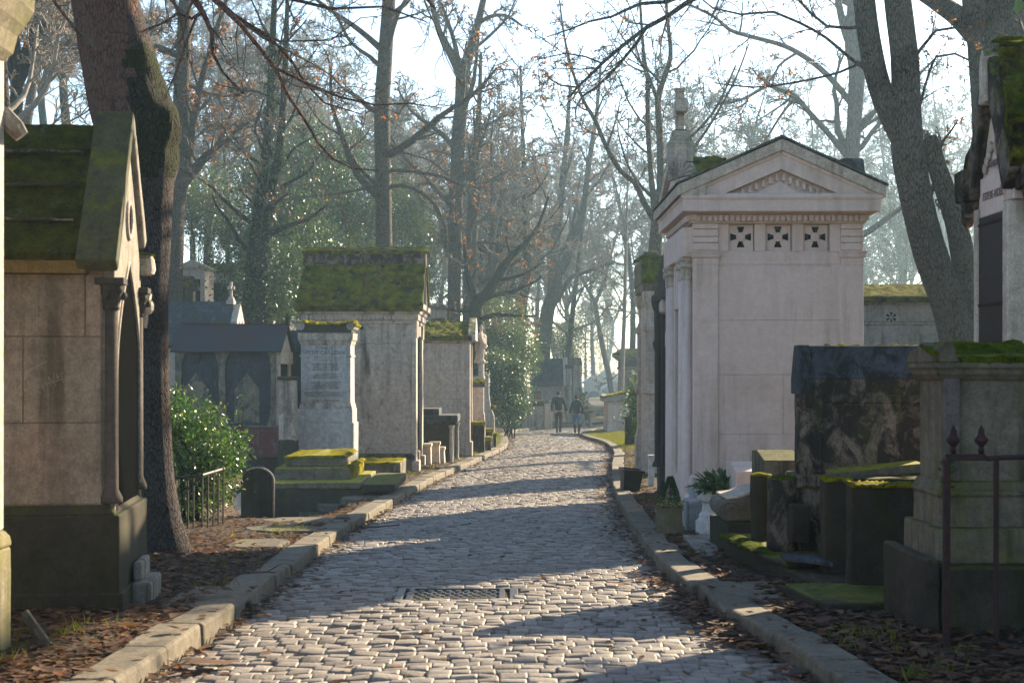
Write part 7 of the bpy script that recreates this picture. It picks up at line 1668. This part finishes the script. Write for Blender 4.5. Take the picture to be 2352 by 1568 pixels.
def place_wood(i, x, Y, s, rz, where, base=None):
    X = px(x, Y); z = zg(X, Y)
    if len(protos) <= i or protos[i] is None:
        while len(protos) <= i: protos.append(None)
    if protos[i] is None:
        mb, cr, lf, bk, tw = FORMS[i]
        t = thing('bare_tree', None, 'tree', (0, 0, 0)); mb.build('trunk', M[bk], t, smooth=True, fixn=False); cr.build('crown', M[tw], t, smooth=True, fixn=False)
        if lf: lf.build('withered_leaves', M['brownleaf'], t, fixn=False, kind='stuff')
        protos[i] = t; o = t
    else:
        src = protos[i]; o = src.copy(); col.objects.link(o)
        for c in src.children:
            if c.name in col.objects:
                d = c.copy(); col.objects.link(d); d.parent = o
    o.location = (X, Y, z); o.rotation_euler = (0, 0, rz); o.scale = (s, s, s)
    o['label'] = WLAB[i] + ' ' + where; o['category'] = 'tree'; o['group'] = TREES
    return o
WOOD = [(1, 60, 34, .9, 'far up the bank left of the burred trunk'), (2, 25, 40, .9, 'above the nearest chapel cornice'), (2, 150, 71, 1.20, 'with rusty leaves left of the burred trunk'), (2, 100, 90, 1.26, 'deep in the wood over the slab roof'),
    (0, 330, 96, 1.08, 'hidden behind the burred trunk'), (1, 470, 93, 1.02, 'between slim trunk and ivy stems'), (4, 520, 81, 1.20, 'just beyond the hillside tombs'), (0, 690, 102, 1.14, 'behind the evergreen thicket'), (4, 660, 78, 1.20, 'in the evergreen thicket'), (1, 760, 90, 0.96, 'left of the straight trunk'), (2, 820, 121, 1.20, 'well behind the straight trunk'), (4, 805, 84, 1.08, 'close left of the straight trunk'),
    (0, 950, 115, 1.14, 'right of the straight trunk'), (1, 990, 102, 1.02, 'over the pale hazy tomb'), (4, 925, 93, 1.08, 'beside the straight trunk top'), (2, 1130, 84, 0.90, 'behind the crooked tree'), (0, 1165, 107, 1.04, 'over the pale evergreen bush'), (4, 1120, 72, .95, 'behind the forked tree'), (1, 1225, 122, 1.06, 'left of the gnarled tree'), (2, 1180, 78, .8, 'near the ivy-wrapped trunk'),
    (0, 1320, 149, 1.15, 'right of the gnarled tree'), (3, 1290, 175, 1.23, 'far off at the centre'), (1, 1365, 168, 1.11, 'over the hazy white tombs'), (3, 1410, 130, 1.02, 'beyond the young tree'), (0, 1455, 111, 0.99, 'behind the mossy flat tomb'), (1, 1500, 84, 0.95, 'beside the many-stemmed tree'), (0, 1560, 95, 0.97, 'behind the mausoleum cross'), (3, 1600, 107, 1.04, 'over the mausoleum roof'), (1, 1660, 133, 1.07, 'left of the pediment top'),
    (3, 1730, 84, 0.90, 'behind the pediment slope'), (0, 1790, 122, 1.06, 'over the pediment apex'), (3, 1850, 111, 1.15, 'close left of the plane tree'), (1, 1900, 145, 1.20, 'far behind the plane tree'), (3, 2020, 122, 1.17, 'right of the plane tree'), (0, 2060, 149, 1.25, 'seen through the leaning limbs'), (3, 2125, 114, 1.16, 'behind the low mausoleum'), (1, 2110, 190, 1.35, 'deep behind the leaning tree'), (0, 2200, 137, 1.24, 'right of the leaning tree'), (3, 2310, 160, 1.32, 'behind the thick edge trunk'),
    (0, 560, 143, 1.38, 'at the top of the bank'), (1, 860, 170, 1.38, 'on the skyline of the bank'), (0, 1040, 170, 1.38, 'far behind the forked tree'), (3, 1240, 238, 1.44, 'faint at the very back of the avenue'), (0, 1390, 247, 1.45, 'faint beyond the white tombs'), (3, 1500, 228, 1.38, 'faint behind the buff fluted tomb'), (0, 1700, 209, 1.37, 'faint over the pink mausoleum'), (3, 1980, 190, 1.35, 'faint behind the plane trunk'), (0, 720, 130, 1.25, 'faint on the far left skyline'),
    (0, 1150, 66, .8, 'right behind the crooked tree fork'), (1, 1290, 90, .9, 'over the gnarled tree top'), (2, 1560, 120, 1.0, 'behind the many-stemmed tree'), (1, 1640, 130, 1.1, 'thin over the left roof slope'), (0, 1760, 120, 1.0, 'close over the pediment tip'), (4, 1700, 88, 1.2, 'slender behind the pediment'), (0, 1880, 125, 1.0, 'left of the plane trunk'), (1, 2030, 125, 1.1, 'thin right of the plane trunk'), (4, 2080, 100, 1.3, 'slender behind the leaning limbs'), (0, 2150, 150, 1.3, 'low behind the mossed mausoleum'),
    (0, 240, 108, 1.20, 'left behind the massive trunk'), (4, 440, 108, 1.44, 'slender beside the slim trunk'), (1, 580, 118, 1.20, 'behind the ivy stems'), (2, 730, 140, 1.20, 'behind the dark evergreen'), (2, -120, 46, 1.0, 'on the bank beyond the nearest chapel'), (0, -420, 60, 1.1, 'up the bank outside the nearest chapel'), (1, 20, 60, 1.0, 'at the top of the bank over the slab roof'), (4, 1010, 124, 1.44, 'slender left of the forked tree'), (1, 930, 147, 1.26, 'tall behind the loose evergreen')]
rr = random.Random(44)
for w_ in WOOD: place_wood(w_[0], w_[1], w_[2], w_[3] * rr.uniform(.94, 1.06), rr.uniform(0, 6.28), w_[4])

# ---- evergreens
def shrub(name, label, cat, blobs, leaves, size, mat, seed, base, stems=4, clump=.16, group=None, shoots=0, stem_m='bark_dark', part='foliage'):
    rng = random.Random(seed); b = P(base[0], base[1], base[2]); gz = zg(b.x, b.y)
    t = thing(name, label, cat, (b.x, b.y, gz), 0, group); mb = MB(); cs = []
    vol = sum(q[3] * q[4] for q in blobs)
    for (x, y, Y, rx, ry) in blobs:
        c = P(x, y, Y); RX, RZ = rx * Y / FPX, ry * Y / FPX; RY = (RX + RZ) * .5
        m = max(6, int(60 * rx * ry / vol * len(blobs) ** .5))
        for _ in range(m):
            while True:
                v = Vector((rng.uniform(-1, 1), rng.uniform(-1, 1), rng.uniform(-1, 1)))
                if .12 < v.length < 1: break
            v *= (.72 + .28 * rng.random()) ** .3
            cc = c + Vector((v.x * RX, v.y * RY, v.z * RZ)); cs.append(cc)
            nl = int(leaves * rx * ry / vol / m); sg = clump * min(RX, RZ) * rng.uniform(.7, 1.6)
            for _ in range(nl):
                p = cc + Vector((rng.gauss(0, sg), rng.gauss(0, sg), rng.gauss(0, sg * .8)))
                if p.z < zg(p.x, p.y): continue
                d = (p - cc).normalized() * .6 + Vector((rng.gauss(0, .6), rng.gauss(0, .6), rng.gauss(.1, .6))); d.normalize()
                n = Vector((rng.gauss(0, .7), rng.gauss(0, .7), 1)); mb.leaf(p, d, n.normalized(), size * rng.uniform(.7, 1.3), size * rng.uniform(.4, .6), .12)
    st = MB()
    for i in range(stems):
        e = rng.choice(cs); p0 = Vector((b.x + rng.gauss(0, .15), b.y + rng.gauss(0, .15), gz - .1)); mid = p0.lerp(e, .5) + Vector((rng.gauss(0, .1), rng.gauss(0, .1), .2)); st.tube([p0, mid, e], [.035, .022, .008], 6)
        for q in range(5): e2 = rng.choice(cs); st.tube([mid, mid.lerp(e2, .6) + Vector((0, 0, .1)), e2], [.014, .01, .004], 4)
    for i in range(shoots):
        e = rng.choice(cs); tip = e + Vector((rng.gauss(.05, .15), rng.gauss(0, .1), rng.uniform(.35, .75))); st.tube([e, e.lerp(tip, .5) + Vector((.02, 0, .03)), tip], [.007, .005, .002], 4)
        for q in range(10):
            p = e.lerp(tip, rng.uniform(.2, 1)); d = Vector((rng.gauss(0, 1), rng.gauss(0, 1), .6)).normalized(); mb.leaf(p, d, d.orthogonal(), size * .8, size * .4, .12)
    st.build('stem', M[stem_m], t, fixn=False, smooth=True); mb.build(part, M[mat], t, fixn=False); return t
shrub('laurel_bush', 'bright glossy green laurel bush behind the low iron railing', 'bush', [(400, 960, 18.6, 42, 70), (440, 1010, 18.8, 70, 75), (490, 1050, 19.0, 55, 65), (530, 1045, 19.3, 34, 45), (430, 1120, 18.9, 65, 70), (500, 1130, 19.4, 45, 55), (385, 1000, 19.2, 40, 90), (545, 1010, 19.6, 22, 26), (470, 960, 19.2, 26, 40)], 9500, .062, 'laurel', 3, (440, 1200, 18.9), 7, .30, shoots=16)
shrub('holly_tree', 'dense glittering evergreen thicket behind the metal roofed chapel', 'evergreen tree', [(640, 640, 46, 70, 110), (590, 690, 44, 60, 70), (690, 560, 49, 65, 100), (560, 600, 48, 55, 90), (660, 480, 50, 70, 70), (740, 640, 50, 60, 95), (610, 420, 52, 60, 60), (820, 600, 52, 60, 90)], 34000, .135, 'holly', 4, (640, 760, 47), 6, .34)
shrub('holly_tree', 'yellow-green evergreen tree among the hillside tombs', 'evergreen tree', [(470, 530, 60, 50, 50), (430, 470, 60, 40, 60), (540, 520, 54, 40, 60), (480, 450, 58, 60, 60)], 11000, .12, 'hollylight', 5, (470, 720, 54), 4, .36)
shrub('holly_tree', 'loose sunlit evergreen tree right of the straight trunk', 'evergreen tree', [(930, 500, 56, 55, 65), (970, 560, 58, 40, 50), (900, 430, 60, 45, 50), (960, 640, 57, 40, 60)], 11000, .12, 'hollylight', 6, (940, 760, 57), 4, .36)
shrub('holly_tree', 'dark evergreen tree high between ivy stems and straight trunk', 'evergreen tree', [(780, 460, 62, 70, 90), (730, 400, 64, 60, 70), (820, 520, 60, 50, 60), (700, 330, 66, 50, 60), (790, 350, 66, 45, 55)], 20000, .14, 'holly', 7, (770, 700, 62), 5, .38)
shrub('evergreen_bush', 'rounded dark evergreen bush by the bend of the kerb', 'bush', [(1165, 900, 55, 42, 62), (1150, 850, 55, 34, 40), (1185, 940, 54, 28, 40), (1190, 870, 55, 26, 45)], 13000, .10, 'holly', 8, (1165, 980, 55), 5, .34)
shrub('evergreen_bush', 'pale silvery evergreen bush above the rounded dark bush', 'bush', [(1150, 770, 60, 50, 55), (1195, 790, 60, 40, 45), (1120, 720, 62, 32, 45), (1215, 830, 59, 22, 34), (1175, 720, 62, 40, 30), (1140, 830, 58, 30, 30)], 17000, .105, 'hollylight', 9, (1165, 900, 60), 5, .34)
shrub('evergreen_bush', 'dark leafy bush growing against the buff fluted tomb', 'bush', [(1464, 920, 46, 22, 45), (1458, 960, 46, 24, 38), (1472, 880, 46, 14, 34), (1450, 905, 46, 10, 16), (1470, 975, 45.5, 20, 30)], 4200, .085, 'laurel', 10, (1462, 1010, 46), 4, .34, shoots=4)
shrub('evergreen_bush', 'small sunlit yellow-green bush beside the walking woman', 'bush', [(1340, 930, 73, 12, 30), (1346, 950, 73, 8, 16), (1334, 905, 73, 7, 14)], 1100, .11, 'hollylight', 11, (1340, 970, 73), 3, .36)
shrub('evergreen_bush', 'hazy light green bush behind the slate chapel roof', 'bush', [(1290, 790, 92, 34, 40), (1320, 760, 94, 24, 30), (1260, 770, 92, 26, 30), (1310, 810, 92, 26, 24)], 4200, .15, 'hollylight', 12, (1290, 880, 92), 3, .38)
def conifer(label, x, Y, ytop, ybase, w, seed):
    rng = random.Random(seed); c = P(x, ybase, Y); zt = pz(ytop, Y); gz = zg(c.x, Y); t = thing('conifer', label, 'conifer', (c.x, Y, gz), 0, 'hazy conifers at the end of the avenue')
    mb = MB(); mb.tube([(c.x, Y, gz - .3), (c.x, Y, zt)], [.25, .03], 8, cap=False); mb.build('trunk', M['bark_dark'], t, fixn=False)
    mb = MB(); H = zt - gz; W = w * Y / FPX
    for i in range(3600):
        f = rng.random() ** .75; a = rng.uniform(0, 6.28); r = W * (1 - f) ** .75 * rng.uniform(.35, 1.0) * (1 + .25 * math.sin(f * 40 + a * 2)); p = Vector((c.x + math.cos(a) * r, Y + math.sin(a) * r, gz + .4 + (H - .4) * f)); d = Vector((math.cos(a), math.sin(a), rng.uniform(-.5, .2))).normalized()
        mb.leaf(p, d, Vector((0, 0, 1)), rng.uniform(.4, .7), .22, .1)
    mb.build('crown', M['conifer'], t, fixn=False)
conifer('broad hazy conifer behind the far white tombs', 1345, 190, 690, 930, 62, 1)
conifer('hazy conifer right beside the broad one', 1395, 215, 720, 930, 45, 2)
conifer('faint rounded conifer behind the slate chapel', 1300, 200, 740, 930, 40, 3)

# evergreens added outside the view to shade the near air and ground
def sheltering(label, X, Y, seed):
    c = lambda z: HY - (z - CZ) / Y * FPX
    k = FPX / Y
    shrub('holly_tree', label, 'evergreen tree', [(CX + X * k, c(4.5), Y, 3.0 * k, 3.2 * k), (CX + (X + .6) * k, c(9), Y, 2.6 * k, 3.4 * k), (CX + (X - .4) * k, c(7), Y, 2.8 * k, 3.4 * k)], 9000, .30, 'holly', seed, (CX + X * k, c(zg(X, Y)), Y), 6, .34)
sheltering('added unseen evergreen shading the lane from beyond the rusty railing', 11.2, 14.4, 31)
sheltering('added unseen shade evergreen next to it farther from the rusty railing', 14.5, 11.0, 32)
sheltering('third added unseen evergreen sheltering the start of the lane', 10.0, 7.0, 33)
# ------------------------------------------------------------------ the walking couple
def skinned(name, chains, mat, parent, sub=2):
    """chains: lists of (point, radius); points shared between chains join"""
    vs, rs, es, key = [], [], [], {}
    def vid(p, r):
        k = (round(p[0], 4), round(p[1], 4), round(p[2], 4))
        if k not in key: key[k] = len(vs); vs.append(p); rs.append(r)
        return key[k]
    for ch in chains:
        prev = None
        for p, r in ch:
            i = vid(p, r)
            if prev is not None and prev != i: es.append((prev, i))
            prev = i
    o0 = origin_of(parent); me = bpy.data.meshes.new(name); me.from_pydata([tuple(Vector(v) - o0) for v in vs], es, [])
    bm = bmesh.new(); bm.from_mesh(me); lay = bm.verts.layers.skin.verify(); bm.verts.ensure_lookup_table()
    for i, v in enumerate(bm.verts):
        r = rs[i]; v[lay].radius = r if isinstance(r, tuple) else (r, r); v[lay].use_root = (i == 0)
    bm.to_mesh(me); bm.free(); me.materials.append(mat)
    o = bpy.data.objects.new(name, me); col.objects.link(o); o.parent = parent
    o.modifiers.new('skin', 'SKIN').use_smooth_shade = True; s = o.modifiers.new('sub', 'SUBSURF'); s.levels = sub; s.render_levels = sub
    return o
skin_m = plain('skin', (.45, .27, .2), .5, 0, .4, var=.1)
def cloth(n, c): return plain(n, c, .85, 0, .15, var=.3, scale=6)
def person(label, X, Y, H, jacket, trouser, boots, hat, woman, hand_side):
    g = zroad(Y) + crown(X, Y) + .0; s = H / 1.75
    t = thing('person', label, 'person', (X, Y, g))
    def q(x, y, z): return (X + x * s, Y + y * s, g + z * s)
    sh = .165 if woman else .19; hp = .09; hs = hand_side
    # pose: mid-stride, seen from behind; hs is the side of the joined hands
    A = {}
    f, b = (.16, -.20)
    legs = {}
    for sd, st in ((-1, f if woman else b), (1, b if woman else f)):
        knee = q(sd * hp * 1.0, st * .55 + .03, .50); ank = q(sd * hp * .8, st * 1.0 - (.05 if st < 0 else 0), .095 if st > 0 else .13); toe = q(sd * hp * .9, st * 1.0 + .15, .035 if st > 0 else .03)
        heel = q(sd * hp * .8, st - .05 - (.05 if st < 0 else 0), .05 if st > 0 else .10)
        legs[sd] = (q(sd * hp, 0, .92), knee, ank, toe, heel)
    arms = {}
    for sd in (-1, 1):
        if sd == hs: el, wr, hd = q(sd * (sh + .09), -.02, 1.15), q(sd * (sh + .17), .03, .90), q(sd * (sh + .19), .04, .82)
        else: el, wr, hd = q(sd * (sh + .09), -.06, 1.14), q(sd * (sh + .08), .06, .88), q(sd * (sh + .07), .09, .80)
        arms[sd] = (q(sd * sh, 0, 1.42), el, wr, hd)
    pel, wa, ch, nk, hd0 = q(0, 0, .98), q(0, .0, 1.12), q(0, .01, 1.30), q(0, .01, 1.47), q(0, .03, 1.54)
    hc, ht = q(0, .035, 1.63), q(0, .03, 1.715)
    chains = [[(pel, (.15 * s, .11 * s)), (wa, (.13 * s, .10 * s)), (ch, (.15 * s, .11 * s)), (nk, .055 * s), (hd0, .062 * s), (hc, (.075 * s, .092 * s)), (ht, (.05 * s, .06 * s))]]
    for sd in (-1, 1):
        L = legs[sd]; chains.append([(pel, .15 * s), (L[0], .085 * s), (L[1], .055 * s), (L[2], .036 * s), (L[3], .028 * s)]); chains.append([(L[2], .036 * s), (L[4], .032 * s)])
        a = arms[sd]; chains.append([(ch, .15 * s), (a[0], .055 * s), (a[1], .042 * s), (a[2], .028 * s), (a[3], (.036 * s, .018 * s))])
        w, h = Vector(a[2]), Vector(a[3]); dn = (h - w).normalized(); side = Vector((0, 1, 0))
        for k_, (o_, ln) in enumerate(((-.027, .062), (-.009, .075), (.009, .078), (.027, .066))):
            r0 = h + side * o_ * s; chains.append([(tuple(h), (.036 * s, .018 * s)), (tuple(r0 + dn * .03 * s), .0085 * s), (tuple(r0 + dn * (.03 + ln * .55) * s + Vector((-sd * .008 * s, 0, 0))), .008 * s), (tuple(r0 + dn * (.03 + ln) * s + Vector((-sd * .024 * s, 0, 0))), .007 * s)])
        th = w.lerp(h, .45) + side * .032 * s; chains.append([(tuple(h), (.036 * s, .018 * s)), (tuple(th + dn * .035 * s + side * .015 * s), .0095 * s), (tuple(th + dn * .075 * s + side * .012 * s + Vector((-sd * .012 * s, 0, 0))), .008 * s)])
    # nose and ears grow out of the head
    chains.append([(hc, .08 * s), (q(0, .135, 1.615), .012 * s)])
    for sd in (-1, 1): chains.append([(hc, .08 * s), (q(sd * .083, .02, 1.62), (.012 * s, .022 * s))])
    body = skinned('body', chains, skin_m, t)
    for sd in (-1, 1):
        mb = MB(); mb.sphere(q(sd * .03, .118, 1.645), .012 * s, 6, 5); mb.build('eye', M['black'], body, smooth=True)
    mb = MB(); mb.sphere(q(0, .115, 1.57), .02 * s, 8, 5, (1.2, .5, .35)); mb.build('mouth', plain('lip', (.35, .12, .1), .5), body, smooth=True)
    hem = .86 if woman else .92
    jc = [[(q(0, 0, hem), (.185 * s, .135 * s)), (q(0, 0, 1.0), (.18 * s, .135 * s)), (wa, (.17 * s, .13 * s)), (ch, (.195 * s, .145 * s)), (q(0, .005, 1.40), (.15 * s, .105 * s)), (q(0, .01, 1.49), (.072 * s, .072 * s))]]
    for sd in (-1, 1):
        a = arms[sd]; cuff = tuple(Vector(a[1]).lerp(Vector(a[2]), .97)); jc.append([(q(0, .005, 1.40), .15 * s), (a[0], .078 * s), (a[1], .064 * s), (cuff, .047 * s)])
    jk = skinned('jacket', jc, jacket, t)
    tr = [[(q(0, 0, .93), (.165 * s, .125 * s)), (q(0, 0, .88), (.15 * s, .12 * s))]]
    end = .98 if not woman else .35
    for sd in (-1, 1):
        L = legs[sd]; e = tuple(Vector(L[1]).lerp(Vector(L[2]), end)); tr.append([(q(0, 0, .88), .15 * s), (tuple(Vector(L[0]) - Vector((0, 0, .12 * s))), .098 * s), (L[1], .068 * s), (e, .055 * s if not woman else .056 * s)])
    skinned('trousers', tr, trouser, t)
    for sd in (-1, 1):
        L = legs[sd]; top = tuple(Vector(L[1]).lerp(Vector(L[2]), .15 if woman else .85)); mid = tuple(Vector(L[1]).lerp(Vector(L[2]), .55 if woman else .95))
        toe = (L[3][0], L[3][1] + .02 * s, L[3][2])
        skinned('boot' if woman else 'shoe', [[(L[2], .05 * s), (mid, .062 * s), (top, .07 * s)], [(L[2], .05 * s), (L[3], (.046 * s, .036 * s)), (toe, (.035 * s, .026 * s))], [(L[2], .05 * s), (L[4], .044 * s)]], boots, t)
    mb = MB(); c = q(0, .02, 1.66); mb.sphere(c, .1 * s, 14, 10, (.92, 1.06, .92))
    mb.v = [v if v[2] > c[2] - .03 * s or v[1] < c[1] + .02 * s else (v[0], min(v[1], c[1] + .03 * s), v[2]) for v in mb.v]
    mb.build('knit_cap' if hat else 'hair', cloth('navy_wool', (.03, .035, .06)) if hat else cloth('dark_hair', (.03, .022, .018)), t, smooth=True)
    if not woman:
        mb = MB(); mb.tube([q(.11 * math.cos(a), .01 + .095 * math.sin(a), 1.475) for a in [i * math.pi / 6 for i in range(13)]], .022 * s, 6, cap=False); mb.build('collar', jacket, jk, smooth=True)
    else:
        mb = MB(); mb.tube([q(.09 * math.cos(a), .01 + .09 * math.sin(a), 1.49) for a in [i * math.pi / 6 for i in range(13)]], .035 * s, 7, cap=False); mb.build('scarf', cloth('dark_scarf', (.04, .035, .045)), t, smooth=True)
YP = 61.0
person('man in a black jacket and dark trousers holding the woman by the hand', px(1283, YP), YP, 1.80, cloth('black_jacket', (.014, .014, .017)), cloth('dark_trousers', (.035, .024, .022)), cloth('brown_shoe', (.05, .025, .018)), False, False, 1)
person('woman in navy jacket, blue jeans, knit cap and tall brown boots', px(1325, YP), YP, 1.66, cloth('navy_jacket', (.016, .018, .028)), cloth('blue_jeans', (.10, .17, .32)), cloth('brown_boots', (.075, .03, .025)), True, True, -1)
